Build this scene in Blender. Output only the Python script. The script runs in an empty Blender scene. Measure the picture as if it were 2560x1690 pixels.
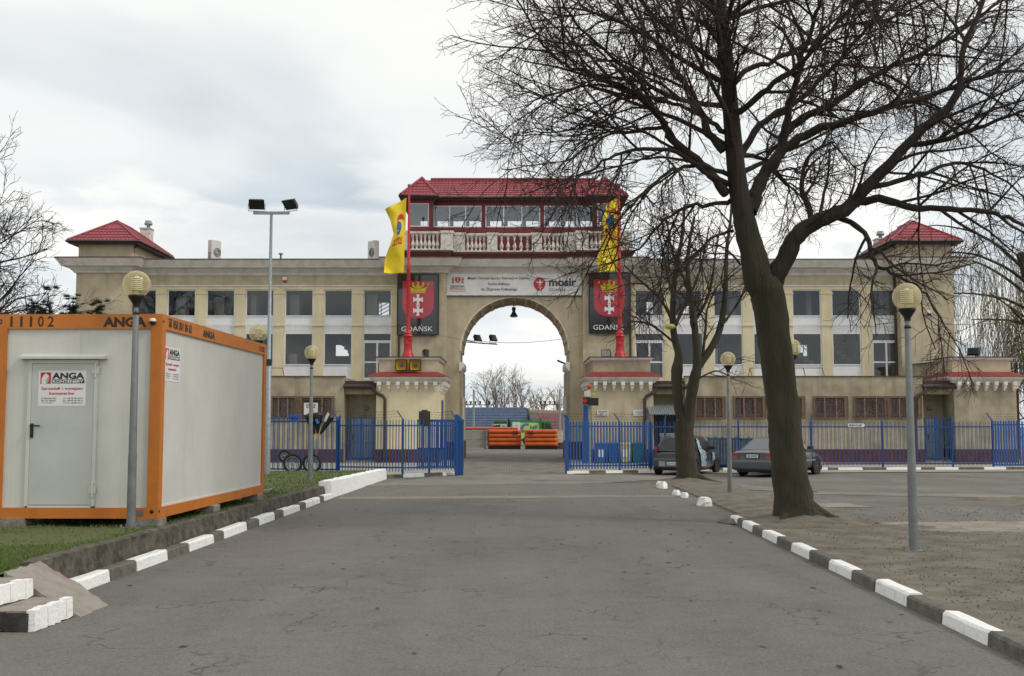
import bpy, math, random
import numpy as np
from mathutils import Vector, Matrix
R = math.radians
random.seed(7)
sc = bpy.context.scene
COL = sc.collection

# ------------------------------------------------------------------ camera
F = 2760.0; CH = 1.75; CXP = 1280.0; CYP = 845.0
PITCH = math.atan(217.0 / F)
cam = bpy.data.cameras.new('camera'); cam.sensor_width = 36; cam.lens = 36 * F / 2560
cam.clip_start = 0.1; cam.clip_end = 2000
camo = bpy.data.objects.new('camera', cam); COL.objects.link(camo)
camo.location = (0, 0, CH); camo.rotation_euler = (R(90) + PITCH, 0, 0)
sc.camera = camo

# ------------------------------------------------------------------ world, sun, exposure
SUN_EL, SUN_AZ = 42, 112          # azimuth clockwise from +Y
w = bpy.data.worlds.new('World'); sc.world = w; w.use_nodes = True
nt = w.node_tree; nt.nodes.clear()
def N(tree, typ, **kw):
    n = tree.nodes.new(typ)
    for k, v in kw.items():
        if k.startswith('i_'):
            n.inputs[int(k[2:]) if k[2:].isdigit() else k[2:]].default_value = v
        else: setattr(n, k, v)
    return n
def ramp(tree, fac, stops, interp='LINEAR'):
    n = tree.nodes.new('ShaderNodeValToRGB'); cr = n.color_ramp; cr.interpolation = interp
    while len(cr.elements) > 1: cr.elements.remove(cr.elements[-1])
    for i, (p, c) in enumerate(stops):
        e = cr.elements[0] if i == 0 else cr.elements.new(p)
        e.position = p
        if not hasattr(c, '__len__'): c = (c, c, c)
        e.color = (c[0], c[1], c[2], 1)
    tree.links.new(fac, n.inputs[0]); return n.outputs[0]
def mixc(tree, a, b, fac, mode='MIX'):
    n = tree.nodes.new('ShaderNodeMix'); n.data_type = 'RGBA'; n.blend_type = mode
    for sock, val in ((n.inputs[0], fac), (n.inputs[6], a), (n.inputs[7], b)):
        if hasattr(val, 'is_output'): tree.links.new(val, sock)
        elif hasattr(val, '__len__'): sock.default_value = (val[0], val[1], val[2], 1)
        else: sock.default_value = val
    return n.outputs[2]
def mth(tree, op, a, b=None, c=None, clamp=False):
    n = tree.nodes.new('ShaderNodeMath'); n.operation = op; n.use_clamp = clamp
    for i, val in enumerate((a, b, c)):
        if val is None: continue
        if hasattr(val, 'is_output'): tree.links.new(val, n.inputs[i])
        else: n.inputs[i].default_value = val
    return n.outputs[0]
sky = N(nt, 'ShaderNodeTexSky', sky_type='NISHITA', sun_disc=False)
sky.sun_elevation = R(SUN_EL); sky.sun_rotation = R(SUN_AZ); sky.air_density = 1.0; sky.dust_density = 2.0
tc = N(nt, 'ShaderNodeTexCoord')
sep = N(nt, 'ShaderNodeSeparateXYZ'); nt.links.new(tc.outputs['Generated'], sep.inputs[0])
den = mth(nt, 'ADD', mth(nt, 'MAXIMUM', sep.outputs[2], 0.0), 0.16)
cmb = N(nt, 'ShaderNodeCombineXYZ')
nt.links.new(mth(nt, 'DIVIDE', sep.outputs[0], den), cmb.inputs[0])
nt.links.new(mth(nt, 'DIVIDE', sep.outputs[1], den), cmb.inputs[1])
mp = N(nt, 'ShaderNodeMapping'); mp.inputs['Location'].default_value = (3.1, 0.62, 0); nt.links.new(cmb.outputs[0], mp.inputs[0])
n1 = N(nt, 'ShaderNodeTexNoise'); n1.inputs['Scale'].default_value = 0.95; n1.inputs['Detail'].default_value = 7; n1.inputs['Roughness'].default_value = 0.47
n1.inputs['Distortion'].default_value = 0.25
nt.links.new(mp.outputs[0], n1.inputs['Vector'])
n2 = N(nt, 'ShaderNodeTexNoise'); n2.inputs['Scale'].default_value = 0.42; n2.inputs['Detail'].default_value = 3
nt.links.new(mp.outputs[0], n2.inputs['Vector'])
cl = ramp(nt, n1.outputs['Fac'], [(0.30, (0.50, 0.555, 0.62)), (0.42, (0.64, 0.69, 0.735)), (0.50, (0.80, 0.825, 0.84)), (0.58, (0.895, 0.90, 0.885)), (0.75, (0.94, 0.93, 0.905))], 'EASE')
cl2 = ramp(nt, n2.outputs['Fac'], [(0.35, (0.80, 0.83, 0.87)), (0.55, (1.0, 1.0, 1.0))])
cloud = mixc(nt, cl, cl2, 0.8, 'MULTIPLY')
up = ramp(nt, sep.outputs[2], [(0.0, (0.93, 0.96, 0.99)), (0.10, (0.95, 0.965, 0.98)), (0.30, (1, 1, 1)), (1.0, (1, 1, 1))])
cloud = mixc(nt, cloud, up, 1.0, 'MULTIPLY')
cloud = mixc(nt, cloud, (0.815, 0.825, 0.815), ramp(nt, sep.outputs[2], [(0.0, 0.25), (0.05, 0.15), (0.14, 0.0), (0.20, 0.12), (0.32, 0.62), (1.0, 0.7)]))
mp3 = N(nt, 'ShaderNodeMapping'); mp3.inputs['Scale'].default_value = (1, 1, 3.4); mp3.inputs['Location'].default_value = (0.35, 0.2, 0.12); nt.links.new(tc.outputs['Generated'], mp3.inputs[0])
n3 = N(nt, 'ShaderNodeTexNoise'); n3.inputs['Scale'].default_value = 3.6; n3.inputs['Detail'].default_value = 9; n3.inputs['Roughness'].default_value = 0.52; nt.links.new(mp3.outputs[0], n3.inputs['Vector'])
low = ramp(nt, sep.outputs[2], [(0.0, 0.75), (0.10, 0.9), (0.17, 0.8), (0.24, 0.25), (0.33, 0.0)])
cloud = mixc(nt, cloud, (0.60, 0.655, 0.715), mth(nt, 'MULTIPLY', low, ramp(nt, n3.outputs['Fac'], [(0.30, 0.75), (0.50, 0.25), (0.54, 0.0)])))
cloud = mixc(nt, cloud, (0.93, 0.92, 0.885), mth(nt, 'MULTIPLY', low, ramp(nt, n3.outputs['Fac'], [(0.50, 0.0), (0.555, 0.85), (0.7, 0.55)])))
cloud = mixc(nt, cloud, (1.0, 0.99, 0.965), 1.0, 'MULTIPLY')
skys = mixc(nt, sky.outputs[0], (0.1, 0.1, 0.1), 1.0, 'MULTIPLY')
cover = ramp(nt, n1.outputs['Fac'], [(0.30, 0.80), (0.5, 0.97)])
tot = mixc(nt, skys, cloud, cover)
bg = N(nt, 'ShaderNodeBackground'); bg.inputs[1].default_value = 1.0
nt.links.new(tot, bg.inputs[0])
wo = N(nt, 'ShaderNodeOutputWorld'); nt.links.new(bg.outputs[0], wo.inputs[0])
sl = bpy.data.lights.new('sun', 'SUN'); sl.energy = 1.15; sl.angle = R(11); sl.color = (1, 0.95, 0.87)
so = bpy.data.objects.new('sun', sl); COL.objects.link(so)
sd = Vector((math.sin(R(SUN_AZ)) * math.cos(R(SUN_EL)), math.cos(R(SUN_AZ)) * math.cos(R(SUN_EL)), math.sin(R(SUN_EL))))
so.rotation_euler = (-sd).to_track_quat('-Z', 'Y').to_euler(); so.location = (30, -20, 60)
sc.view_settings.view_transform = 'Standard'; sc.view_settings.look = 'None'
sc.view_settings.exposure = 0.3; sc.view_settings.gamma = 1
sc.cycles.transparent_max_bounces = 12

# ------------------------------------------------------------------ survey helper: photo measurement -> metres on a plane at distance Y
def P(px, py, Y):
    u = (px - CXP) / F; v = (CYP - py) / F
    d = (u, math.cos(PITCH) - v * math.sin(PITCH), math.sin(PITCH) + v * math.cos(PITCH))
    t = Y / d[1]
    return d[0] * t, CH + d[2] * t
def G(px, py, z=0.0):
    u = (px - CXP) / F; v = (CYP - py) / F
    d = (u, math.cos(PITCH) - v * math.sin(PITCH), math.sin(PITCH) + v * math.cos(PITCH))
    t = (z - CH) / d[2]
    return d[0] * t, d[1] * t
def PX(px, py, Y): return P(px, py, Y)[0]
def PZ(py, Y): return P(1280, py, Y)[1]

# ------------------------------------------------------------------ materials
MATS = {}
def M(name, col, rough=0.75, var=0.12, scale=4.0, bump=0.0, bscale=60.0, metal=0.0, col2=None, spots=0.5, stretch=None, coat=0.0, spec=0.5, emit=None, streak=0.0, streakcol=(0.12, 0.10, 0.07)):
    if name in MATS: return MATS[name]
    m = bpy.data.materials.new(name); m.use_nodes = True; t = m.node_tree
    b = t.nodes['Principled BSDF']
    geo = N(t, 'ShaderNodeNewGeometry')
    vec = geo.outputs['Position']
    if stretch:
        mpn = N(t, 'ShaderNodeMapping'); mpn.inputs['Scale'].default_value = stretch; t.links.new(vec, mpn.inputs[0]); vec = mpn.outputs[0]
    nz = N(t, 'ShaderNodeTexNoise'); nz.inputs['Scale'].default_value = scale; nz.inputs['Detail'].default_value = 6; nz.inputs['Roughness'].default_value = 0.62
    t.links.new(vec, nz.inputs['Vector'])
    c2 = col2 if col2 else tuple(max(0, c * (1 - 2.2 * var)) for c in col)
    c = ramp(t, nz.outputs['Fac'], [(max(0.0, spots - 0.2), c2), (min(1.0, spots + 0.12), col), (0.85, tuple(min(1, x * (1 + var * 0.6)) for x in col))])
    if streak > 0:
        mp2 = N(t, 'ShaderNodeMapping'); mp2.inputs['Scale'].default_value = (2.2, 2.2, 0.22); t.links.new(geo.outputs['Position'], mp2.inputs[0])
        n3 = N(t, 'ShaderNodeTexNoise'); n3.inputs['Scale'].default_value = 1.6; n3.inputs['Detail'].default_value = 5
        t.links.new(mp2.outputs[0], n3.inputs['Vector'])
        c = mixc(t, c, streakcol, mth(t, 'MULTIPLY', ramp(t, n3.outputs['Fac'], [(0.5, 0), (0.75, 1)]), streak))
    t.links.new(c, b.inputs['Base Color'])
    b.inputs['Roughness'].default_value = rough; b.inputs['Metallic'].default_value = metal
    b.inputs['Coat Weight'].default_value = coat; b.inputs['Specular IOR Level'].default_value = spec
    if emit: b.inputs['Emission Color'].default_value = (*emit[:3], 1); b.inputs['Emission Strength'].default_value = emit[3]
    if bump > 0:
        nb = N(t, 'ShaderNodeTexNoise'); nb.inputs['Scale'].default_value = bscale; nb.inputs['Detail'].default_value = 4
        t.links.new(vec, nb.inputs['Vector'])
        bn = N(t, 'ShaderNodeBump'); bn.inputs['Strength'].default_value = bump; bn.inputs['Distance'].default_value = 0.05 if stretch else 0.02
        t.links.new(nb.outputs['Fac'], bn.inputs['Height']); t.links.new(bn.outputs[0], b.inputs['Normal'])
    MATS[name] = m; return m
def glass(name, tint=(0.5, 0.53, 0.55), refl=0.08, rough=0.02):
    m = bpy.data.materials.new(name); m.use_nodes = True; t = m.node_tree; t.nodes.remove(t.nodes['Principled BSDF'])
    out = t.nodes['Material Output']
    tr = N(t, 'ShaderNodeBsdfTransparent'); tr.inputs[0].default_value = (*tint, 1)
    gl = N(t, 'ShaderNodeBsdfGlossy'); gl.inputs['Roughness'].default_value = rough; gl.inputs[0].default_value = (0.9, 0.95, 1, 1)
    fr = N(t, 'ShaderNodeFresnel'); fr.inputs[0].default_value = 1.5
    fac = mth(t, 'ADD', fr.outputs[0], refl, clamp=True)
    mx = N(t, 'ShaderNodeMixShader'); t.links.new(fac, mx.inputs[0]); t.links.new(tr.outputs[0], mx.inputs[1]); t.links.new(gl.outputs[0], mx.inputs[2])
    t.links.new(mx.outputs[0], out.inputs[0]); return m

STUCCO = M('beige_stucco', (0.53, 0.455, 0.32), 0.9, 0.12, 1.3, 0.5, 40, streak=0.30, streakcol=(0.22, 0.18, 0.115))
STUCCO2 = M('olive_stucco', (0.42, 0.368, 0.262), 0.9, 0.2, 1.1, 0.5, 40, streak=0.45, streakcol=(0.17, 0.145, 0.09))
CREAM = M('cream_render', (0.73, 0.645, 0.43), 0.9, 0.08, 0.9, 0.2, 50, streak=0.22, streakcol=(0.34, 0.28, 0.17))
CORN = M('weathered_white_moulding', (0.76, 0.735, 0.68), 0.85, 0.08, 2.0, 0.2, 40, streak=0.28, streakcol=(0.25, 0.23, 0.2))
OLDW = M('peeling_white_paint', (0.64, 0.61, 0.56), 0.9, 0.25, 7.0, 0.3, 30, col2=(0.26, 0.24, 0.2), spots=0.42)
PVC = M('white_pvc', (0.80, 0.81, 0.83), 0.5, 0.05, 2, streak=0.08, streakcol=(0.3, 0.28, 0.25))
REDW = M('dark_red_boarding', (0.20, 0.022, 0.028), 0.6, 0.2, 3)
REDM = M('maroon_fascia', (0.13, 0.05, 0.045), 0.7, 0.2, 4)
TILE = M('red_metal_tile', (0.30, 0.050, 0.066), 0.5, 0.2, 1.4, spec=0.4, col2=(0.22, 0.038, 0.048))
REDF = M('red_sheet_flashing', (0.30, 0.028, 0.025), 0.5, 0.2, 3)
GUT = M('brown_gutter', (0.055, 0.03, 0.025), 0.5, 0.2, 5)
PLINTH = M('maroon_plinth', (0.10, 0.035, 0.04), 0.8, 0.2, 3)
ROOFD = M('flat_roof_felt', (0.08, 0.065, 0.06), 0.9, 0.2, 3)
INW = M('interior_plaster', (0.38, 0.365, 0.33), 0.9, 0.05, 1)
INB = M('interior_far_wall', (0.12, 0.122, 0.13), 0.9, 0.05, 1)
DARK = M('dark_metal', (0.02, 0.02, 0.022), 0.6, 0.2, 8)
BLACK = M('black_plastic', (0.012, 0.012, 0.013), 0.45, 0.2, 8)
RUST = M('rusty_steel', (0.165, 0.09, 0.058), 0.8, 0.3, 9, col2=(0.10, 0.045, 0.03))
BARS = M('pale_rust_bars', (0.34, 0.22, 0.15), 0.8, 0.3, 9)
BLUE = M('blue_fence_paint', (0.010, 0.080, 0.27), 0.5, 0.2, 6, col2=(0.015, 0.06, 0.2), spots=0.4)
GALV = M('galvanised_steel', (0.30, 0.34, 0.36), 0.5, 0.14, 9, metal=0.35)
POLE = M('grey_painted_post', (0.165, 0.178, 0.178), 0.55, 0.14, 5, 0.1, 30)
ORANGE = M('orange_steel_frame', (0.56, 0.170, 0.014), 0.5, 0.1, 3, streak=0.3, streakcol=(0.28, 0.09, 0.02))
PANEL = M('white_sandwich_panel', (0.60, 0.60, 0.555), 0.5, 0.05, 1.2, streak=0.14, streakcol=(0.36, 0.33, 0.24))
WHITE = M('white_sheet', (0.74, 0.74, 0.73), 0.6, 0.05, 3)
WPAINT = M('whitewash', (0.80, 0.80, 0.78), 0.85, 0.1, 9, 0.7, 25, col2=(0.34, 0.32, 0.29), spots=0.31)
CONC = M('weathered_concrete', (0.27, 0.25, 0.22), 0.95, 0.25, 6, 0.6, 30)
KERBD = M('dark_kerb_concrete', (0.155, 0.143, 0.122), 0.95, 0.22, 9, 0.7, 45)
WALLD = M('mossy_retaining_concrete', (0.125, 0.108, 0.085), 0.95, 0.35, 5, 0.9, 18, streak=0.6, streakcol=(0.045, 0.04, 0.03))
REDP = M('red_pole_paint', (0.52, 0.022, 0.03), 0.4, 0.1, 4)
GLASS = glass('window_glass', (0.68, 0.71, 0.74), 0.03)
GLASSB = glass('clear_glass', (0.78, 0.82, 0.82), 0.12)
WIRE = M('wire_grey', (0.25, 0.25, 0.25), 0.6, 0.1)
DWIRE = M('dark_wire', (0.07, 0.06, 0.055), 0.7, 0.1)
TYRE = M('tyre_rubber', (0.018, 0.018, 0.018), 0.8, 0.1)
INK = M('black_lettering', (0.02, 0.02, 0.02), 0.6, 0.05)
INKR = M('red_lettering', (0.52, 0.02, 0.04), 0.6, 0.05)
INKW = M('white_lettering', (0.75, 0.76, 0.76), 0.6, 0.05)

# ------------------------------------------------------------------ mesh builder
ORG = {}
class MB:
    def __init__(s): s.v = []; s.f = []; s.m = []; s.s = []
    def add(s, vs, fs, mi=0, sm=False):
        b = len(s.v); s.v += [tuple(p) for p in vs]
        for f in fs: s.f.append(tuple(i + b for i in f)); s.m.append(mi); s.s.append(sm)
        return s
    def box(s, x0, x1, y0, y1, z0, z1, mi=0):
        v = [(x0,y0,z0),(x1,y0,z0),(x1,y1,z0),(x0,y1,z0),(x0,y0,z1),(x1,y0,z1),(x1,y1,z1),(x0,y1,z1)]
        return s.add(v, [(0,3,2,1),(4,5,6,7),(0,1,5,4),(1,2,6,5),(2,3,7,6),(3,0,4,7)], mi)
    def bar(s, a, b, wx, wz, mi=0):
        """square-section bar from a to b"""
        a = Vector(a); b = Vector(b); d = (b - a).normalized()
        r = d.cross(Vector((0,0,1)));
        if r.length < 1e-3: r = Vector((1,0,0))
        r.normalize(); u = r.cross(d).normalized()
        v = []
        for p in (a, b):
            for i, j in ((-1,-1),(1,-1),(1,1),(-1,1)): v.append(p + r*i*wx/2 + u*j*wz/2)
        return s.add(v, [(3,2,1,0),(4,5,6,7),(0,1,5,4),(1,2,6,5),(2,3,7,6),(3,0,4,7)], mi)
    def obox(s, c, size, rz=0, mi=0, rx=0, ry=0):
        m = Matrix.Translation(c) @ Matrix.Rotation(rz,4,'Z') @ Matrix.Rotation(ry,4,'Y') @ Matrix.Rotation(rx,4,'X')
        x, y, z = (q/2 for q in size)
        v = [m @ Vector(p) for p in [(-x,-y,-z),(x,-y,-z),(x,y,-z),(-x,y,-z),(-x,-y,z),(x,-y,z),(x,y,z),(-x,y,z)]]
        return s.add(v, [(0,3,2,1),(4,5,6,7),(0,1,5,4),(1,2,6,5),(2,3,7,6),(3,0,4,7)], mi)
    def tube(s, pts, r, n=8, mi=0, caps=True):
        pts = [Vector(p) for p in pts]; k = len(pts)
        rs = r if hasattr(r, '__len__') else [r]*k
        up = None; v = []
        for i, p in enumerate(pts):
            d = (pts[min(i+1,k-1)] - pts[max(i-1,0)]).normalized()
            if up is None: up = Vector((0,0,1)) if abs(d.z) < .9 else Vector((1,0,0))
            a = d.cross(up); 
            if a.length < 1e-5: a = d.orthogonal()
            a.normalize(); bb = a.cross(d).normalized(); up = bb
            for j in range(n):
                t = 2*math.pi*j/n; v.append(p + (a*math.cos(t) + bb*math.sin(t))*rs[i])
        f = [(i*n+j, i*n+(j+1)%n, (i+1)*n+(j+1)%n, (i+1)*n+j) for i in range(k-1) for j in range(n)]
        s.add(v, f, mi, True)
        if caps:
            s.add(v[:n], [tuple(range(n))[::-1]], mi); s.add(v[-n:], [tuple(range(n))], mi)
        return s
    def lathe(s, prof, c=(0,0,0), n=16, mi=0, axis='Z', sm=True):
        v = []
        for r, z in prof:
            for j in range(n):
                t = 2*math.pi*j/n; x, y = r*math.cos(t), r*math.sin(t)
                p = (x,y,z) if axis == 'Z' else ((x,z,y) if axis == 'Y' else (z,x,y))
                v.append((c[0]+p[0], c[1]+p[1], c[2]+p[2]))
        k = len(prof)
        f = [(i*n+j, i*n+(j+1)%n, (i+1)*n+(j+1)%n, (i+1)*n+j) for i in range(k-1) for j in range(n)]
        return s.add(v, f, mi, sm)
    def disc(s, c, r, n=20, mi=0, axis='Y', flip=False):
        v = []
        for j in range(n):
            t = 2*math.pi*j/n; a, b = r*math.cos(t), r*math.sin(t)
            v.append((c[0]+a,c[1],c[2]+b) if axis=='Y' else ((c[0]+a,c[1]+b,c[2]) if axis=='Z' else (c[0],c[1]+a,c[2]+b)))
        return s.add(v, [tuple(range(n))], mi)
    def quad(s, *p, mi=0): return s.add(p, [tuple(range(len(p)))], mi)
    def prism(s, poly, y0, y1, mi=0, axis='Y'):
        """poly: list of (a,b); axis Y: (x,z) extruded in y; X: (y,z) in x; Z: (x,y) in z"""
        n = len(poly)
        mk = {'Y': lambda a,b,c: (a,c,b), 'X': lambda a,b,c: (c,a,b), 'Z': lambda a,b,c: (a,b,c)}[axis]
        v = [mk(a,b,y0) for a,b in poly] + [mk(a,b,y1) for a,b in poly]
        f = [tuple(range(n)), tuple(range(n,2*n))[::-1]] + [(i,i+n,(i+1)%n+n,(i+1)%n) for i in range(n)]
        return s.add(v, f, mi)
    def text(s, body, c, wdt, hgt, right=(1,0,0), up=(0,0,1), mi=0, bold=0.0, off=0.004, fn=None, mirror=False, italic=0.0):
        cu = bpy.data.curves.new('lettering', 'FONT'); cu.body = body; cu.size = 1; cu.offset = bold; cu.resolution_u = 3; cu.shear = italic
        cu.align_x = 'CENTER'
        o = bpy.data.objects.new('lettering', cu); COL.objects.link(o)
        dg = bpy.context.evaluated_depsgraph_get(); me = bpy.data.meshes.new_from_object(o.evaluated_get(dg))
        vs = [v.co.copy() for v in me.vertices]; fs = [tuple(p.vertices) for p in me.polygons]
        bpy.data.objects.remove(o); bpy.data.curves.remove(cu); bpy.data.meshes.remove(me)
        if not vs: return s
        x0 = min(v.x for v in vs); x1 = max(v.x for v in vs); y0 = min(v.y for v in vs); y1 = max(v.y for v in vs)
        c = Vector(c); right = Vector(right).normalized(); up = Vector(up).normalized(); nrm = right.cross(up)
        sx = wdt/(x1-x0); sy = (hgt/(y1-y0)) if hgt else sx
        out = []
        for v in vs:
            a = (v.x-(x0+x1)/2)*sx; b = (v.y-(y0+y1)/2)*sy
            if mirror: a = -a
            out.append(fn(a, b) if fn else c + right*a + up*b + nrm*off)
        return s.add(out, fs, mi)
    def build(s, name, mats, parent=None, world=True):
        me = bpy.data.meshes.new(name)
        o0 = ORG.get(parent.name, Vector((0,0,0))) if (parent and world) else Vector((0,0,0))
        me.from_pydata([(p[0]-o0.x, p[1]-o0.y, p[2]-o0.z) for p in s.v], [], s.f)
        ms = mats if isinstance(mats, (list, tuple)) else [mats]
        for m in ms: me.materials.append(m)
        me.polygons.foreach_set('material_index', s.m); me.polygons.foreach_set('use_smooth', s.s)
        me.update()
        o = bpy.data.objects.new(name, me); COL.objects.link(o)
        if parent: o.parent = parent; ORG[o.name] = o0
        return o
def tag(o, label=None, cat=None, group=None, kind=None):
    if label: o['label'] = label
    if cat: o['category'] = cat
    if group: o['group'] = group
    if kind: o['kind'] = kind
    return o
def thing(name, label, cat, loc=(0,0,0), rz=0, group=None):
    o = bpy.data.objects.new(name, None); COL.objects.link(o); o.location = loc; o.rotation_euler = (0,0,rz); o.empty_display_size = 0.2
    ORG[o.name] = Vector(loc); return tag(o, label, cat, group)
def dup(root, loc=None, rz=None, label=None, group=None):
    def cp(o, par):
        c = o.copy(); COL.objects.link(c); c.parent = par
        for ch in [q for q in list(bpy.data.objects) if q.parent == o]: cp(ch, c)
        return c
    kids = {}
    for q in bpy.data.objects:
        if q.parent: kids.setdefault(q.parent.name, []).append(q)
    def cp2(o, par):
        c = o.copy(); COL.objects.link(c); c.parent = par
        for ch in kids.get(o.name, []): cp2(ch, c)
        return c
    r = cp2(root, None)
    if loc is not None: r.location = loc
    if rz is not None: r.rotation_euler = (0,0,rz)
    if label: r['label'] = label
    if group: r['group'] = group
    return r
def struct(mb, name, mats): return tag(mb.build(name, mats), kind='structure')

def wall_holes(mb, x0, x1, z0, z1, y0, y1, holes, mi=0, close=True):
    """wall slab in the x-z plane between y0 (front) and y1 (back) with rectangular holes (hx0,hx1,hz0,hz1)"""
    xs = sorted({x0, x1} | {h[0] for h in holes} | {h[1] for h in holes}); zs = sorted({z0, z1} | {h[2] for h in holes} | {h[3] for h in holes})
    xs = [x for x in xs if x0 <= x <= x1]; zs = [z for z in zs if z0 <= z <= z1]
    def solid(i, j):
        if i < 0 or j < 0 or i >= len(xs)-1 or j >= len(zs)-1: return False
        cx = (xs[i]+xs[i+1])/2; cz = (zs[j]+zs[j+1])/2
        return not any(h[0] < cx < h[1] and h[2] < cz < h[3] for h in holes)
    for i in range(len(xs)-1):
        for j in range(len(zs)-1):
            if not solid(i,j): continue
            a, b, c, d = xs[i], xs[i+1], zs[j], zs[j+1]
            mb.quad((a,y0,c),(b,y0,c),(b,y0,d),(a,y0,d), mi=mi); mb.quad((b,y1,c),(a,y1,c),(a,y1,d),(b,y1,d), mi=mi)
            if not solid(i-1,j): mb.quad((a,y1,c),(a,y0,c),(a,y0,d),(a,y1,d), mi=mi)
            if not solid(i+1,j): mb.quad((b,y0,c),(b,y1,c),(b,y1,d),(b,y0,d), mi=mi)
            if not solid(i,j-1): mb.quad((a,y1,c),(b,y1,c),(b,y0,c),(a,y0,c), mi=mi)
            if not solid(i,j+1): mb.quad((a,y0,d),(b,y0,d),(b,y1,d),(a,y1,d), mi=mi)
    return mb
def sweep(mb, path, prof, mi=0, caps=True):
    """moulding: path [(x,y)] walked left to right, outward is to its right-hand side (-y); prof [(out,z)]"""
    n = len(path); off = []
    nr = []
    for i in range(n-1):
        dx = path[i+1][0]-path[i][0]; dy = path[i+1][1]-path[i][1]; L = math.hypot(dx,dy); nr.append((dy/L, -dx/L))
    for i in range(n):
        a = nr[max(0,i-1)]; b = nr[min(n-2,i)]
        k = 1 + a[0]*b[0] + a[1]*b[1]
        off.append(((a[0]+b[0])/k, (a[1]+b[1])/k))
    v = [(path[i][0]+off[i][0]*o, path[i][1]+off[i][1]*o, z) for i in range(n) for o, z in prof]
    k = len(prof)
    f = [(i*k+j, (i+1)*k+j, (i+1)*k+(j+1)%k, i*k+(j+1)%k) for i in range(n-1) for j in range(k)]
    if caps: f += [tuple(range(k)), tuple((n-1)*k+j for j in range(k))[::-1]]
    return mb.add(v, f, mi)
def tiled(mb, A, B, C, D, pitch=0.19, row=0.33, amp=0.028, step=0.035, mi=0, sub=6):
    """metal tile roof plane: A,B eave ends (left,right seen from outside), C above B, D above A"""
    A, B, C, D = map(Vector, (A,B,C,D)); u = (B-A).normalized(); n = u.cross(D-A if (D-A).length > 1e-6 else C-A).normalized()
    wv = n.cross(u)
    Ls = (B-A).length; tD = (D-A).dot(wv); sD = (D-A).dot(u); sC = (C-A).dot(u); T = tD
    rows = max(1, round(T/row)); row = T/rows
    ss = np.arange(min(0,sD), max(Ls,sC)+pitch/sub, pitch/sub)
    ts = []
    for r in range(rows): ts += [r*row, r*row+row*0.5, (r+1)*row-0.002]
    grid = []
    for t in ts:
        a = sD*t/T; b = Ls + (sC-Ls)*t/T; fr = (t % row)/row if (t % row) < row*0.99 else 0.99
        line = []
        for s_ in ss:
            q = min(max(s_, a), b)
            h = amp*abs(math.sin(math.pi*q/pitch)) + step*(1-fr)
            line.append(A + u*q + wv*t + n*h)
        grid.append(line)
    k = len(ss); v = [p for l in grid for p in l]; f = []
    for i in range(len(ts)-1):
        for j in range(k-1):
            p = [i*k+j, i*k+j+1, (i+1)*k+j+1, (i+1)*k+j]
            if (v[p[0]]-v[p[1]]).length < 1e-5 and (v[p[2]]-v[p[3]]).length < 1e-5: continue
            f.append(tuple(p))
    return mb.add(v, f, mi, False)
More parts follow.
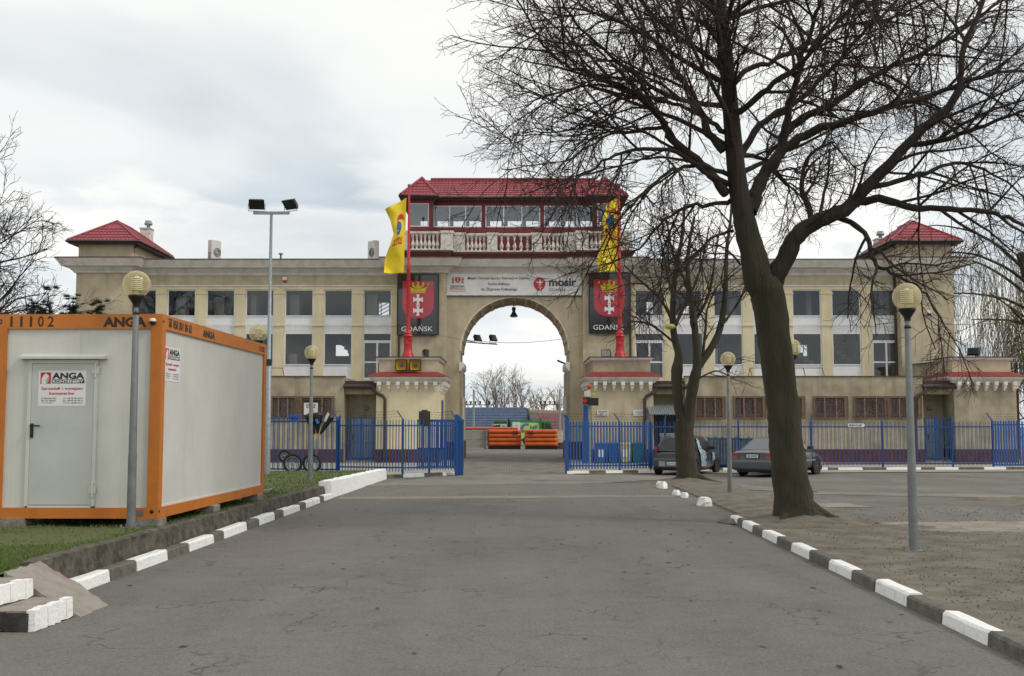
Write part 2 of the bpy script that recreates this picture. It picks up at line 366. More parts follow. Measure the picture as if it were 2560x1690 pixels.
# ================================================================== GROUND
def asphalt(name, col, dark, crack=1.0, light=(0.16,0.15,0.135), cs=0.6):
    m = bpy.data.materials.new(name); m.use_nodes = True; t = m.node_tree; b = t.nodes['Principled BSDF']
    geo = N(t, 'ShaderNodeNewGeometry'); p = geo.outputs['Position']
    def noise(scale, det=6, rough=0.6, dist=0.0, vec=None):
        n = N(t, 'ShaderNodeTexNoise'); n.inputs['Scale'].default_value = scale; n.inputs['Detail'].default_value = det; n.inputs['Roughness'].default_value = rough; n.inputs['Distortion'].default_value = dist
        t.links.new(vec if vec else p, n.inputs['Vector']); return n.outputs['Fac']
    a = noise(0.35, 6, 0.6, 0.5); g = noise(90, 3, 0.7); mid = noise(3.2, 6, 0.7)
    mp_ = N(t, 'ShaderNodeMapping'); mp_.inputs['Scale'].default_value = (1.0, 0.12, 1); t.links.new(p, mp_.inputs[0])
    lane = noise(0.9, 5, 0.6, 0.2, mp_.outputs[0])
    c = ramp(t, a, [(0.32, dark), (0.52, col), (0.75, light)])
    c = mixc(t, c, ramp(t, lane, [(0.3, 0.90), (0.6, 1.04)]), 1.0, 'MULTIPLY')
    c = mixc(t, c, ramp(t, mid, [(0.28, 0.86), (0.5, 1.0), (0.75, 1.08)]), 1.0, 'MULTIPLY')
    c = mixc(t, c, ramp(t, g, [(0.3, 0.55), (0.5, 1.0), (0.7, 1.5)]), 0.75, 'MULTIPLY')
    c = mixc(t, c, ramp(t, noise(28, 4, 0.75), [(0.32, 0.72), (0.5, 1.0), (0.68, 1.25)]), 0.8, 'MULTIPLY')
    # cracks: thin wandering voronoi borders, broken up by a large mask
    wn = N(t, 'ShaderNodeTexNoise'); wn.inputs['Scale'].default_value = 1.7; wn.inputs['Detail'].default_value = 5; t.links.new(p, wn.inputs['Vector'])
    dv = N(t, 'ShaderNodeVectorMath', operation='SCALE'); t.links.new(wn.outputs['Color'], dv.inputs[0]); dv.inputs['Scale'].default_value = 1.3
    av = N(t, 'ShaderNodeVectorMath', operation='ADD'); t.links.new(p, av.inputs[0]); t.links.new(dv.outputs[0], av.inputs[1])
    vo = N(t, 'ShaderNodeTexVoronoi', feature='DISTANCE_TO_EDGE'); vo.inputs['Scale'].default_value = cs; t.links.new(av.outputs[0], vo.inputs['Vector'])
    mask = ramp(t, noise(0.8, 3), [(0.42, 0), (0.60, 1)])
    ck = mth(t, 'MULTIPLY', ramp(t, vo.outputs['Distance'], [(0.0, 1), (0.006, 0.6), (0.014, 0)]), mask)
    c = mixc(t, c, (0.045, 0.04, 0.035), mth(t, 'MULTIPLY', ck, 0.75 * crack))
    # small oil and gum stains
    v2 = N(t, 'ShaderNodeTexVoronoi'); v2.inputs['Scale'].default_value = 1.1; t.links.new(av.outputs[0], v2.inputs['Vector'])
    c = mixc(t, c, (0.05, 0.045, 0.04), mth(t, 'MULTIPLY', ramp(t, v2.outputs['Distance'], [(0.0, 1), (0.045, 0.0)]), 0.45))
    t.links.new(c, b.inputs['Base Color']); b.inputs['Roughness'].default_value = 0.92; b.inputs['Specular IOR Level'].default_value = 0.3
    bn = N(t, 'ShaderNodeBump'); bn.inputs['Strength'].default_value = 0.5; bn.inputs['Distance'].default_value = 0.01
    t.links.new(mth(t, 'SUBTRACT', g, ck), bn.inputs['Height']); t.links.new(bn.outputs[0], b.inputs['Normal'])
    return m
ROAD = asphalt('worn_asphalt', (0.156, 0.147, 0.132), (0.131, 0.124, 0.112))
LOT = asphalt('lot_asphalt', (0.160, 0.150, 0.133), (0.125, 0.118, 0.105), 1.0, (0.20, 0.19, 0.165))
PATCH = asphalt('pale_patch', (0.215, 0.20, 0.172), (0.165, 0.155, 0.135), 0.4, (0.26, 0.24, 0.21))
PAVE = M('pale_paving', (0.33, 0.30, 0.25), 0.95, 0.15, 1.5, 0.2, 30)
DIRT = M('trodden_dirt', (0.178, 0.156, 0.124), 1.0, 0.2, 1.9, 1.0, 20, col2=(0.088, 0.072, 0.052), spots=0.50)
SAND = M('dry_sand', (0.32, 0.29, 0.24), 1.0, 0.2, 2.0, 0.6, 20, col2=(0.16, 0.14, 0.11))
def sett_mat():
    m = bpy.data.materials.new('stone_setts'); m.use_nodes = True; t = m.node_tree; b = t.nodes['Principled BSDF']
    geo = N(t, 'ShaderNodeNewGeometry')
    br = N(t, 'ShaderNodeTexBrick'); t.links.new(geo.outputs['Position'], br.inputs['Vector'])
    br.inputs['Color1'].default_value = (0.20, 0.175, 0.145, 1); br.inputs['Color2'].default_value = (0.155, 0.138, 0.118, 1); br.inputs['Mortar'].default_value = (0.07, 0.062, 0.052, 1)
    br.inputs['Scale'].default_value = 1.0; br.inputs['Brick Width'].default_value = 0.22; br.inputs['Row Height'].default_value = 0.16; br.inputs['Mortar Size'].default_value = 0.012
    nz = N(t, 'ShaderNodeTexNoise'); nz.inputs['Scale'].default_value = 1.2; nz.inputs['Detail'].default_value = 5; t.links.new(geo.outputs['Position'], nz.inputs['Vector'])
    c = mixc(t, br.outputs['Color'], ramp(t, nz.outputs['Fac'], [(0.35, 0.7), (0.65, 1.25)]), 1.0, 'MULTIPLY')
    t.links.new(c, b.inputs['Base Color']); b.inputs['Roughness'].default_value = 0.9
    return m
SETT = sett_mat()

def sheet(name, poly, z, mat):
    mb = MB(); mb.add([(x, y, z) for x, y in poly], [tuple(range(len(poly)))]); return struct(mb, name, mat)
def rag(pts, amp=0.12, n=6, seed=1):
    """plan outline with a broken, wandering edge"""
    rnd = random.Random(seed); out = []
    for i in range(len(pts)):
        a, b = pts[i], pts[(i+1) % len(pts)]
        for k in range(n):
            t = k/n; out.append((a[0]+(b[0]-a[0])*t + rnd.uniform(-amp,amp)*(k>0), a[1]+(b[1]-a[1])*t + rnd.uniform(-amp,amp)*(k>0)))
    return out
sheet('ground', [(-500,-60),(500,-60),(500,900),(-500,900)], -0.004, LOT)
sheet('road', rag([(-4.6,-10),(3.86,-10),(3.95,21),(4.4,33.2),(-1.0,34.3),(-4.0,34.6),(-4.3,27)], 0.03, 5, 3), 0.003, ROAD)
# paler worn bands and repairs
sheet('asphalt_patch', rag([G(900,1216), G(1520,1208), G(1700,1196), G(1560,1186), G(1090,1190), G(1015,1202)], 0.10, 6, 5), 0.008, PATCH)
sheet('asphalt_patch', rag([G(1700,1206), G(1850,1214), G(1730,1200), G(1640,1196)], 0.1, 5, 8), 0.011, PATCH)
sheet('road_seam', rag([G(850,1249), G(1690,1243), G(1690,1238), G(850,1243)], 0.05, 14, 9), 0.007, PATCH)
sheet('asphalt_patch', rag([G(2030,1268), G(2185,1268), G(2110,1257), G(2040,1259)], 0.05, 4, 12), 0.0035, SAND)
sheet('asphalt_patch', rag([G(2040,1236), G(2700,1248), G(2700,1240), G(2040,1228)], 0.10, 10, 13), 0.0035, PATCH)
sheet('asphalt_patch', rag([G(1700,1216), G(2035,1233), G(2035,1226), G(1800,1208)], 0.08, 8, 14), 0.0075, PATCH)
sheet('yard_paving', [(-60,36.9),(-2.0,38.4),(-2.6,55.0),(-60,55.0)], 0.02, PAVE)
sheet('yard_paving', [(2.2,39.4),(60,46.0),(60,55.0),(2.9,55.0)], 0.02, PAVE)
sheet('gateway_paving', rag([(-1.9,33.6),(2.3,33.2),(2.3,39),(2.9,55),(3.0,82),(-2.8,82),(-2.6,55),(-1.9,39)], 0.02, 3, 2), 0.006, SETT)

# dirt on the right: rises a little above the lot, edges die out under the asphalt
def hn(x, y, s=1.0):
    return (math.sin(x*1.7*s+math.sin(y*1.3*s)*1.5) + math.sin(y*2.3*s+x*0.7*s+1.3) + math.sin((x+y)*3.9*s)*0.5) / 2.5
mb = MB(); nx, ny = 120, 130; vs = []
for j in range(ny):
    Y = 2.5 + (36-2.5)*j/(ny-1)
    for i in range(nx):
        x0 = 3.74+.0165*(Y-8)+.14 + (0.30 if Y > 20.7 else 0)
        X = x0 + (34-x0)*((i/(nx-1))**1.7)
        wob = 0.35*hn(X*1.1, Y*1.1) + 0.12*hn(X*5, Y*5)
        d1 = min(6.5 + wob*1.2 - X, 32.6 + wob - Y); d2 = 19.4 + wob*0.8 - Y + 0.1*(X-7)*0.2
        d3 = 2.6 - math.hypot((X-17.0)/2.3, (Y-25.5)/1.1) * 1.0 + wob*1.5
        d = max(d1, d2, d3*0.6)
        z = min(0.085, max(-0.05, d*0.16)) + 0.012*hn(X*3, Y*3)
        if Y > 20.7: z = min(z, 0.035 + 0.02*hn(X*4,Y*4) + (0.02 if X > x0+.2 else 0))
        if i == 0 and Y > 20.7: z = -0.04
        vs.append((X, Y, z))
fs = [(j*nx+i, j*nx+i+1, (j+1)*nx+i+1, (j+1)*nx+i) for j in range(ny-1) for i in range(nx-1)]
mb.add(vs, fs, 0, True); struct(mb, 'dirt_ground', DIRT)
# sandy spill below the crack line on the right
mb = MB(); nx, ny = 60, 24; vs = []
for j in range(ny):
    for i in range(nx):
        X = 6.2 + 8*i/(nx-1); Y = 17.2 + 2.1*j/(ny-1)
        e = min((X-6.2)/1.0, (14.2-X)/1.0, (Y-17.2)/0.5, (19.3-Y)/0.15, 1) + 0.6*hn(X*2,Y*3)
        vs.append((X, Y, 0.085 + 0.012*hn(X*3,Y*3) + (0.006 if e > 0.35 else -0.05)))
mb.add(vs, [(j*nx+i, j*nx+i+1, (j+1)*nx+i+1, (j+1)*nx+i) for j in range(ny-1) for i in range(nx-1)], 0, True)
struct(mb, 'sandy_spill', SAND)

# kerbs
def kerb_run(line, segs, hgt=0.13, wdt=0.15, side=1, seed=3, base=0.0):
    """line(Y)->X of the road-side bottom edge; segs [(Ya,Yb,white)]; the kerb lies on +side of the edge"""
    rnd = random.Random(seed); mb = MB()
    for a, b, wh in segs:
        n = max(1, round((b-a)/0.95)); 
        for k in range(n):
            ya = a+(b-a)*k/n; yb = a+(b-a)*(k+1)/n
            g = 0.008 if k or True else 0; h = hgt + rnd.uniform(-.010,.010); o = rnd.uniform(-.012,.012)
            ya += g*0.5; yb -= g*0.5
            xa, xb = line(ya)+o*side, line(yb)+o*side; c = 0.022; q = 3; ribs = []
            for i in range(q+1):
                t = i/q; yy = ya+(yb-ya)*t; xx = xa+(xb-xa)*t; j = lambda: rnd.uniform(-.004,.004)
                ribs.append([(xx, yy, base-0.02), (xx+side*(0.012+j()), yy, base+h-c+j()), (xx+side*(0.012+c), yy, base+h+j()), (xx+side*wdt, yy, base+h-.003+j()), (xx+side*wdt, yy, base-0.02)])
            v = [p for r_ in ribs for p in r_]; f = []
            for i in range(q):
                for m_ in range(4):
                    A = i*5+m_; f.append((A, A+1, A+6, A+5) if side < 0 else (A+1, A, A+5, A+6))
            f += [(0,1,2,3,4), tuple(q*5+m_ for m_ in (4,3,2,1,0))]
            mb.add(v, f, 0 if wh else 1)
    return mb
def segs_from(xs, X, F_=F, sgn=1):
    """colour changes measured along the kerb -> distances"""
    out = []
    ys = [abs(X)*F_/abs(x-CXP) for x, _ in xs]
    for i in range(len(xs)-1): 
        a, b = sorted((ys[i], ys[i+1])); out.append((a, b, xs[i][1]))
    return out
LK = [(200,0),(228,1),(310,0),(372,1),(442,0),(492,1),(548,0),(571,1),(625,0),(652,1),(690,0),(708,1),(747,0),(760,1),(792,0),(803,1),(822,0)]
struct(kerb_run(lambda Y: -4.53 + 0.0165*(Y-11.9), segs_from(LK, 4.42), 0.125, 0.15, -1, 4), 'kerb', [WPAINT, KERBD])
zx = [(2600,0),(1975,1),(1710,0),(1508,1),(1318,0),(1185,1),(1045,0),(935,1),(825,0),(740,1),(653,0),(597,1),(535,0),(508,1),(466,1)]
RK = [(1600+z/2.273, c) for z, c in zx]
struct(kerb_run(lambda Y: 3.74 + 0.0165*(Y-8), segs_from(RK, 3.84)+[(4.0,7.0,0)], 0.125, 0.15, 1, 5), 'kerb', [WPAINT, KERBD])
# short kerb under the fences either side of the gate and along the right-hand fence
def line_kerb(A, B, marks, name, h=0.11, wd=0.2, seed=1):
    rnd = random.Random(seed); A = Vector((*A,0)); B = Vector((*B,0)); d = (B-A).normalized(); nrm = Vector((-d.y, d.x, 0)); mb = MB()
    for s0, s1, wh in marks:
        k = max(1, round((s1-s0)/1.0))
        for i in range(k):
            a = A + d*(s0+(s1-s0)*i/k+0.004); b = A + d*(s0+(s1-s0)*(i+1)/k-0.004); hh = h + rnd.uniform(-.006,.006)
            v = [a, b, b+nrm*wd, a+nrm*wd]
            top = [a+nrm*.02, b+nrm*.02, b+nrm*wd, a+nrm*wd]
            mb.add([(p.x,p.y,-0.01) for p in v]+[(p.x,p.y,hh) for p in top], [(0,1,5,4),(1,2,6,5),(2,3,7,6),(3,0,4,7),(4,5,6,7)], 0 if wh else 1)
    return struct(mb, name, [WPAINT, KERBD])
LA, LB = G(966,1196), G(1160,1187)
def along(A, B, px, py): 
    # distance along A-B of the point seen at px
    A = Vector(A); B = Vector(B); d = (B-A); best = 0; bt = 1e9
    for i in range(401):
        t = i/400*1.02; q = A + d*t; e = abs(CXP + F*q.x/q.y - px)
        if e < bt: bt = e; best = t*d.length
    return best
line_kerb(LA, LB, [(0, along(LA,LB,1010,0), 0), (along(LA,LB,1010,0), along(LA,LB,1063,0), 1), (along(LA,LB,1063,0), along(LA,LB,1109,0), 0), (along(LA,LB,1109,0), along(LA,LB,1159,0), 1)], 'kerb')
RA, RB, RB2, RC = (1.96, 39.6), (5.1, 40.3), (5.15, 42.2), (21.0, 43.3)
mk = [1417,1472,1513,1556,1594,1633]
line_kerb(RA, RB, [(along(RA,RB,mk[i],0), along(RA,RB,mk[i+1],0), (i+1)%2) for i in range(5)], 'kerb')
mk = [1633,1700,1770,1805,1830,1925,1980,2000,2064,2090,2152,2211,2296,2333,2390,2454,2508,2600]
line_kerb(RB2, RC, [(along(RB2,RC,mk[i],0), along(RB2,RC,mk[i+1],0), i%2) for i in range(len(mk)-1)], 'kerb')
# loose broken kerb stones
def broken_stone(c, size, rz, seed, label):
    rnd = random.Random(seed); mb = MB()
    n = 7; sx, sy, sz = size; v = []
    for k, (zz, sc_) in enumerate(((-0.2,1.0),(0.55,0.97),(1.0,0.72))):
        for j in range(n):
            t = 2*math.pi*j/n + rnd.uniform(-.15,.15); r = sc_*rnd.uniform(.85,1.1)
            v.append((sx/2*r*math.copysign(abs(math.cos(t))**.6, math.cos(t)), sy/2*r*math.copysign(abs(math.sin(t))**.6, math.sin(t)), zz*sz + rnd.uniform(-.1,.1)*sz*(k>0)))
    f = [(k*n+j, k*n+(j+1)%n, (k+1)*n+(j+1)%n, (k+1)*n+j) for k in range(2) for j in range(n)]
    mb.add(v, f, 1 if False else 0); mb.add(v[-n:], [tuple(range(n))], 0)
    o = mb.build('kerb_stone', [WPAINT, KERBD]); o.location = c; o.rotation_euler = (0,0,rz)
    return tag(o, label, 'kerb stone', 'broken white kerb stones along the right edge of the road')
for (px, py, sx, sy, sz, lab) in ((1762,1264,.30,.42,.15,'squarish whitewashed kerb fragment lying alone before the kerb begins by the big tree'),
                              (1712,1244,.16,.40,.10,'small whitewashed kerb fragment, nearer of a close pair in the soil'),
                              (1691,1237,.17,.40,.10,'small whitewashed kerb fragment, farther of a close pair in the soil'),
                              (1655,1220,.24,.75,.16,'long whitewashed kerb fragment at the foot of the forked tree')):
    x, y = G(px, py); broken_stone((x, y, 0.02), (sx, sy, sz), 0.1, px, lab)

# ================================================================== LEFT: steps, ramp, retaining wall, lawn
mb = MB(); rnd = random.Random(5)
nx, ny = 50, 90; vs = []
for j in range(ny):
    Y = 10.28 + (37.2-10.28)*j/(ny-1)
    xe = -4.80 + 0.0165*(Y-11.9) if Y < 36 else -4.5
    for i in range(nx):
        X = xe - 34*((i/(nx-1))**2)
        z = 0.345 - 0.0046*(Y-11) + 0.012*hn(X*2, Y*2)
        vs.append((X, Y, z))
mb.add(vs, [(j*nx+i+1, j*nx+i, (j+1)*nx+i, (j+1)*nx+i+1) for j in range(ny-1) for i in range(nx-1)], 0, True)
LAWN = M('lawn_soil', (0.082, 0.105, 0.028), 1.0, 0.2, 1.1, 0.9, 25, col2=(0.10, 0.083, 0.048), spots=0.43)
struct(mb, 'lawn', LAWN)
GRASSM = M('grass_blades', (0.088, 0.140, 0.026), 0.8, 0.25, 1.6, col2=(0.15, 0.125, 0.06), spots=0.4)
rg = np.random.default_rng(4); v = []; f = []
for k in range(52000):
    Y = 10.3 + 26*(rg.random()**2.3); X = -4.86 + 0.0165*(Y-11.9) - (0.47*Y - 4.3)*rg.random()
    if X < -0.52*Y: continue
    bare = math.hypot((X+5.9)/0.7, (Y-14.6)/1.2) + 0.5*hn(X*3, Y*3)
    if bare < 1 and rg.random() < 0.9: continue
    if hn(X*1.3, Y*1.3) < -0.45 and rg.random() < 0.7: continue
    z = 0.34 - 0.0046*(Y-11) + 0.012*hn(X*2,Y*2)
    h = rg.uniform(.018,.045)*(1+ .02*(Y-10)); a = rg.random()*6.28; w_ = (.004+.0006*(Y-10)); dx, dy = math.cos(a)*w_, math.sin(a)*w_; lx, ly = rg.normal(0,.018), rg.normal(0,.018)
    b = len(v); v += [(X-dx,Y-dy,z),(X+dx,Y+dy,z),(X+lx,Y+ly,z+h)]; f.append((b,b+1,b+2))
me = bpy.data.meshes.new('grass'); me.from_pydata(v, [], f); me.materials.append(GRASSM)
o = bpy.data.objects.new('grass', me); COL.objects.link(o); tag(o, 'short patchy green grass on the raised lawn around the container', 'grass', kind='stuff')
# clods / litter on the bare soil
def rough_wall(ya, yb, xf, top, thick, seed, mat, name, label, amp=0.02, base=-0.02, endcap=True):
    rnd = random.Random(seed); mb = MB(); n = max(4, int((yb-ya)/0.16)); rows = 5; v = []
    for i in range(n+1):
        Y = ya+(yb-ya)*i/n; tz = top(Y) + rnd.uniform(-.012,.012)
        for k in range(rows):
            z = base+(tz-base)*k/(rows-1)
            v.append((xf(Y) - k*0.006 + rnd.uniform(-amp,amp)*(0.3+0.7*(k>0)), Y, z))
        v.append((xf(Y)-0.06+rnd.uniform(-amp,amp), Y, tz+0.012)); v.append((xf(Y)-thick+rnd.uniform(-amp,amp), Y, tz+rnd.uniform(-.01,.01))); v.append((xf(Y)-thick, Y, base))
    k = rows+3; f = [(i*k+j+1, i*k+j, (i+1)*k+j, (i+1)*k+j+1) for i in range(n) for j in range(k-1)]
    f += [tuple(range(k)), tuple(n*k+j for j in range(k))[::-1]]
    mb.add(v, f, 0, False); o = mb.build(name, mat); return tag(o, label, 'wall')
rough_wall(11.15, 26.6, lambda Y: -4.71+0.0165*(Y-11.9), lambda Y: 0.385-0.0063*(Y-11), 0.20, 3, WALLD, 'retaining_wall', 'low dark mossy concrete retaining wall holding up the lawn beside the container', 0.014)
rough_wall(26.65, 36.1, lambda Y: -4.31+0.026*(Y-26.7), lambda Y: 0.40-0.009*(Y-26.7), 0.32, 8, WPAINT, 'retaining_wall', 'low whitewashed wall between the end of the lawn and the road', 0.004)
# steps
BRICKM = M('painted_brick_ramp', (0.27, 0.245, 0.215), 0.95, 0.3, 5, 0.6, 30, col2=(0.20, 0.115, 0.095), spots=0.36)
st = thing('brick_steps', 'two low brick steps with whitewashed ends and a sloping brick cheek at the road edge', 'steps', (-4.4, 9.9, 0))
def brick_face(mb, a, b, z0, z1, nb, nrm, mi, seed):
    """row of upright bricks between a and b (plan), rough front"""
    rnd = random.Random(seed); A = Vector((*a,0)); B = Vector((*b,0)); n_ = Vector((*nrm,0))
    for i in range(nb):
        p = A+(B-A)*(i+0.01)/nb; q = A+(B-A)*(i+0.99)/nb; o = rnd.uniform(-.005,.007); dz = rnd.uniform(-.012,.006)
        c0 = [p, q, q-n_*.07, p-n_*.07]; v = [(c.x+n_.x*o, c.y+n_.y*o, z0+rnd.uniform(0,.02)) for c in c0]+[(c.x+n_.x*(o-.01), c.y+n_.y*(o-.01), z1+dz) for c in c0]
        mb.add(v, [(0,1,5,4),(1,2,6,5),(2,3,7,6),(3,0,4,7),(4,5,6,7)], mi)
mb = MB(); mb.box(-8, -4.06, 9.53, 10.32, -.02, .172, 0); mb.box(-8, -4.47, 9.70, 10.40, .172, .338, 0); mb.build('tread', BRICKM, st)
mb = MB(); brick_face(mb, (-4.03,9.5), (-4.0,10.22), 0, .185, 6, (1,0), 0, 3); mb.build('whitewashed_end', WPAINT, st); mb = MB(); brick_face(mb, (-4.45,9.66), (-4.4,10.3), .172, .35, 5, (1,0), 0, 5)
mb.build('whitewashed_end', WPAINT, st)
mb = MB(); brick_face(mb, (-6.0,9.49), (-4.09,9.49), 0, .165, 9, (0,-1), 0, 7); brick_face(mb, (-6.4,9.66), (-4.50,9.66), .172, .33, 9, (0,-1), 0, 9)
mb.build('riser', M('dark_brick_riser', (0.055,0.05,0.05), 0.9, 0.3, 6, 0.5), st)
mb = MB(); n = 14; v = []; rnd = random.Random(2)
for i in range(n+1):
    for j in range(n+1):
        s, t = i/n, j/n
        x = -3.93 + (-4.74+3.93)*s + rnd.uniform(-.012,.012); y = (10.2*(1-t)+10.92*t)*(1-s) + (10.42*(1-t)+11.25*t)*s + rnd.uniform(-.012,.012)
        v.append((x, y, 0.004 + 0.38*s**0.9 + rnd.uniform(-.012,.012)*(i>0)))
mb.add(v, [(i*(n+1)+j+1, i*(n+1)+j, (i+1)*(n+1)+j, (i+1)*(n+1)+j+1)[::-1] for i in range(n) for j in range(n)], 0)
v2 = [v[i*(n+1)] for i in range(n+1)]; 
for i in range(n): mb.quad(v2[i], v2[i+1], (v2[i+1][0],v2[i+1][1],-.02), (v2[i][0],v2[i][1],-.02))
mb.build('ramp_cheek', BRICKM, st)

# ================================================================== STADIUM BUILDING
YT, YF, YC, YW, YG = 55.5, 55.5, 55.9, 56.2, 51.0      # towers, arch flanks, arch wall, wings, gatehouses and annexes
CX = P(1286.5, 900, YF)[0]
B = thing('stadium_building', 'long beige and cream stadium gate building with central arch, two glazed wings and red roofs', 'building', (CX, 55.5, 0))
ztop = PZ(643, 54.7)                    # cornice top
zc = lambda d: ztop - d
HF, HC = 5.96, 3.45                     # half widths: flanks, arch wall
HT0, HT1 = 19.5, 22.2                   # tower inner / outer
# --- wings
def pane_grid(name, x0, x1, z0, z1, y, parent, cols=1, rows=None, frame=0.055, mat=PVC, gl=GLASS, depth=0.07):
    """window: frame mesh with its glass as a sub-part"""
    mb = MB(); zs = [z0]+[z0+(z1-z0)*r for r in (rows or [])]+[z1]
    mb.box(x0, x0+frame, y, y+depth, z0, z1); mb.box(x1-frame, x1, y, y+depth, z0, z1)
    mb.box(x0+frame, x1-frame, y, y+depth, z1-frame, z1); mb.box(x0+frame, x1-frame, y-.015, y+depth, z0, z0+frame)
    for c in range(1, cols): xm = x0+(x1-x0)*c/cols; mb.box(xm-frame*.55, xm+frame*.55, y+.004, y+depth-.004, z0+frame, z1-frame)
    for z in zs[1:-1]: mb.box(x0+frame, x1-frame, y+.006, y+depth-.006, z-frame*.5, z+frame*.5)
    w_ = mb.build(name, mat, parent)
    g = MB(); g.quad((x0+frame*.8, y+depth*.5, z0+frame*.8), (x1-frame*.8, y+depth*.5, z0+frame*.8), (x1-frame*.8, y+depth*.5, z1-frame*.8), (x0+frame*.8, y+depth*.5, z1-frame*.8))
    g.build('pane', gl, w_); return w_
zu1, zu0 = PZ(724, YW), PZ(791, YW); zl1, zl0 = PZ(832, YW), PZ(913, YW); zr = PZ(813, YW); zb = PZ(948, YW); zlow = PZ(952, YW)
bays = []
for k in range(7):
    x0 = PX(319.5+98.1*k, 757, YW); bays.append((x0, x0+PX(71+1280,757,YW)-PX(1280,757,YW), -1, k))
for k in range(7):
    x0 = PX(1587+98.5*k, 757, YW); bays.append((x0, x0+PX(72+1280,757,YW)-PX(1280,757,YW), 1, k))
for sgn in (-1, 1):
    xa, xb = sorted((CX+sgn*HF, CX+sgn*HT0))
    holes = [(b[0], b[1], zb, zu1) for b in bays if b[2] == sgn]
    mb = MB(); wall_holes(mb, xa, xb, 0, zc(.5), YW, YW+0.32, holes, 0)
    mb.build('wall', CREAM, B)
    mb = MB(); mb.box(xa+.0, xb, YW-.02, YW, PZ(713,YW), zc(.5)); mb.build('frieze', STUCCO, B)
    mb = MB(); mb.box(xa, xb, YW-.075, YW, PZ(689,YW), PZ(684.5,YW)); mb.box(xa, xb, YW-.04, YW-.02, PZ(716,YW), PZ(713,YW)); mb.build('string_course', CORN, B)
    mb = MB()
    for b in [q for q in bays if q[2] == sgn]:
        for q in (b[0]-PX(1302,700,YW)+PX(1280,700,YW), ): pass
        mb.box(b[1]-.04, b[1]+.62, YW-.03, YW, PZ(735,YW), PZ(732,YW))
    mb.build('pilaster_band', CREAM, B)
    # rail across the bays
    mb = MB(); mb.box(xa+.1, xb-.1, YW-.06, YW-.03, zr-.025, zr+.025); mb.build('rail', CORN, B)
    # interior
    mb = MB()
    mb.box(xa, xb, YW+.33, 63.4, zr-.12, zr+.12); mb.box(xa, xb, YW+.33, 63.4, zc(.55)-.1, zc(.55)+.05); mb.box(xa, xb, YW+.33, 63.4, zlow-.3, zlow-.05)
    mb.build('floor_slab', INW, B)
    rnd = random.Random(20+sgn); hl = []
    for b in [q for q in bays if q[2] == sgn]:
        cxp = (b[0]+b[1])/2; cx2 = cxp*63.2/YW
        for lvl, pr in ((1, .55), (0, .30)):
            if rnd.random() < pr:
                a_ = cx2 + rnd.uniform(-.95,.2); ww = rnd.uniform(.35,.75)
                hl.append((a_, a_+ww, (zr+1.3 if lvl else zl0+.5), (zr+rnd.uniform(1.8,2.2) if lvl else zr-1.2)))
    for k_, e0, e1, l0, l1 in (((5,-.15,1.15,zl0+.9,zr-.5),(6,0.1,1.2,zu0+.75,zu0+1.5)) if sgn < 0 else ((4,-.1,.5,zl0+.9,zr-.5),(5,.0,1.1,zl0+.9,zr-.5))):
        b = [q for q in bays if q[2] == sgn][k_]; xk = (b[0]+b[1])/2*63.2/YW-.5; hl = [h for h in hl if h[1] < xk+e0-.05 or h[0] > xk+e1+.05]; hl.append((xk+e0, xk+e1, l0, l1))
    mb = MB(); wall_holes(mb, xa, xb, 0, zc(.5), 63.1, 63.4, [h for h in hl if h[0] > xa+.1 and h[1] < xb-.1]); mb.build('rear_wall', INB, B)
    mb = MB()
    for b in [q for q in bays if q[2] == sgn]:
        if rnd.random() < .7: mb.box(b[1]+.2, b[1]+.35, YW+.34, 61.5, zlow, zc(.7))
        for (lo, hi) in ((zlow, zr-.15), (zr+.15, zc(.7))):
            if rnd.random() < .62: q = rnd.choice((0, 1)); wq = rnd.uniform(.25,.55); xq = b[0]+.02 if q else b[1]-wq; mb.box(xq, xq+wq, YW+1.0+rnd.random(), YW+2.1, lo, lo+(hi-lo)*rnd.uniform(.5,.8))
    mb.box(xa, xa+.15, YW+.33, 63, 0, zc(.6)); mb.box(xb-.15, xb, YW+.33, 63, 0, zc(.6))
    mb.build('partition', M('interior_partition', (0.74, 0.70, 0.60), 0.9, 0.05, 1), B)
for (x0, x1, sgn, k) in bays:
    last = (k == 6 and sgn < 0) or (k in (0, 6) and sgn > 0)
    mb = MB(); mb.box(x0, x1, YW+.10, YW+.16, zl1, zu0); mb.build('spandrel_panel', PVC, B)
    if not last: mb = MB(); mb.box(x0, x1, YW+.10, YW+.16, zb, zl0); mb.build('sill_panel', PVC, B)
    pane_grid('window', x0, x1, zu0, zu1, YW+.08, B)
    if last:
        pane_grid('transom_window', x0, x1, PZ(853,YW), zl1, YW+.08, B, frame=.05)
        d = pane_grid('glazed_door', x0, x1, zb, PZ(853,YW), YW+.07, B, 2, [0.45], .085)
    else: pane_grid('window', x0, x1, zl0, zl1, YW+.08, B)
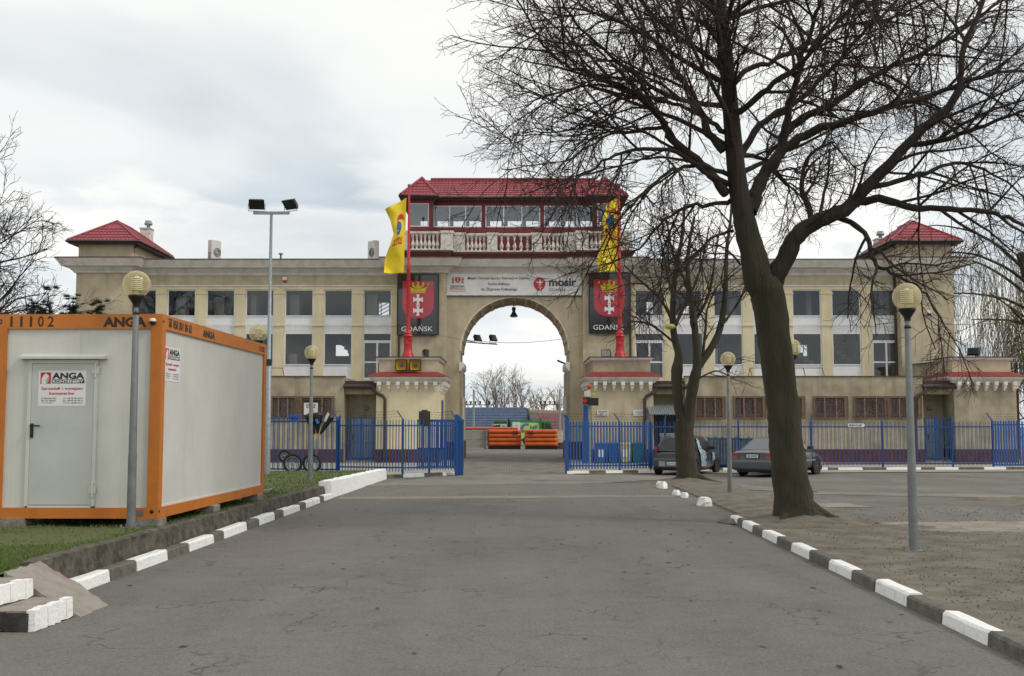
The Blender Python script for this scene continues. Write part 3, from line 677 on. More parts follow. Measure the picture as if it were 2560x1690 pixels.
# staircases seen through the lower glazing
def stair(x0, x1, z0, z1, y, flip=1):
    mb = MB(); n = 10
    for i in range(n):
        a = x0+(x1-x0)*i/n; b = x0+(x1-x0)*(i+1)/n; z = z0+(z1-z0)*(i+1)/n
        mb.box(min(a,b), max(a,b), y, y+1.0, z-.28, z)
    s_ = mb.build('staircase', INW, B); m2 = MB()
    for k in range(5): m2.tube([(x0, y-.06, z0+.25+.2*k), (x1, y-.06, z1+.25+.2*k)], .022, 6)
    for i in range(5): t = i/4; x = x0+(x1-x0)*t; m2.tube([(x, y-.06, z0+(z1-z0)*t), (x, y-.06, z0+(z1-z0)*t+1.1)], .025, 6)
    m2.build('handrail', DARK, s_)
bl = [b for b in bays if b[2] < 0]; brr = [b for b in bays if b[2] > 0]
stair(bl[5][1]+.6, bl[5][0]+.2, zl0-.2, zl1+.2, YW+2.0); stair(brr[4][0]-.3, brr[4][1]+.9, zl1+.2, zl0-.3, YW+2.0); stair(brr[5][0], brr[5][1]+1.2, zl1+.1, zl0-.3, YW+2.2)
stair(bl[6][0]+.3, bl[6][1]+.6, zu0-.2, zu0+.7, YW+1.6)
# --- towers, flanks
for sgn in (-1, 1):
    xa, xb = sorted((CX+sgn*HT0, CX+sgn*HT1))
    mb = MB(); mb.box(xa, xb, YT, 63.4, 0, zc(.5)); mb.build('tower_wall', STUCCO, B)
    xa2, xb2 = sorted((CX+sgn*(HT0-.1), CX+sgn*(HT1-.06)))
    z0, z1 = zc(-.02), PZ(603, YT)
    mb = MB(); mb.box(xa2, xb2, YT+.05, 60.4, z0-.1, z1); mb.build('tower_attic', STUCCO, B)
    ex0, ex1, ey0, ey1, ez = xa2-.42, xb2+.42, YT-.38, 60.9, z1-.02; xm = (ex0+ex1)/2; pz = PZ(555, YT+1.6); py0, py1 = YT+1.55, 59.2
    mb = MB()
    tiled(mb, (ex0,ey0,ez), (ex1,ey0,ez), (xm,py0,pz), (xm,py0,pz))
    tiled(mb, (ex1,ey0,ez), (ex1,ey1,ez), (xm,py1,pz), (xm,py0,pz)); tiled(mb, (ex0,ey1,ez), (ex0,ey0,ez), (xm,py0,pz), (xm,py1,pz)); tiled(mb, (ex1,ey1,ez), (ex0,ey1,ez), (xm,py1,pz), (xm,py1,pz))
    rf = mb.build('roof', TILE, B)
    mb = MB(); mb.tube([(ex0,ey0,ez+.05),(xm,py0,pz+.05),(xm,py1,pz+.05)], .055, 6); mb.tube([(ex1,ey0,ez+.05),(xm,py0,pz+.05)], .055, 6); mb.tube([(ex1,ey1,ez+.05),(xm,py1,pz+.05)], .055, 6); mb.build('ridge_cap', TILE, rf)
    mb = MB(); mb.box(ex0+.02, ex1-.02, ey0+.03, ey1-.03, ez-.14, ez-.02); mb.tube([(ex0-.03,ey0-.05,ez-.03),(ex1+.03,ey0-.05,ez-.03),(ex1+.03,ey1,ez-.03)], .065, 8)
    mb.tube([(ex0-.03,ey0-.05,ez-.03),(ex0-.03,ey1,ez-.03)], .065, 8)
    xi = ex1-.15 if sgn < 0 else ex0+.15
    mb.tube([(xi,ey0+.7,ez-.08),(xi-.3*(-sgn),ey0+.7,ez-.3),(xi-.3*(-sgn),ey0+.7,ez-1.0)], .045, 8); mb.build('gutter', GUT, rf)
    # downpipe in the corner tower / wing
    xp = CX+sgn*(HT0-.08); mb = MB(); mb.tube([(xp, YW-.14, zc(.75)), (xp, YW-.12, 1.0)], .06, 8); mb.build('downpipe', GUT, B)
    xa, xb = sorted((CX+sgn*HC, CX+sgn*HF))
    mb = MB(); mb.box(xa, xb, YF, 60.0, 0, zc(.5)); mb.build('flank_wall', STUCCO, B)
    mb = MB(); mb.box(xa-(.01), xb+.01, YF-.03, YF, 0.02, 0.95); mb.build('plinth', PLINTH, B)
    xp = CX+sgn*(HF-.14); mb = MB(); mb.tube([(xp, YF-.1, zc(.7)), (xp, YF-.1, 3.9)], .06, 8); mb.build('downpipe', GUT, B)
# chimney with steel cowl on the left tower, thinner on the right
for px, hw, gx, lab in ((367, .27, 0, 1), (2197, .22, 0, 2)):
    x, z = P(px, 580, 60.2); z0 = zc(0)-.2; z1 = PZ(574 if lab == 1 else 600, 60.2)
    mb = MB(); mb.box(x-hw, x+hw, 59.9, 60.5, z0, z1); mb.box(x-hw-.04, x+hw+.04, 59.86, 60.54, z1, z1+.06); ch = mb.build('chimney', OLDW, B)
    mb = MB(); mb.lathe([(.0,z1+.06),(.1,z1+.06),(.1,z1+.22),(.22,z1+.26),(.22,z1+.36),(.18,z1+.38),(.18,z1+.48),(0,z1+.5)], (x+.08,60.2,0), 12); mb.build('cowl', GALV, ch)
# --- arch wall
AR = (P(1423,860,YC)[0]-P(1147,860,YC)[0])/2; AZ = PZ(740, YC); zs_ = AZ-AR; YB = 59.7; acx = CX
def arch_pts(r, z, n=40): return [(acx - r*math.cos(math.pi*i/n), z + r*math.sin(math.pi*i/n)) for i in range(n+1)]
mb = MB(); ap = arch_pts(AR, zs_); zt = zc(.5)
for y, fl in ((YC, 0), (YB, 1)):
    for i in range(len(ap)-1):
        a, b = ap[i], ap[i+1]; q = ((a[0],y,a[1]),(b[0],y,b[1]),(b[0],y,zt),(a[0],y,zt)); mb.quad(*(q if not fl else q[::-1]))
    for s in (-1,1):
        e = acx+s*AR; o_ = acx+s*HC; l, r_ = sorted((e,o_)); q = ((l,y,0),(r_,y,0),(r_,y,zt),(l,y,zt)); mb.quad(*(q if not fl else q[::-1]))
for i in range(len(ap)-1): a, b = ap[i], ap[i+1]; mb.quad((a[0],YC,a[1]),(a[0],YB,a[1]),(b[0],YB,b[1]),(b[0],YC,b[1]))
for s in (-1,1): e = acx+s*AR; mb.quad((e,YC,0),(e,YB,0),(e,YB,zs_),(e,YC,zs_))
mb.build('arch_wall', STUCCO, B)
mb = MB()   # coffered soffit: cross ribs and three long bands
COF = M('coffer_brown_grey', (0.68, 0.59, 0.45), 0.9, 0.15, 3)
for i in range(1, 14):
    t = math.pi*i/14; r = AR-.05; c = (acx-r*math.cos(t), (YC+YB)/2, zs_+r*math.sin(t))
    mb.obox(c, (.16, YB-YC-.12, .12), 0, 0, 0, t-math.pi/2 if True else 0)
for yy in (YC+.10, YC+.35, YC+1.3, YC+2.2, YC+3.1, YB-.14):
    n = 40; w2 = .07 if yy not in (YC+.10,) else .09
    for i in range(n):
        t0, t1 = math.pi*i/n, math.pi*(i+1)/n
        for (ra, rb) in ((AR-.09, AR-.001),):
            p = [(acx-ra*math.cos(t0), zs_+ra*math.sin(t0)), (acx-ra*math.cos(t1), zs_+ra*math.sin(t1)), (acx-rb*math.cos(t1), zs_+rb*math.sin(t1)), (acx-rb*math.cos(t0), zs_+rb*math.sin(t0))]
            mb.quad(*[(x,yy-w2,z) for x,z in p][::-1]); mb.quad(*[(x,yy+w2,z) for x,z in p])
            mb.quad((p[0][0],yy-w2,p[0][1]),(p[0][0],yy+w2,p[0][1]),(p[1][0],yy+w2,p[1][1]),(p[1][0],yy-w2,p[1][1]))
mb.build('coffered_soffit', COF, B)
for s in (-1,1):   # imposts and white-painted lower jambs
    zi1, zi0 = PZ(905.5, YC), PZ(928, YC); e = acx+s*AR
    mb = MB(); pr = [(0.0,zi0),(0.05,zi0),(0.12,zi0+.1),(.2,zi0+.2),(.2,zi1),(0,zi1)]
    for (ya, yb) in ((YC-.10, YB+.1),):
        poly = [(e-s*(o_-.001), z) for o_, z in pr]; mb.prism(poly if s < 0 else poly[::-1], ya, yb)
    mb.build('impost', CORN, B)
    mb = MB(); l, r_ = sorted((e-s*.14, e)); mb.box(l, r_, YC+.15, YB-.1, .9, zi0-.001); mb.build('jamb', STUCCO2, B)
    mb = MB(); l, r_ = sorted((e-s*.18, e-s*.14)); mb.box(l, r_, YC+.9, YB-.1, .95, PZ(991,YC)); mb.build('jamb_panel', OLDW, B)
    mb = MB(); l, r_ = sorted((e-s*.20, acx+s*HC)); mb.box(l, r_, YC-.03, YB, .02, .9); mb.build('plinth', PLINTH, B)
# --- flat roof and main cornice round the whole front
path = [(CX-HT1,63.4),(CX-HT1,YT),(CX-HT0,YT),(CX-HT0,YW),(CX-HF,YW),(CX-HF,YF),(CX-HC,YF),(CX-HC,YC),(CX+HC,YC),(CX+HC,YF),(CX+HF,YF),(CX+HF,YW),(CX+HT0,YW),(CX+HT0,YT),(CX+HT1,YT),(CX+HT1,63.4)]
mb = MB(); sweep(mb, path, [(-.2,zc(.6)),(-.2,zc(0)),(.80,zc(0)),(.80,zc(.05)),(.76,zc(.10)),(.60,zc(.34)),(.58,zc(.38)),(.34,zc(.40)),(.30,zc(.46)),(.14,zc(.60)),(.10,zc(.68)),(0.001,zc(.68))]); mb.build('cornice', CORN, B)
mb = MB(); sweep(mb, path, [(-.2,zc(.001)),(-.2,zc(-.05)),(.83,zc(-.035)),(.83,zc(0.02)),(.81,zc(0.02)),(.81,zc(.001))]); mb.build('roof_flashing', REDM, B)
mb = MB(); mb.prism([(p[0],p[1]) for p in path], zc(.05), zc(.01), 0, 'Z'); mb.build('flat_roof', ROOFD, B)
# --- balustrade storey
zp0, zp1 = PZ(641, 54.9), PZ(624, 54.9)
pf = [(CX-HF+.1,61.8),(CX-HF+.1,YF-.25),(CX-HC+.05,YF-.25),(CX-HC+.05,YC-.1),(CX+HC-.05,YC-.1),(CX+HC-.05,YF-.25),(CX+HF-.1,YF-.25),(CX+HF-.1,61.8)]
mb = MB(); sweep(mb, pf, [(-.3,zp0-.1),(-.3,zp1),(.22,zp1),(.22,zp1-.08),(0,zp0-.1)]); mb.build('dark_red_parapet', REDM, B)
mb = MB(); mb.prism([(CX-HF+.1,YF),(CX-HC,YF),(CX-HC,YC),(CX+HC,YC),(CX+HC,YF),(CX+HF-.1,YF),(CX+HF-.1,61.8),(CX-HF+.1,61.8)], zp0-.05, zp1-.01, 0, 'Z'); mb.build('terrace_slab', ROOFD, B)
zb0, zb1 = zp1, PZ(578, 55.2)
bal = MB(); pills = []
def rail_seg(x0, x1, y): 
    bal.box(x0, x1, y-.11, y+.11, zb0, zb0+.10); bal.box(x0, x1, y-.13, y+.13, zb1-.09, zb1); bal.box(x0, x1, y-.10, y+.10, zb1-.14, zb1-.09)
YBf, YBc = YF-.15, YC+.02
pil = [(HC-.02, .30, YBf), (HC-.62, .30, YBc), (1.14, .26, YBc), (HF-.32, .30, YBf)]
xs_p = []
for s in (-1,1):
    for c, hw, y in pil: bal.box(CX+s*c-hw, CX+s*c+hw, y-.16, y+.16, zb0, zb1-.09); bal.box(CX+s*c-hw-.05, CX+s*c+hw+.05, y-.19, y+.19, zb1-.09, zb1+.03); bal.box(CX+s*c-hw-.03, CX+s*c+hw+.03, y-.18, y+.18, zb0, zb0+.14)
for a, b, y in ((-HF+.1+.3, -HC-.3, YBf), (-HC+.9, -1.4, YBc), (-.88, .88, YBc), (1.4, HC-.9, YBc), (HC+.3, HF-.4, YBf)): rail_seg(CX+a, CX+b, y)
for s in (-1,1):
    x = CX+s*(HF-.32); bal.box(x-.11, x+.11, YBf+.1, 61.5, zb0, zb0+.1); bal.box(x-.13, x+.13, YBf+.1, 61.5, zb1-.09, zb1)
balo = bal.build('balustrade', OLDW, B)
hb = zb1-.14-(zb0+.10); pr = [(.075,0),(.075,.06),(.045,.09),(.05,.13),(.095,.26),(.10,.33),(.07,.46),(.04,.62),(.038,.72),(.06,.80),(.05,.84),(.075,.90),(.075,1.0)]
bm_ = MB(); bm_.lathe([(r*1.05, z*hb) for r, z in pr], (0,0,0), 10); b0 = None
for a, b, y, n in ((-HF+.7, -HC-.35, YBf, 7), (-HC+.95, -1.45, YBc, 5), (-.83, .83, YBc, 5), (1.45, HC-.95, YBc, 5), (HC+.35, HF-.7, YBf, 7)):
    for i in range(n):
        x = CX+a+(b-a)*(i+.5)/n
        if b0 is None: b0 = bm_.build('baluster', OLDW); o = b0
        else: o = b0.copy(); COL.objects.link(o)
        o.parent = balo; o.location = (x-CX, y-55.5, zb0+.10)
# --- red glazed pavilion
ze = PZ(492, 56.6); yfl, yce, ybk = 56.5, 57.0, 62.2
xw0, xw1 = CX-HF+.45, CX+HF-.45; xi0, xi1 = PX(1079,540,yfl), PX(1489,540,yfl)
wz0, wz1 = PZ(566.5, yfl), PZ(508, yfl); cz0, cz1 = PZ(568, yce), PZ(514, yce)
pv = MB()
wl = [(PX(1023,540,yfl), PX(1072,540,yfl), wz0, wz1)]; wr = [(PX(1493,540,yfl), PX(1545,540,yfl), wz0, wz1)]
wc = [(PX(a,540,yce), PX(b,540,yce), cz0, cz1) for a, b in ((1084,1204),(1213.5,1350.5),(1360,1484))]
wall_holes(pv, xw0, xi0, zp1, ze, yfl, yfl+.18, wl); wall_holes(pv, xi1, xw1, zp1, ze, yfl, yfl+.18, wr); wall_holes(pv, xi0, xi1, zp1, ze, yce, yce+.18, wc)
pv.box(xi0-.12, xi0-.001, yfl+.18, yce+.1, zp1, ze); pv.box(xi1+.001, xi1+.12, yfl+.18, yce+.1, zp1, ze)
pv.box(xw0, xw0+.18, yfl+.18, ybk, zp1, ze); pv.box(xw1-.18, xw1, yfl+.18, ybk, zp1, ze); pv.build('pavilion_wall', REDW, B)
bh = [(PX(a,560,62)+.03, PX(b,560,62)-.03, cz0-.2, PZ(544,62)) for a, b in ((1030,1070),(1092,1122),(1132,1162),(1172,1203),(1224,1255),(1268,1306),(1314,1350),(1372,1402),(1412,1438),(1450,1482),(1497,1540))]
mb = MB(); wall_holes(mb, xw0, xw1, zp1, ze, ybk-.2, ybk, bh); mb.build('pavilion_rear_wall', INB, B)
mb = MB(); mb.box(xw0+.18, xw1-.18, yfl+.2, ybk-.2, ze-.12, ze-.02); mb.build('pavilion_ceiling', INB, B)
for (a,b,c,d) in wl+wr: pane_grid('window', a, b, c, d, yfl+.02, B, 1, gl=GLASSB, frame=.045)
for (a,b,c,d) in wc: pane_grid('window', a, b, c, d, yce+.02, B, 3, gl=GLASSB, frame=.05)
# roof
zrd = PZ(451, 59.4); el, er = PX(1001,489,56.1), PX(1567,489,56.1); fe = 56.1; ce = 56.55; rx0, rx1 = PX(1060,450,59.4), PX(1508,450,59.4)
gi0, gi1 = PX(1094,487,fe), PX(1470,487,fe); ge = ze-.02
mb = MB(); tiled(mb, (gi0-1.1,ce,ge), (gi1+1.1,ce,ge), (gi1+1.1,59.4,zrd), (gi0-1.1,59.4,zrd), pitch=.185, row=.34)
tiled(mb, (er,62.7,ge), (el,62.7,ge), (rx0,59.4,zrd), (rx1,59.4,zrd))
tiled(mb, (el,62.7,ge), (el,fe,ge), (rx0,59.4,zrd), (rx0,59.4,zrd)); tiled(mb, (er,fe,ge), (er,62.7,ge), (rx1,59.4,zrd), (rx1,59.4,zrd))
for (a, b, s) in ((el, gi0, -1), (gi1, er, 1)):
    m_ = PX(1055,444,57.6) if s < 0 else PX(1511,444,57.6); zpk = PZ(447,57.6)
    tiled(mb, (a,fe,ge), (b,fe,ge), (m_,57.6,zpk), (m_,57.6,zpk), pitch=.185, row=.34)
    tiled(mb, (b,fe,ge), (b,59.4,ge+.0), (m_,59.6,zpk+.1), (m_,57.6,zpk)) if s < 0 else tiled(mb, (a,59.4,ge), (a,fe,ge), (m_,57.6,zpk), (m_,59.6,zpk+.1))
    tiled(mb, (a,59.4,ge), (a,fe,ge), (m_,57.6,zpk), (m_,59.6,zpk+.1)) if s < 0 else tiled(mb, (b,fe,ge), (b,59.4,ge), (m_,59.6,zpk+.1), (m_,57.6,zpk))
prf = mb.build('pavilion_roof', TILE, B)
mb = MB(); mb.tube([(gi0-.6,59.4,zrd+.06),(gi1+.6,59.4,zrd+.06)], .08, 8)
for (a, b, m_) in ((el, gi0, PX(1055,444,57.6)), (gi1, er, PX(1511,444,57.6))):
    zpk = PZ(447,57.6); mb.tube([(a,fe,ge+.05),(m_,57.6,zpk+.06),(m_,59.6,zpk+.14)], .075, 8); mb.tube([(b,fe,ge+.05),(m_,57.6,zpk+.06)], .075, 8)
mb.build('ridge_cap', TILE, prf)
mb = MB(); mb.box(el+.03, gi0+.02, fe+.03, 62.6, ge-.15, ge-.01); mb.box(gi1-.02, er-.03, fe+.03, 62.6, ge-.15, ge-.01); mb.box(gi0+.02, gi1-.02, ce+.03, 62.6, ge-.15, ge-.01)
mb.build('eaves', REDM, prf)
mb = MB(); mb.tube([(el-.04,62.6,ge-.03),(el-.04,fe-.05,ge-.03),(gi0+.05,fe-.05,ge-.03),(gi0+.05,ce-.05,ge-.03),(gi1-.05,ce-.05,ge-.03),(gi1-.05,fe-.05,ge-.03),(er+.04,fe-.05,ge-.03),(er+.04,62.6,ge-.03)], .07, 8)
for xg in (gi0+.02, gi1-.02): 
    s = -1 if xg < CX else 1
    mb.tube([(xg,fe,ge-.05),(xg+s*.28,fe+.15,ge-.32),(xg+s*.30,fe+.15,ge-.5),(xg+s*.30,fe+.15,zp1-.45)], .045, 8)
mb.build('gutter', GUT, prf)
# --- annexes in front of the wings
ann = []
za = PZ(942, YG)
grl = [1738,1833,1931,2033,2133,2218]
def annex(xa, xb, gr, s):
    ann_h = [(PX(a,1018,YG), PX(b,1018,YG), PZ(1043,YG), PZ(995,YG)) for a, b in gr]
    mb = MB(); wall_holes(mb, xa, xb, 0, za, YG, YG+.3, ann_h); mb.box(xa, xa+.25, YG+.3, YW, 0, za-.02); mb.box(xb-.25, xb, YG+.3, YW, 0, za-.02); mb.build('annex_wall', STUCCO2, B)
    mb = MB(); mb.box(xa-.04, xb+.04, YG-.05, YG+.3, za-.001, za+.045); mb.build('parapet_flashing', REDM, B)
    mb = MB(); mb.box(xa+.25, xb-.25, YG+.3, YW, za-.6, za-.4); mb.build('annex_roof', ROOFD, B)
    mb = MB(); mb.box(xa-.015, xb+.015, YG-.025, YG-.001, .02, PZ(1123,YG)); mb.build('annex_plinth', PLINTH, B)
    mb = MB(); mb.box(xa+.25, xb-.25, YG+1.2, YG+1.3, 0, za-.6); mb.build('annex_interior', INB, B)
    for (a,b,c,d) in ann_h:
        pane_grid('window', a+.03, b-.03, c+.03, d-.03, YG+.12, B, 1, gl=GLASS, frame=.07, mat=M('brown_grey_frame',(.22,.19,.17),.7))
        m2 = MB(); x0, x1, z0, z1 = a-.13, b+.13, c-.07, d+.08; y = YG-.10
        for q in ((x0,x1,z1-.05,z1),(x0,x1,z0,z0+.05)): m2.box(q[0],q[1],y-.02,y+.02,q[2],q[3])
        m2.box(x0, x0+.05, y-.02, y+.02, z0+.05, z1-.05); m2.box(x1-.05, x1, y-.02, y+.02, z0+.05, z1-.05)
        m2.box(x0+.05, x1-.05, y-.012, y+.012, z0+.18, z0+.205); m2.box(x0,x0+.02,y+.02,YG,z0+.1,z0+.13); m2.box(x1-.02,x1,y+.02,YG,z1-.13,z1-.1)
        n = 2
        for i in range(1, n+1): xm = x0+(x1-x0)*i/(n+1); m2.box(xm-.018, xm+.018, y-.017, y+.017, z0+.05, z1-.05, 1)
        # wire mesh infill
        nn = int((x1-x0-.1)/.05)
        for i in range(nn): xm = x0+.05+(x1-x0-.1)*(i+.5)/nn; m2.box(xm-.004, xm+.004, y-.004, y+.004, z0+.05, z1-.05)
        nn = int((z1-z0-.1)/.05)
        for i in range(nn): zm = z0+.05+(z1-z0-.1)*(i+.5)/nn; m2.box(x0+.05, x1-.05, y+.005, y+.011, zm-.004, zm+.004)
        m2.build('window_grille', [RUST, BARS], B)
xa_l = PX(262,1050,YG); xb_l = PX(859.5,1050,YG); xa_r, xb_r = PX(1714,1050,YG), PX(2309,1050,YG)
annex(xa_l, xb_l, [(290,362),(386,458),(484,556),(583,655),(681,736),(753,829)], -1)
annex(xa_r, xb_r, [(1742,1806),(1838,1907),(1935,2005),(2038,2112),(2138,2212),(2226,2296)], 1)
# --- gatehouses (four, under the flagpoles and at the outer ends)
def gatehouse(x0, x1, wallmat, yb=YF):
    z = lambda py: PZ(py, YG)
    mb = MB(); mb.box(x0, x1, YG, yb, 0, z(955)); mb.build('gatehouse_wall', wallmat, B)
    mb = MB(); mb.box(x0-.02, x1+.02, YG-.025, yb, .02, z(1123)); mb.build('plinth', PLINTH, B)
    p = [(x0,yb),(x0,YG),(x1,YG),(x1,yb)]
    zz = z(941); mb = MB(); sweep(mb, p, [(-.1,zz-.30),(-.1,zz),(.34,zz),(.34,zz-.05),(.26,zz-.14),(.12,zz-.24),(.08,zz-.30)])
    n = 7
    for i in range(n):
        xm = x0+.16+(x1-x0-.32)*i/(n-1); mb.box(xm-.085, xm+.085, YG-.30, YG, zz-.42, zz-.24); mb.box(xm-.065, xm+.065, YG-.22, YG, zz-.56, zz-.42); mb.box(xm-.045, xm+.045, YG-.13, YG, zz-.66, zz-.56)
    for xs, s in ((x0,-1),(x1,1)):
        for i in range(6):
            ym = YG+.3+i*.62
            if ym > yb-.3: break
            for dd, h0, h1, ww in ((.30,.42,.24,.085),(.22,.56,.42,.065),(.13,.66,.56,.045)):
                l, r_ = sorted((xs, xs+s*dd)); mb.box(l, r_, ym-ww, ym+ww, zz-h0, zz-h1)
    mb.build('gatehouse_cornice', CORN, B)
    x0u, x1u, yu = x0+.08, x1-.08, YG+.30; zr_ = z(929)
    mb = MB(); e = .37
    for q in (((x0-e,YG-e,zz+.012),(x1+e,YG-e,zz+.012),(x1u,yu,zr_),(x0u,yu,zr_)), ((x1+e,YG-e,zz+.012),(x1+e,yb-.02,zz+.012),(x1u,yb-.02,zr_),(x1u,yu,zr_)), ((x0-e,yb-.02,zz+.012),(x0-e,YG-e,zz+.012),(x0u,yu,zr_),(x0u,yb-.02,zr_))): mb.quad(*q)
    mb.box(x0-e, x1+e, YG-e, YG-e+.02, zz-.03, zz+.012); mb.build('skirt_roof', REDF, B)
    zt_ = z(895)
    mb = MB(); mb.box(x0u, x1u, yu, yb-.01, zz-.1, zt_); mb.build('gatehouse_attic', STUCCO2 if wallmat is STUCCO else STUCCO, B)
    mb = MB(); sweep(mb, [(x0u,yb-.01),(x0u,yu),(x1u,yu),(x1u,yb-.01)], [(-.05,zt_-.10),(-.05,zt_+.03),(.13,zt_+.03),(.12,zt_-.02),(.04,zt_-.10)]); mb.build('attic_moulding', CORN, B)
    mb = MB(); mb.box(x0u-.16, x1u+.16, yu-.16, yb-.02, zt_+.031, zt_+.08); mb.build('attic_roof', ROOFD, B)
    return (x0+x1)/2, zt_+.08, yu
g1 = gatehouse(PX(940,1050,YG), PX(1097,1050,YG), CREAM); g2 = gatehouse(PX(1480,1050,YG), PX(1634,1050,YG), STUCCO)
g3 = gatehouse(PX(2387,1050,YG), PX(2543,1050,YG), STUCCO2, 57.5); g4 = gatehouse(PX(30,1050,YG), PX(187,1050,YG), STUCCO2, 57.5)
# curved link parapet between the far right gatehouse and the tower
for s, gx in ((1, PX(2387,1050,YG)+.42), (-1, PX(187,1050,YG)-.42)):
    mb = MB(); xt = CX+s*(HT0+.2); n = 8; pts = []
    for i in range(n+1):
        t = i/n; pts.append((xt+(gx-xt)*t, YT-.3 + (YG+.45-YT+.3)*(1-math.cos(t*math.pi/2))**.9 if t < 1 else YG+.45))
    z0_, z1_ = PZ(948,YG), PZ(897,YG)
    for i in range(n):
        a, b = pts[i], pts[i+1]; mb.add([(a[0],a[1],z0_),(b[0],b[1],z0_),(b[0],b[1],z1_),(a[0],a[1],z1_),(a[0],a[1]+.25,z0_),(b[0],b[1]+.25,z0_),(b[0],b[1]+.25,z1_),(a[0],a[1]+.25,z1_)], [(0,1,2,3),(5,4,7,6),(3,2,6,7),(0,4,5,1)])
    mb.build('link_parapet', STUCCO2, B)
    m2 = MB()
    for i in range(n): m2.bar((pts[i][0],pts[i][1]-.02,z1_+.03), (pts[i+1][0],pts[i+1][1]-.02,z1_+.03), .3, .07)
    m2.build('parapet_moulding', CORN, B)
# --- recessed doorways between gatehouses and annexes
def doorway(xa, xb, s, dark=False):
    z = lambda py: PZ(py, YG)
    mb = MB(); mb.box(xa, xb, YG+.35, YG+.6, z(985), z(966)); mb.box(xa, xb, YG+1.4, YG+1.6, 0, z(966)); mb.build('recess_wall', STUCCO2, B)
    mb = MB(); mb.box(xa-.02, xb+.02, YG+.05, YG+2.5, z(968), z(958)); mb.tube([(xa-.02,YG-.02,z(966)),(xb+.1*s,YG-.02,z(966))], .11, 10); mb.box(xa,xb,YG+.2,YG+2.5,z(958),z(952))
    mb.build('porch_roof', GUT, B)
    # door
    dx0, dx1 = xa+.55*(1 if s>0 else .25), xb-.3; dz = z(1045)
    mb = MB(); mb.box(dx0, dx1, YG+1.30, YG+1.38, .2, dz); d = mb.build('door', M('pale_grey_door',(.45,.46,.44),.6,.1,3), B)
    m2 = MB(); m2.tube([(dx0+.12,YG+1.24,1.05),(dx0+.12,YG+1.24,1.3)], .02, 6); m2.build('handle', BLACK, d)
    mb = MB(); mb.box(xa+.05, xb-.05, YG+.5, YG+1.38, 0, .2); mb.box(xa-.1, xb+.1, YG+.2, YG+.5, 0, .1); mb.build('doorstep', CONC, B)
    # blue security gate
    if dark: mb = MB(); mb.box(xa+.05, xb-.05, YG+1.22, YG+1.28, .2, z(1034)); mb.build('dark_shutter', BLACK, B)  # black sheet stands in for the unlit doorway interior
    mb = MB(); n = int((xb-xa)/.12)
    for i in range(n+1): x = xa+.04+(xb-xa-.08)*i/n; mb.box(x-.012, x+.012, YG+.44, YG+.464, .15, z(1045))
    if dark: mb = MB(); mb.box(xa+.05,xa+.1,YG+.44,YG+.48,.15,1.0)
    for zz in ((.2,) if dark else (.2, .9, z(1047))): mb.box(xa+.02, xb-.02, YG+.43, YG+.475, zz, zz+.05)
    xm = (xa+xb)/2; mb.box(xm-.05, xm+.05, YG+.42, YG+.48, .12, 1.0 if dark else z(1045)); mb.build('security_gate', BLUE, B)
    # downpipe swinging round onto the gatehouse
    mb = MB(); gx = xb if s < 0 else xa; q = -s
    mb.tube([(gx-.1*q,YG-.04,z(966)),(gx-.1*q,YG-.06,z(975)),(gx+.02*q,YG-.1,z(983)),(gx+.32*q,YG-.12,z(990)),(gx+.42*q,YG-.12,z(998)),(gx+.42*q,YG-.12,.15)], .075, 8); mb.build('downpipe', GUT, B)
    # bulkhead lamp
    mb = MB(); mb.lathe([(.0,-.12),(.09,-.1),(.12,-.03),(.12,0)], ((xa+xb)/2+.1,YG+1.38,PZ(1019,YG)), 12, axis='Y'); mb.build('bulkhead_lamp', GALV, B)
doorway(xb_l, PX(940,1050,YG), -1); doorway(PX(1634,1050,YG), xa_r, 1, True); doorway(xb_r, PX(2387,1050,YG), 1)
mb = MB(); x0, x1 = PX(1625,1020,50), PX(1700,1020,50); n = 60; v = []
for i in range(n+1):
    x = x0+(x1-x0)*i/n; dz = .03*math.sin(i/n*13*2*math.pi); v += [(x,YG-.9,PZ(1036,50.1)+dz),(x,YG+.3,PZ(1012,51.3)+dz)]
mb.add(v, [(2*i,2*i+2,2*i+3,2*i+1) for i in range(n)], 0, True); mb.add([(p[0],p[1],p[2]-.015) for p in v], [(2*i+1,2*i+3,2*i+2,2*i) for i in range(n)], 0, True)
o = mb.build('corrugated_awning', GALV, B)
# black dark store under awning
# blue doors in gatehouse side and corner
for x0, x1, z0, z1, y in ((PX(1103,1030,YF-1.6),0,.95,PZ(1003,YF-1.8),YF-1.8),): pass
mb = MB(); xq = PX(1097,1050,YG)+.02; mb.box(xq, xq+.03, YG+1.8, YG+2.7, .2, PZ(1000,52.8)); mb.build('side_door', BLUE, B)
mb = MB(); xq = PX(1480,1050,YG)-.05; mb.box(xq, xq+.03, YG+1.8, YG+2.9, .2, PZ(1000,52.8)); mb.build('side_door', BLUE, B)

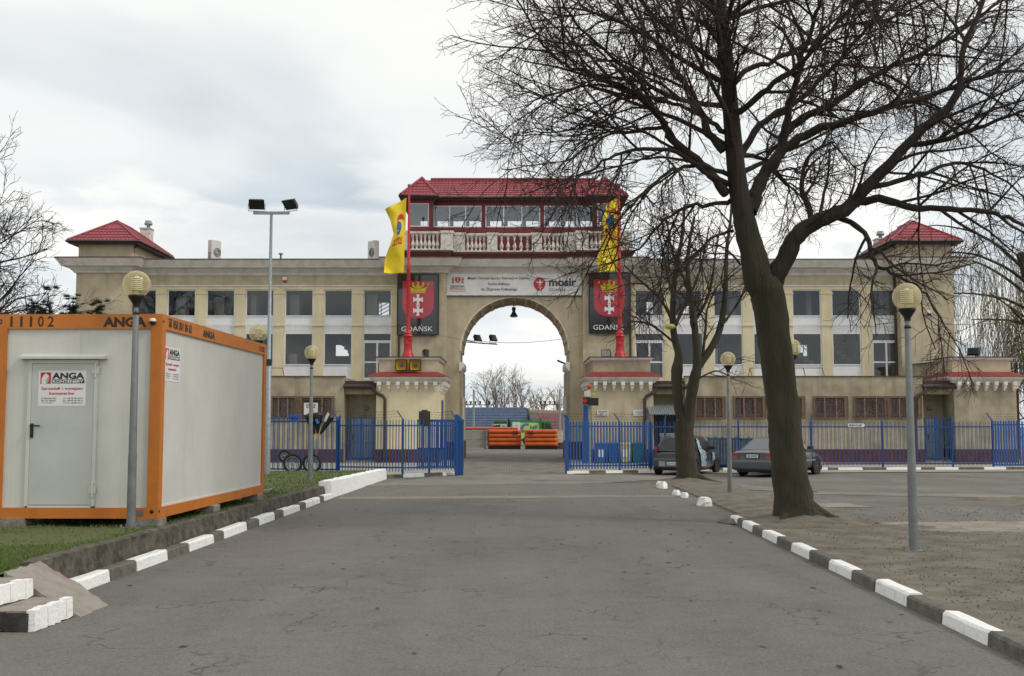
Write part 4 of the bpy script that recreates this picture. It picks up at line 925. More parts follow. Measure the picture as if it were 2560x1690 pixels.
# loose stones and leaf bits on the dirt
mb = MB(); rg = np.random.default_rng(19)
for k in range(4200):
    Y = 7.2+15*rg.random()**1.3; X = 4.1+(0.5*Y-3.4)*rg.random(); s_ = rg.uniform(.004,.012)*(1+.03*Y); a = rg.uniform(0,6.28); ca, sa = math.cos(a)*s_, math.sin(a)*s_; z = .088+.012*hn(X*3,Y*3); h = s_*rg.uniform(.2,1.1)
    mb.add([(X+ca,Y+sa,z-.004),(X-sa*.8,Y+ca*.8,z-.004),(X-ca,Y-sa,z-.004),(X+sa*.8,Y-ca*.8,z-.004),(X,Y,z+h)],[(0,1,4),(1,2,4),(2,3,4),(3,0,4)],int(rg.integers(0,3)))
tag(mb.build('gravel', [M('stone_grey',(.20,.185,.16),.9,.2,9), M('leaf_brown',(.11,.08,.055),.9,.2,9), M('stone_dark',(.13,.115,.095),.9,.2,9)]), 'loose stones and leaf bits scattered over the bare dirt at the right', 'gravel', kind='stuff')
# ================================================================== SITE CONTAINER
ZC = 0.44; CR = -0.0215
ct = thing('site_container', 'white office container with an orange steel frame standing on blocks on the lawn', 'container', (-4.96, 15.6, ZC), CR)
W_, L_, H_ = 2.38, 6.08, 2.88
def LB(mb, name, mats, parent): return mb.build(name, mats, parent, world=False)
mb = MB(); pw = .16
for x in (-W_, -pw):
    for y in (0, L_-pw): mb.box(x, x+pw, y, y+pw, 0, H_)
mb.box(-W_+pw, -pw, 0, .12, H_-.21, H_); mb.box(-W_+pw, -pw, L_-.12, L_, H_-.21, H_); mb.box(-W_+pw, -pw, 0, .12, 0, .15); mb.box(-W_+pw, -pw, L_-.12, L_, 0, .15)
for x in (-W_, -.12):
    mb.box(x, x+.12, pw, L_-pw, H_-.21, H_); mb.box(x, x+.12, pw, L_-pw, 0, .15)
fr = LB(mb, 'frame', ORANGE, ct)
mb = MB()
for (x, z) in ((-.08,.07),(-.08,H_-.1)):
    pass
mb.lathe([(0,-.006),(.028,-.006),(.028,.002)], (-.085,0,.10), 12, axis='Y'); mb.lathe([(0,.006),(.022,.006),(.022,-.002)], (0,.045,.10), 12, axis='X'); mb.lathe([(0,.006),(.02,.006),(.02,-.002)], (0,.045,H_-.1), 12, axis='X')
LB(mb, 'lifting_hole', BLACK, fr)
mb = MB(); mb.box(-.30,-.20,-.008,.001,.05,.12); LB(mb, 'connection_box', POLE, fr)
mb = MB(); mb.box(-W_+.02, -.02, .02, L_-.02, H_-.03, H_-.005); mb.box(-W_+.02, -.02, .02, L_-.02, .03, .1); LB(mb, 'roof', ROOFD, ct)
# panel with fine ribs modelled as narrow grooves
def ribbed(mb, a, b, z0, z1, nrm, pitch=.075):
    A = Vector((*a,0)); Bv = Vector((*b,0)); d = Bv-A; L = d.length; d.normalize(); n = Vector((*nrm,0)); k = int(L/pitch); pts = []
    for i in range(k+1):
        s0 = L*i/k
        pts += [(s0,0),(min(L,s0+.006),.0022),(min(L,s0+.012),0)] if i < k else [(L,0)]
    v = []
    for s_, o_ in pts: p = A+d*s_-n*o_; v += [(p.x,p.y,z0),(p.x,p.y,z1)]
    mb.add(v, [(2*i,2*i+2,2*i+3,2*i+1) for i in range(len(pts)-1)])
dxl, dxr, dz0, dz1 = -1.90, -.905, .17, 2.23
mb = MB(); 
ribbed(mb, (-W_+pw,.035), (dxl,.035), .15, H_-.21, (0,-1)); ribbed(mb, (dxr,.035), (-pw,.035), .15, H_-.21, (0,-1)); ribbed(mb, (dxl,.035), (dxr,.035), dz1, H_-.21, (0,-1))
mb.box(-1.172,-1.166,.03,.0349,2.3,H_-.21)
LB(mb, 'front_panel', PANEL, ct)
mb = MB(); ribbed(mb, (-.035,pw), (-.035,L_-pw), .15, H_-.21, (1,0)); mb.box(-.045,-.02,pw,L_-pw,.15,.175); LB(mb, 'side_panel', PANEL, ct)
mb = MB(); mb.box(-W_+.03,-W_+.05,pw,L_-pw,.15,H_-.21); LB(mb, 'side_panel', PANEL, ct)
mb = MB(); mb.box(-W_+pw,-pw,L_-.05,L_-.03,.15,H_-.21); LB(mb, 'rear_panel', PANEL, ct)
FR2 = M('pale_grey_door_skin', (.50,.52,.49), .5, .05, 2, streak=.1, streakcol=(.3,.3,.27))
mb = MB(); mb.box(dxl, dxl+.05, .005, .034, dz0, dz1); mb.box(dxr-.05, dxr, .005, .034, dz0, dz1); mb.box(dxl+.05, dxr-.05, .005, .034, dz1-.05, dz1); mb.box(dxl+.05, dxr-.05, .003, .034, dz0-.02, dz0+.012); LB(mb, 'door_frame', PANEL, ct)
mb = MB(); mb.box(dxl+.054, dxr-.054, .010, .05, dz0+.02, dz1-.054); dr = LB(mb, 'door', FR2, ct)
mb = MB(); mb.box(-1.842,-1.80,-.006,.0099,1.13,1.33); mb.bar((-1.82,-.045,1.30),(-1.69,-.045,1.295),.02,.022); mb.tube([(-1.82,.0,1.30),(-1.82,-.055,1.30)],.011,8); mb.lathe([(0,-.012),(.015,-.012),(.015,0)],(-1.82,0,1.17),10,axis='Y'); LB(mb, 'handle', BLACK, dr)
for z in (.30, 1.98):
    mb = MB(); mb.tube([(dxr-.03,-.008,z),(dxr-.03,-.008,z+.20)],.016,8); mb.box(dxr-.08,dxr+.02,-.004,.0045,z+.05,z+.15); LB(mb, 'hinge', PANEL, dr)
mb = MB(); mb.prism([(-.075,2.24),(-.075,2.275),(.0349,2.31),(.0349,2.24)], -2.01, -.78, 0, 'X'); LB(mb, 'rain_canopy', PANEL, ct)
# company stickers
def sticker(name, X0, X1, Z0, Z1, c, right, parent, off):
    """board centre c, right vector; X/Z half extents"""
    w_, h_ = X1-X0, Z1-Z0; c = Vector(c); r = Vector(right); u = Vector((0,0,1)); n = r.cross(u)
    def q(mb, x0, x1, z0, z1, mi, o_): mb.quad(*[c+r*x+u*z+n*o_ for x, z in ((x0,z0),(x1,z0),(x1,z1),(x0,z1))], mi=mi)
    mb = MB(); hw, hh = w_/2, h_/2
    q(mb, -hw, hw, -hh, hh, 0, off)
    e = off+.0015
    q(mb, -hw*.92, -hw*.48, hh*.26, hh*.90, 1, e)
    q(mb, -hw*.44, hw*.93, hh*.28, hh*.50, 2, e)
    s_ = hw*.44; ccx, ccz = -hw*.70, hh*.58   # white slanted block drawn on the red square
    def pl(pts, mi, o_): mb.quad(*[c+r*(ccx+a*s_)+u*(ccz+b*s_)+n*o_ for a, b in pts], mi=mi)
    pl(((-.38,-.5),(.02,-.62),(.02,-.12),(-.38,0.0)), 0, e+.001); pl(((.02,-.62),(.32,-.25),(.32,.2),(.02,-.12)), 3, e+.001); pl(((-.38,0),(.02,-.12),(.32,.2),(.05,.42),(-.1,.42)), 0, e+.001)
    def t(s__, x, z, ww, hh_, mi, b=0.0): mb.text(s__, c+r*x+u*z, ww, hh_, r, u, mi, b, e+.001)
    t('ANGA', hw*.245, hh*.71, hw*1.36, hh*.36, 2, .045); t('KONTENERY', hw*.245, hh*.39, hw*1.3, hh*.15, 0, .035)
    t('Sprzeda\u017c i wynajem', 0, -.02*hh, hw*1.74, hh*.22, 1, .02); t('kontener\u00f3w', 0, -.28*hh, hw*1.05, hh*.17, 1, .02)
    t('ul. Kartuska 363', -hw*.55, -.56*hh, hw*.62, hh*.085, 2, .01); t('80-125 Gda\u0144sk', -hw*.55, -.69*hh, hw*.60, hh*.085, 2, .01); t('www.anga.pl', -hw*.6, -.82*hh, hw*.48, hh*.085, 1, .01)
    t('tel. +48 58 301 06 62', hw*.47, -.56*hh, hw*.82, hh*.08, 2, .01); t('fax +48 58 301 06 61', hw*.47, -.69*hh, hw*.82, hh*.08, 2, .01); t('e-mail: anga@anga.pl', hw*.47, -.82*hh, hw*.82, hh*.085, 2, .01)
    return LB(mb, name, [WHITE, INKR, INK, M('pale_grey_ink',(.45,.45,.46),.6)], parent)
sticker('sticker', -1.75, -1.07, 1.575, 2.075, (-1.41, .0099, 1.825), (1,0,0), dr, .002)
sticker('sticker', 0, .68, 1.98, 2.48, (-.0345, .57, 2.19), (0,1,0), ct, .003)
mb = MB(); X = lambda z: (z-1003)/2.45/177
for body, xa, xb in (('\u00ba', -14, 8), ('1', 58, 72), ('1', 120, 134), ('1', 180, 194), ('0', 230, 266), ('2', 290, 330)): mb.text(body, ((X(xa)+X(xb))/2, 0, H_-.105), X(xb)-X(xa), .15 if body != '\u00ba' else .07, mi=0, bold=.012, off=.003)
LB(mb, 'stencil_number', INK, fr); mb = MB()
mb.text('ANGA', ((X(635)+X(905))/2, 0, H_-.115), X(905)-X(635), .145, mi=0, bold=.05, off=.003); LB(mb, 'stencil_lettering', INK, fr)
mb = MB()
def sd_t(body, y0, y1, z, h, b=.03): mb.text(body, (0, (y0+y1)/2, z), y1-y0, h, (0,1,0), mi=0, bold=b, off=.003)
sd_t('058 301 06 62', .46, 1.34, H_-.105, .13); sd_t('ANGA', 1.9, 2.56, H_-.115, .12, .05); sd_t('11102', 5.5, 5.92, H_-.11, .11)
mb.box(.001,.004,.28,.40,H_-.16,H_-.12); mb.box(.001,.004,.30,.38,H_-.12,H_-.07); mb.box(.001,.004,.26,.42,H_-.06,H_-.04); LB(mb, 'side_lettering', INK, fr)
mb = MB(); mb.lathe([(0,-.055),(.03,-.045),(.045,-.02),(.045,.0),(.03,.03)], (-.13,-.03,H_-.11), 14); mb.lathe([(.045,0),(.05,.02),(.03,.045)], (-.13,-.03,H_-.11), 14, 1)
LB(mb, 'dome_camera', [BLACK, WHITE], ct)
def block(c, s, lab):
    mb = MB(); mb.obox((0,0,s[2]/2), s); mb.obox((0,0,s[2]*.5),(s[0]*.98,s[1]*1.01,s[2]*.9)); o = MB().add([],[]) if False else None
    m2 = MB(); x,y,z = s; b_ = .015; pr = [(-x/2+b_,0),(x/2-b_,0),(x/2,b_),(x/2,z-b_),(x/2-b_,z),(-x/2+b_,z),(-x/2,z-b_),(-x/2,b_)]
    m2.prism(pr, -y/2, y/2); o = m2.build('concrete_block', CONC); o.location = c; o.rotation_euler = (0,0,CR); return tag(o, lab, 'concrete block', 'concrete blocks carrying the container')
block((-5.12, 15.78, .31), (.34,.36,.13), 'concrete block under the near orange corner of the container, beside the lamp post')
block((-5.0, 18.3, .29), (.3,.4,.15), 'concrete block under the middle of the container side')
block((-4.96, 21.3, .27), (.3,.4,.17), 'concrete block under the far orange corner of the container')
block((-7.0, 15.8, .31), (.34,.36,.13), 'concrete block in the dark under the door end of the container')

# ================================================================== STREET LAMPS
def globe_mat():
    m = bpy.data.materials.new('amber_acrylic'); m.use_nodes = True; t = m.node_tree; b = t.nodes['Principled BSDF']
    b.inputs['Base Color'].default_value = (.66,.62,.48,1); b.inputs['Roughness'].default_value = .18; b.inputs['Coat Weight'].default_value = .6
    tr = N(t,'ShaderNodeBsdfTransparent'); tr.inputs[0].default_value = (.95,.90,.72,1); tl = N(t,'ShaderNodeBsdfTranslucent'); tl.inputs[0].default_value = (.84,.78,.60,1)
    mx = N(t,'ShaderNodeMixShader'); mx.inputs[0].default_value = .35; t.links.new(tl.outputs[0], mx.inputs[1]); t.links.new(b.outputs[0], mx.inputs[2])
    lw = N(t,'ShaderNodeLayerWeight'); lw.inputs[0].default_value = .35
    m2 = N(t,'ShaderNodeMixShader'); t.links.new(ramp(t, lw.outputs['Facing'], [(0,.22),(.55,.5),(1,1)]), m2.inputs[0]); t.links.new(tr.outputs[0], m2.inputs[1]); t.links.new(mx.outputs[0], m2.inputs[2])
    t.links.new(m2.outputs[0], t.nodes['Material Output'].inputs[0]); return m
AMB = globe_mat()
def make_lamp():
    t = thing('street_lamp', 'x', 'street lamp', (0,0,0), 0, 'globe street lamps on grey posts')
    mb = MB(); mb.tube([(0,0,.0),(0,0,1.0),(0,0,1.02),(0,0,2.98),(0,0,2.985),(0,0,3.12)], [.062,.058,.055,.040,.034,.034], 16); LB(mb,'post',POLE,t)
    mb = MB(); mb.box(-.13,.13,-.13,.13,0,.012); 
    for a in (-1,1):
        for b in (-1,1): mb.lathe([(0,.05),(.012,.05),(.012,.012)],(a*.1,b*.1,0),6)
    LB(mb,'base_flange',POLE,t)
    mb = MB(); mb.lathe([(.036,2.95),(.045,2.96),(.045,2.99),(.036,3.0)],(0,0,0),14); mb.lathe([(.042,3.06),(.045,3.10),(.07,3.14),(.105,3.19),(.115,3.215),(.115,3.23),(.0,3.231)],(0,0,0),18); LB(mb,'collar',BLACK,t)
    mb = MB(); r = .19; c = 3.385; mb.lathe([(r*math.sin(a), c-r*math.cos(a)) for a in [math.pi*(0.155+.845*i/22) for i in range(23)]],(0,0,0),32); g = LB(mb,'globe',AMB,t)
    mb = MB()
    for i in range(7): z = 3.31+.027*i; mb.lathe([(.0,z+.004),(.078,z+.004),(.088,z-.010),(.082,z-.013),(.0,z-.002)],(0,0,0),20)
    mb.tube([(0,0,3.22),(0,0,3.5)],.03,10); LB(mb,'louvre',M('louvre_white',(.85,.84,.76),.4,.03),g)
    return t
lamp0 = make_lamp()
LP = [((*G(327,1320,.33),.33), 'grey globe street lamp standing right in front of the orange container corner'),
      ((-5.28,22.9,.27), 'globe street lamp whose head alone shows above the container roof'),
      ((*G(775,1207,.25),.25), 'globe street lamp on the lawn in front of the blue fence and spoked wheels'),
      ((*G(1825,1233,.03),.03), 'globe street lamp between the forked tree and the thick tree trunk'),
      ((6.08,23.9,.03), 'globe street lamp half hidden behind the thick tree trunk'),
      ((*G(2285,1377,.085),.085), 'nearest globe street lamp on the bare dirt at the right')]
for i, (loc, lab) in enumerate(LP):
    o = lamp0 if i == 0 else dup(lamp0); o.location = loc; o.rotation_euler = (0,0,.3*i); o['label'] = lab
lamp0.rotation_euler = (R(.4), 0, 0)

# ================================================================== FLOODLIGHTS
def flood_mesh(w=.5, h=.36, d=.16):
    mb = MB(); mb.prism([(-w/2,-h/2),(w/2,-h/2),(w/2,h/2),(-w/2,h/2)], -d/2, -d/2+.03); 
    a = [(-w/2,-d/2+.03,-h/2),(w/2,-d/2+.03,-h/2),(w/2,-d/2+.03,h/2),(-w/2,-d/2+.03,h/2)]; b = [(x*.78,d/2,z*.7) for x,_,z in a]
    mb.add(a+b, [(0,1,5,4),(1,2,6,5),(2,3,7,6),(3,0,4,7),(4,5,6,7)])
    for i in range(5): x = -w*.3+w*.6*i/4; mb.box(x-.008,x+.008,0,d/2+.03,-h*.3,h*.3)
    return mb
def floodlight(c, label, rz=0, tilt=0, s=1.0, group=None, lens=(.25,.27,.28), parent=None):
    t = thing('floodlight', label, 'floodlight', c, rz, group)
    mb = flood_mesh(.5*s,.36*s,.16*s); m = Matrix.Translation((0,0,.27*s)) @ Matrix.Rotation(tilt,4,'X'); mb.v = [tuple(m @ Vector(p)) for p in mb.v]; LB(mb,'housing',DARK,t)
    mb = MB(); mb.quad(*[m @ Vector((x*s,-.0825*s,z*s)) for x,z in ((-.22,-.15),(.22,-.15),(.22,.15),(-.22,.15))]); LB(mb,'lens',M('lamp_lens_%.2f'%lens[0],lens,.15,.1,3),t)
    mb = MB(); mb.tube([(-.27*s,0,.27*s),(-.27*s,0,.02),(.27*s,0,.02),(.27*s,0,.27*s)],.014,6); LB(mb,'bracket',GALV,t); return t
mx, my = -7.5, 34.0; zt = PZ(534, my)
t = thing('floodlight_mast', 'tall slim galvanised mast with a crossbar behind the container end', 'mast', (mx,my,.24))
mxt = PX(688,534,my)
mb = MB(); mb.tube([(mx,my,.24),(mx,my,PZ(908,my)),(mx,my,PZ(906,my)),(mx,my,zt)],[.095,.085,.062,.042],14); mb.build('post',GALV,t)
mb = MB(); mb.tube([(mx,my,PZ(915,my)),(mx,my,PZ(898,my))],.09,12); mb.build('joint_sleeve',BLACK,t)
mb = MB(); mb.box(mx-.56,mx+.56,my-.05,my+.05,zt-.02,zt+.06); mb.build('crossbar',GALV,t)
floodlight((mx-.60+.14,my,zt+.06),'left-hand floodlight on the crossbar of the tall mast', R(8), R(42), .95, 'floodlights on the tall mast',(.02,.02,.02))
floodlight((mx+.60,my,zt+.06),'right-hand floodlight on the crossbar of the tall mast, tilted up', R(-30), R(44), .95, 'floodlights on the tall mast',(.02,.02,.02))

# ================================================================== FENCES
def fence(name, A, Bp, zb, zt, pitch, pw_, posts, label, railz, arms=True, wire=True, postw=.07, pairs=False, armdir=-1, depth=.02, top=None):
    A = Vector((*A,0)); Bv = Vector((*Bp,0)); L = (Bv-A).length; d = (Bv-A)/L; n = Vector((d.y,-d.x,0)); root = thing(name, label, 'fence', (A.x,A.y,0))
    def bx(mb, s, w, o0, o1, z0, z1, mi=0, pt=0.0):
        a = A+d*(s-w/2); b = A+d*(s+w/2)
        v = [a+n*o0, b+n*o0, b+n*o1, a+n*o1]; v = [(p.x,p.y,z0) for p in v]+[(p.x,p.y,z1) for p in v]
        mb.add(v, [(0,3,2,1),(4,5,6,7),(0,1,5,4),(1,2,6,5),(2,3,7,6),(3,0,4,7)], mi)
        if pt:
            c = A+d*s; mb.add([v[4],v[5],v[6],v[7],(c.x+n.x*(o0+o1)/2,c.y+n.y*(o0+o1)/2,z1+pt)],[(0,1,4),(1,2,4),(2,3,4),(3,0,4)],mi)
    mb = MB(); k = int(L/pitch); rnd = random.Random(int(L*100))
    for i in range(k+1):
        s = i*L/k + rnd.uniform(-.004,.004); z1 = zt + rnd.uniform(-.012,.012)
        if pairs: bx(mb, s-pitch*.16, pw_, .02, .02+depth, zb+rnd.uniform(0,.01), z1, 0, .05); bx(mb, s+pitch*.16, pw_, .02, .02+depth, zb, z1, 0, .05)
        else: bx(mb, s, pw_, .02, .02+depth, zb, z1, 0, .06)
    mb.build('pales', BLUE, root)
    for z in railz:
        mb = MB(); bx(mb, L/2, L, -.02, .019, z-.025, z+.025); mb.build('rail', BLUE, root)
    ph = zt+.06
    for s in posts:
        mb = MB(); bx(mb, s, postw, -.05, -.021+.0, zb-.1, ph); bx(mb, s, postw, .045, .055, zb-.1, ph) if False else None
        mb2 = mb
        if arms:
            c = A+d*s-n*.035; mb2.bar((c.x,c.y,ph-.02),(c.x+d.x*armdir*.02-.10*0+d.x*armdir*.18,c.y,ph+.27),.035,.035)
        mb2.build('post', BLUE, root)
    if wire:
        mb = MB()
        for k_, (hh, oo) in enumerate(((.08,.05),(.17,.11),(.26,.17))):
            for i in range(len(posts)-1):
                p0 = A+d*(posts[i]+armdir*oo)-n*.035; p1 = A+d*(posts[i+1]+armdir*oo)-n*.035; m_ = 8; pts = []
                for j in range(m_+1): t = j/m_; q = p0+(p1-p0)*t; pts.append((q.x,q.y,ph+hh-.04*math.sin(math.pi*t)+rnd.uniform(-.006,.006)))
                mb.tube(pts,.004,3,caps=False); Lg = (p1-p0).length; nb = int(Lg/.14)
                for j in range(nb): t = (j+.5)/nb; q = p0+(p1-p0)*t; z = ph+hh-.04*math.sin(math.pi*t); mb.bar((q.x-.018,q.y,z-.018),(q.x+.018,q.y,z+.018),.004,.004); mb.bar((q.x-.018,q.y,z+.018),(q.x+.018,q.y,z-.018),.004,.004)
        mb.build('barbed_wire', DWIRE, root)
    return root
def gp(px, Y): return ((px-CXP)*Y/F, Y)
a = gp(640,37.9); b = gp(845,37.4); fence('steel_fence', a, b, PZ(1176,37.6), PZ(1043,37.6), .165, .022, [3.0], 'blue pale fence section behind the spoked wheels, left of the porch', (PZ(1054,37.6),PZ(1173,37.6)), arms=False, wire=False, pairs=True)
a = gp(845,37.4); b = gp(1007,36.6); L = math.dist(a,b)
fence('steel_fence', a, b, PZ(1178,37), PZ(1052,37), .105, .022, [.0, L], 'blue pale fence section in front of the left doorway and gatehouse', (PZ(1064,37),PZ(1168,37)), armdir=-1, pairs=False)
a = gp(1007,36.6); b = gp(1142,37.6); L = math.dist(a,b)
fence('steel_fence', a, b, PZ(1175,37.2), PZ(1052,37.2), .105, .022, [L/2, L], 'blue pale fence section directly left of the open gateway', (PZ(1064,37.2),PZ(1168,37.2)), armdir=-1)
# folded double gate leaf standing against that section
gl = thing('sliding_gate', 'dense blue steel gate leaf slid back against the fence left of the gateway', 'gate', (*gp(1045,37.9),0))
ax, ay = gp(1045,38.0); bx_, by = gp(1158,38.5); mb = MB(); n = 22
for i in range(n+1):
    t = i/n; x = ax+(bx_-ax)*t; y = ay+(by-ay)*t; mb.box(x-.025,x+.025,y-.008,y+.008,PZ(1172,38),PZ(1048,38))
mb.build('pales', BLUE, gl)
for py in (1052,1122,1168):
    mb = MB(); mb.bar((ax,ay+.03,PZ(py,38)),(bx_,by+.03,PZ(py,38)),.03,.07); mb.build('rail', BLUE, gl)
gx, gy = gp(1141,37.9); mb = MB(); mb.box(gx-.05,gx+.05,gy-.05,gy+.05,0,PZ(1036,37.9)); mb.prism([(gx-.05,PZ(1036,37.9)),(gx+.05,PZ(1036,37.9)),(gx+.28,PZ(1054,37.9)),(gx+.05,PZ(1054,37.9))],gy-.04,gy+.04)
tag(mb.build('gate_post', BLUE), 'blue square gate post with a raked top at the left edge of the gateway', 'gate post')
gx, gy = gp(1152,38.3); mb = MB(); mb.box(gx-.14,gx+.10,gy-.06,gy+.06,.02,PZ(1053,38.3)); mb.box(gx-.16,gx+.12,gy-.07,gy+.07,PZ(1055,38.3),PZ(1050,38.3)); 
for k in range(8): z = .15+.2*k; mb.box(gx-.12,gx-.10,gy-.075,gy-.06,z,z+.03)
tag(mb.build('gate_housing', BLUE), 'narrow blue steel box column closing the left end of the gateway', 'gate post')
# right of the gateway
RAf, RBf = (RA[0]+.02, RA[1]+.1), (RB[0]-.02, RB[1]+.1); L = math.dist(RAf, RBf)
fence('steel_fence', RAf, RBf, PZ(1172,40), PZ(1056,40), .113, .055, [.03, L*.62, L-.02], 'dense blue pale fence right of the gateway in front of the wheelie bins', (PZ(1066,40),PZ(1164,40)), armdir=-1, depth=.012)
gx, gy = RAf; mb = MB(); mb.box(gx-.09,gx+.05,gy-.06,gy+.06,.02,PZ(1045,40)); mb.prism([(gx-.09,PZ(1045,40)),(gx+.05,PZ(1045,40)),(gx+.05,PZ(1049,40)),(gx-.03,PZ(1036,40)),(gx-.09,PZ(1036,40))],gy-.05,gy+.05)
tag(mb.build('gate_post', BLUE), 'blue square gate post with a raked top at the right edge of the gateway', 'gate post')
R0, R1 = (RB2[0]-.3, RB2[1]+.25), (RC[0]+5, RC[1]+.55); L = math.dist(R0, R1)
def spx(px): return along(R0, R1, px, 0)
ppx = [1661,1843,2024.5,2202.7,2378]
e1 = spx(2478)
dd = (Vector(R1)-Vector(R0)).normalized(); Re = Vector(R0)+dd*e1
fence('steel_fence', R0, Re, .18, PZ(1056,42.8), .17, .011, [spx(p) for p in ppx], 'long blue pale fence behind the parked cars and in front of the right annex', (PZ(1067,42.8),PZ(1160,42.8)), pairs=True, armdir=.2, wire=False)
fence('sliding_gate', tuple(Re), tuple(Re+dd*4.2), .15, PZ(1054,43), .105, .07, [.0,1.35,4.0], 'dense blue pale gate at the right-hand end of the long fence', (PZ(1062,43),PZ(1163,43)), armdir=-1, depth=.012)
# direction sign on the fence
def signboard(name, label, cat, c, w_, h_, texts, mat=WHITE, d=.02, arrow=False, rz=0, extra=None, mats=None):
    mb = MB(); x, y, z = c
    poly = [(x-w_/2,z-h_/2),(x+w_/2,z-h_/2),(x+w_/2,z+h_/2),(x-w_/2,z+h_/2)]
    if arrow: poly = [(x-w_/2,z-h_/2),(x+w_/2-h_*.4,z-h_/2),(x+w_/2,z),(x+w_/2-h_*.4,z+h_/2),(x-w_/2,z+h_/2)]
    mb.prism(poly, y-d, y)
    for s_, dx, dz, tw, th, mi, bo in texts: mb.text(s_, (x+dx, y-d, z+dz), tw, th, mi=mi, bold=bo, off=.004)
    if extra: extra(mb, x, y-d-.004, z)
    o = mb.build(name, mats or [mat, INK, INKR]); return tag(o, label, cat)
px, pz = P(2145,1063,42.55); signboard('direction_sign','white arrow sign reading BIURA KLUBU on top of the long blue fence','sign',(px,42.75,pz),.66,.13,[('BIURA KLUBU',-.03,0,.5,.07,1,.03)],arrow=True)
px, pz = P(1507,1032,YG-.03)
def nosm(x0, r):
    def f(mb, x, y, z):
        n = 20
        for i in range(n):
            a, b = 2*math.pi*i/n, 2*math.pi*(i+1)/n; mb.quad((x+x0[0]+r*math.cos(a),y,z+x0[1]+r*math.sin(a)),(x+x0[0]+r*.8*math.cos(a),y,z+x0[1]+r*.8*math.sin(a)),(x+x0[0]+r*.8*math.cos(b),y,z+x0[1]+r*.8*math.sin(b)),(x+x0[0]+r*math.cos(b),y,z+x0[1]+r*math.sin(b)),mi=2)
        mb.quad((x+x0[0]-r*.65,y-.001,z+x0[1]+r*.5),(x+x0[0]-r*.5,y-.001,z+x0[1]+r*.65),(x+x0[0]+r*.65,y-.001,z+x0[1]-r*.5),(x+x0[0]+r*.5,y-.001,z+x0[1]-r*.65),mi=2)
        mb.box(x+x0[0]-r*.5,x+x0[0]+r*.45,y,y+.001,z+x0[1]-r*.08,z+x0[1]+r*.08,1)
    return f
signboard('wall_sign','white no-smoking notice on the right gatehouse wall, beside the signal lights','sign',(px,YG-.03,pz),.52,.24,[('ZAKAZ PALENIA',0,.06,.44,.055,1,.03),('NA TERENIE',-.08,-.01,.26,.05,1,.03),('OBIEKTU',-.08,-.08,.2,.045,1,.03)],extra=nosm((.16,-.04),.055))
px, pz = P(1597,1032,YG-.03); signboard('wall_sign','white notice with three lines of text by the drainpipe on the right gatehouse','sign',(px,YG-.03,pz),.5,.27,[('STANOWISKO',0,.07,.36,.035,1,.01),('DO PARKOWANIA',0,0,.42,.045,1,.02),('KLUBOWE',0,-.08,.22,.035,1,.02)])
px, pz = P(778,1022,37.3); signboard('fence_sign','white ZAKAZ PALENIA board on the fence behind the small lamp post','sign',(px,37.25,pz),.46,.40,[('ZAKAZ',0,.13,.34,.07,1,.03),('PALENIA',0,.05,.3,.055,1,.03)],extra=nosm((.03,-.09),.075))
px, pz = P(1061,1037,36.9)
mb = MB(); h = .33; mb.prism([(px-.19,pz-.35),(px+.19,pz-.35),(px+.19,pz+.12),(px+.10,pz+.12),(px+.10,pz+.165),(px-.10,pz+.165),(px-.10,pz+.12),(px-.19,pz+.12)],36.95,37.0); tag(mb.build('notice_board', M('dark_board',(.05,.045,.04),.8,.2)), 'dark stepped-top board on the fence left of the gateway', 'board')

# things by the left fence: wheels, blue box, black hood on a post
def wheel(c, r, rz, label, tw=.045):
    t = thing('spoked_wheel', label, 'wheel', c, rz, 'old spoked wheels by the blue fence')
    mb = MB(); n = 28; k = 8; v = []
    for i in range(n):
        a = 2*math.pi*i/n
        for j in range(k): b = 2*math.pi*j/k; rr = r-tw+tw*math.cos(b); v.append((rr*math.cos(a), tw*.8*math.sin(b), r+rr*math.sin(a)))
    mb.add(v, [(i*k+j,((i+1)%n)*k+j,((i+1)%n)*k+(j+1)%k,i*k+(j+1)%k) for i in range(n) for j in range(k)],0,True); LB(mb,'tyre',TYRE,t)
    mb = MB(); v = []; 
    for i in range(n):
        a = 2*math.pi*i/n
        for rr, yy in ((r-2*tw,-.025),(r-2*tw,.025),(r-2*tw-.02,.02),(r-2*tw-.02,-.02)): v.append((rr*math.cos(a),yy,r+rr*math.sin(a)))
    mb.add(v, [(i*4+j,((i+1)%n)*4+j,((i+1)%n)*4+(j+1)%4,i*4+(j+1)%4) for i in range(n) for j in range(4)]); rim = LB(mb,'rim',GALV,t)
    mb = MB()
    for i in range(16): a = 2*math.pi*i/16; mb.tube([(.03*math.cos(a+.6),.02*(-1)**i,r+.03*math.sin(a+.6)),((r-2*tw)*math.cos(a),0,r+(r-2*tw)*math.sin(a))],.006,4,caps=False)
    LB(mb,'spokes',GALV,rim); mb = MB(); mb.lathe([(0,-.05),(.035,-.05),(.035,.05),(0,.05)],(0,0,r),10,axis='Y'); LB(mb,'hub',GALV,t); return t
wz = .235
wheel((*gp(735,37.0),.14),.33,.05,'left spoked wheel standing on the kerb before the blue fence')
wheel((*gp(783,37.0),.14),.33,-.1,'right spoked wheel standing half behind the small lamp post')
x, z = P(711,1155,37.15); wheel((x,37.15,z),.20,.1,'small spoked wheel resting above and left of the larger wheels',.035)
x, z = P(792,1085,36.8)
t = thing('black_hood', 'black funnel-shaped hood with pale flaps and a yellow strap hung on the blue fence', 'hood', (x,36.8,z))
mb = MB()
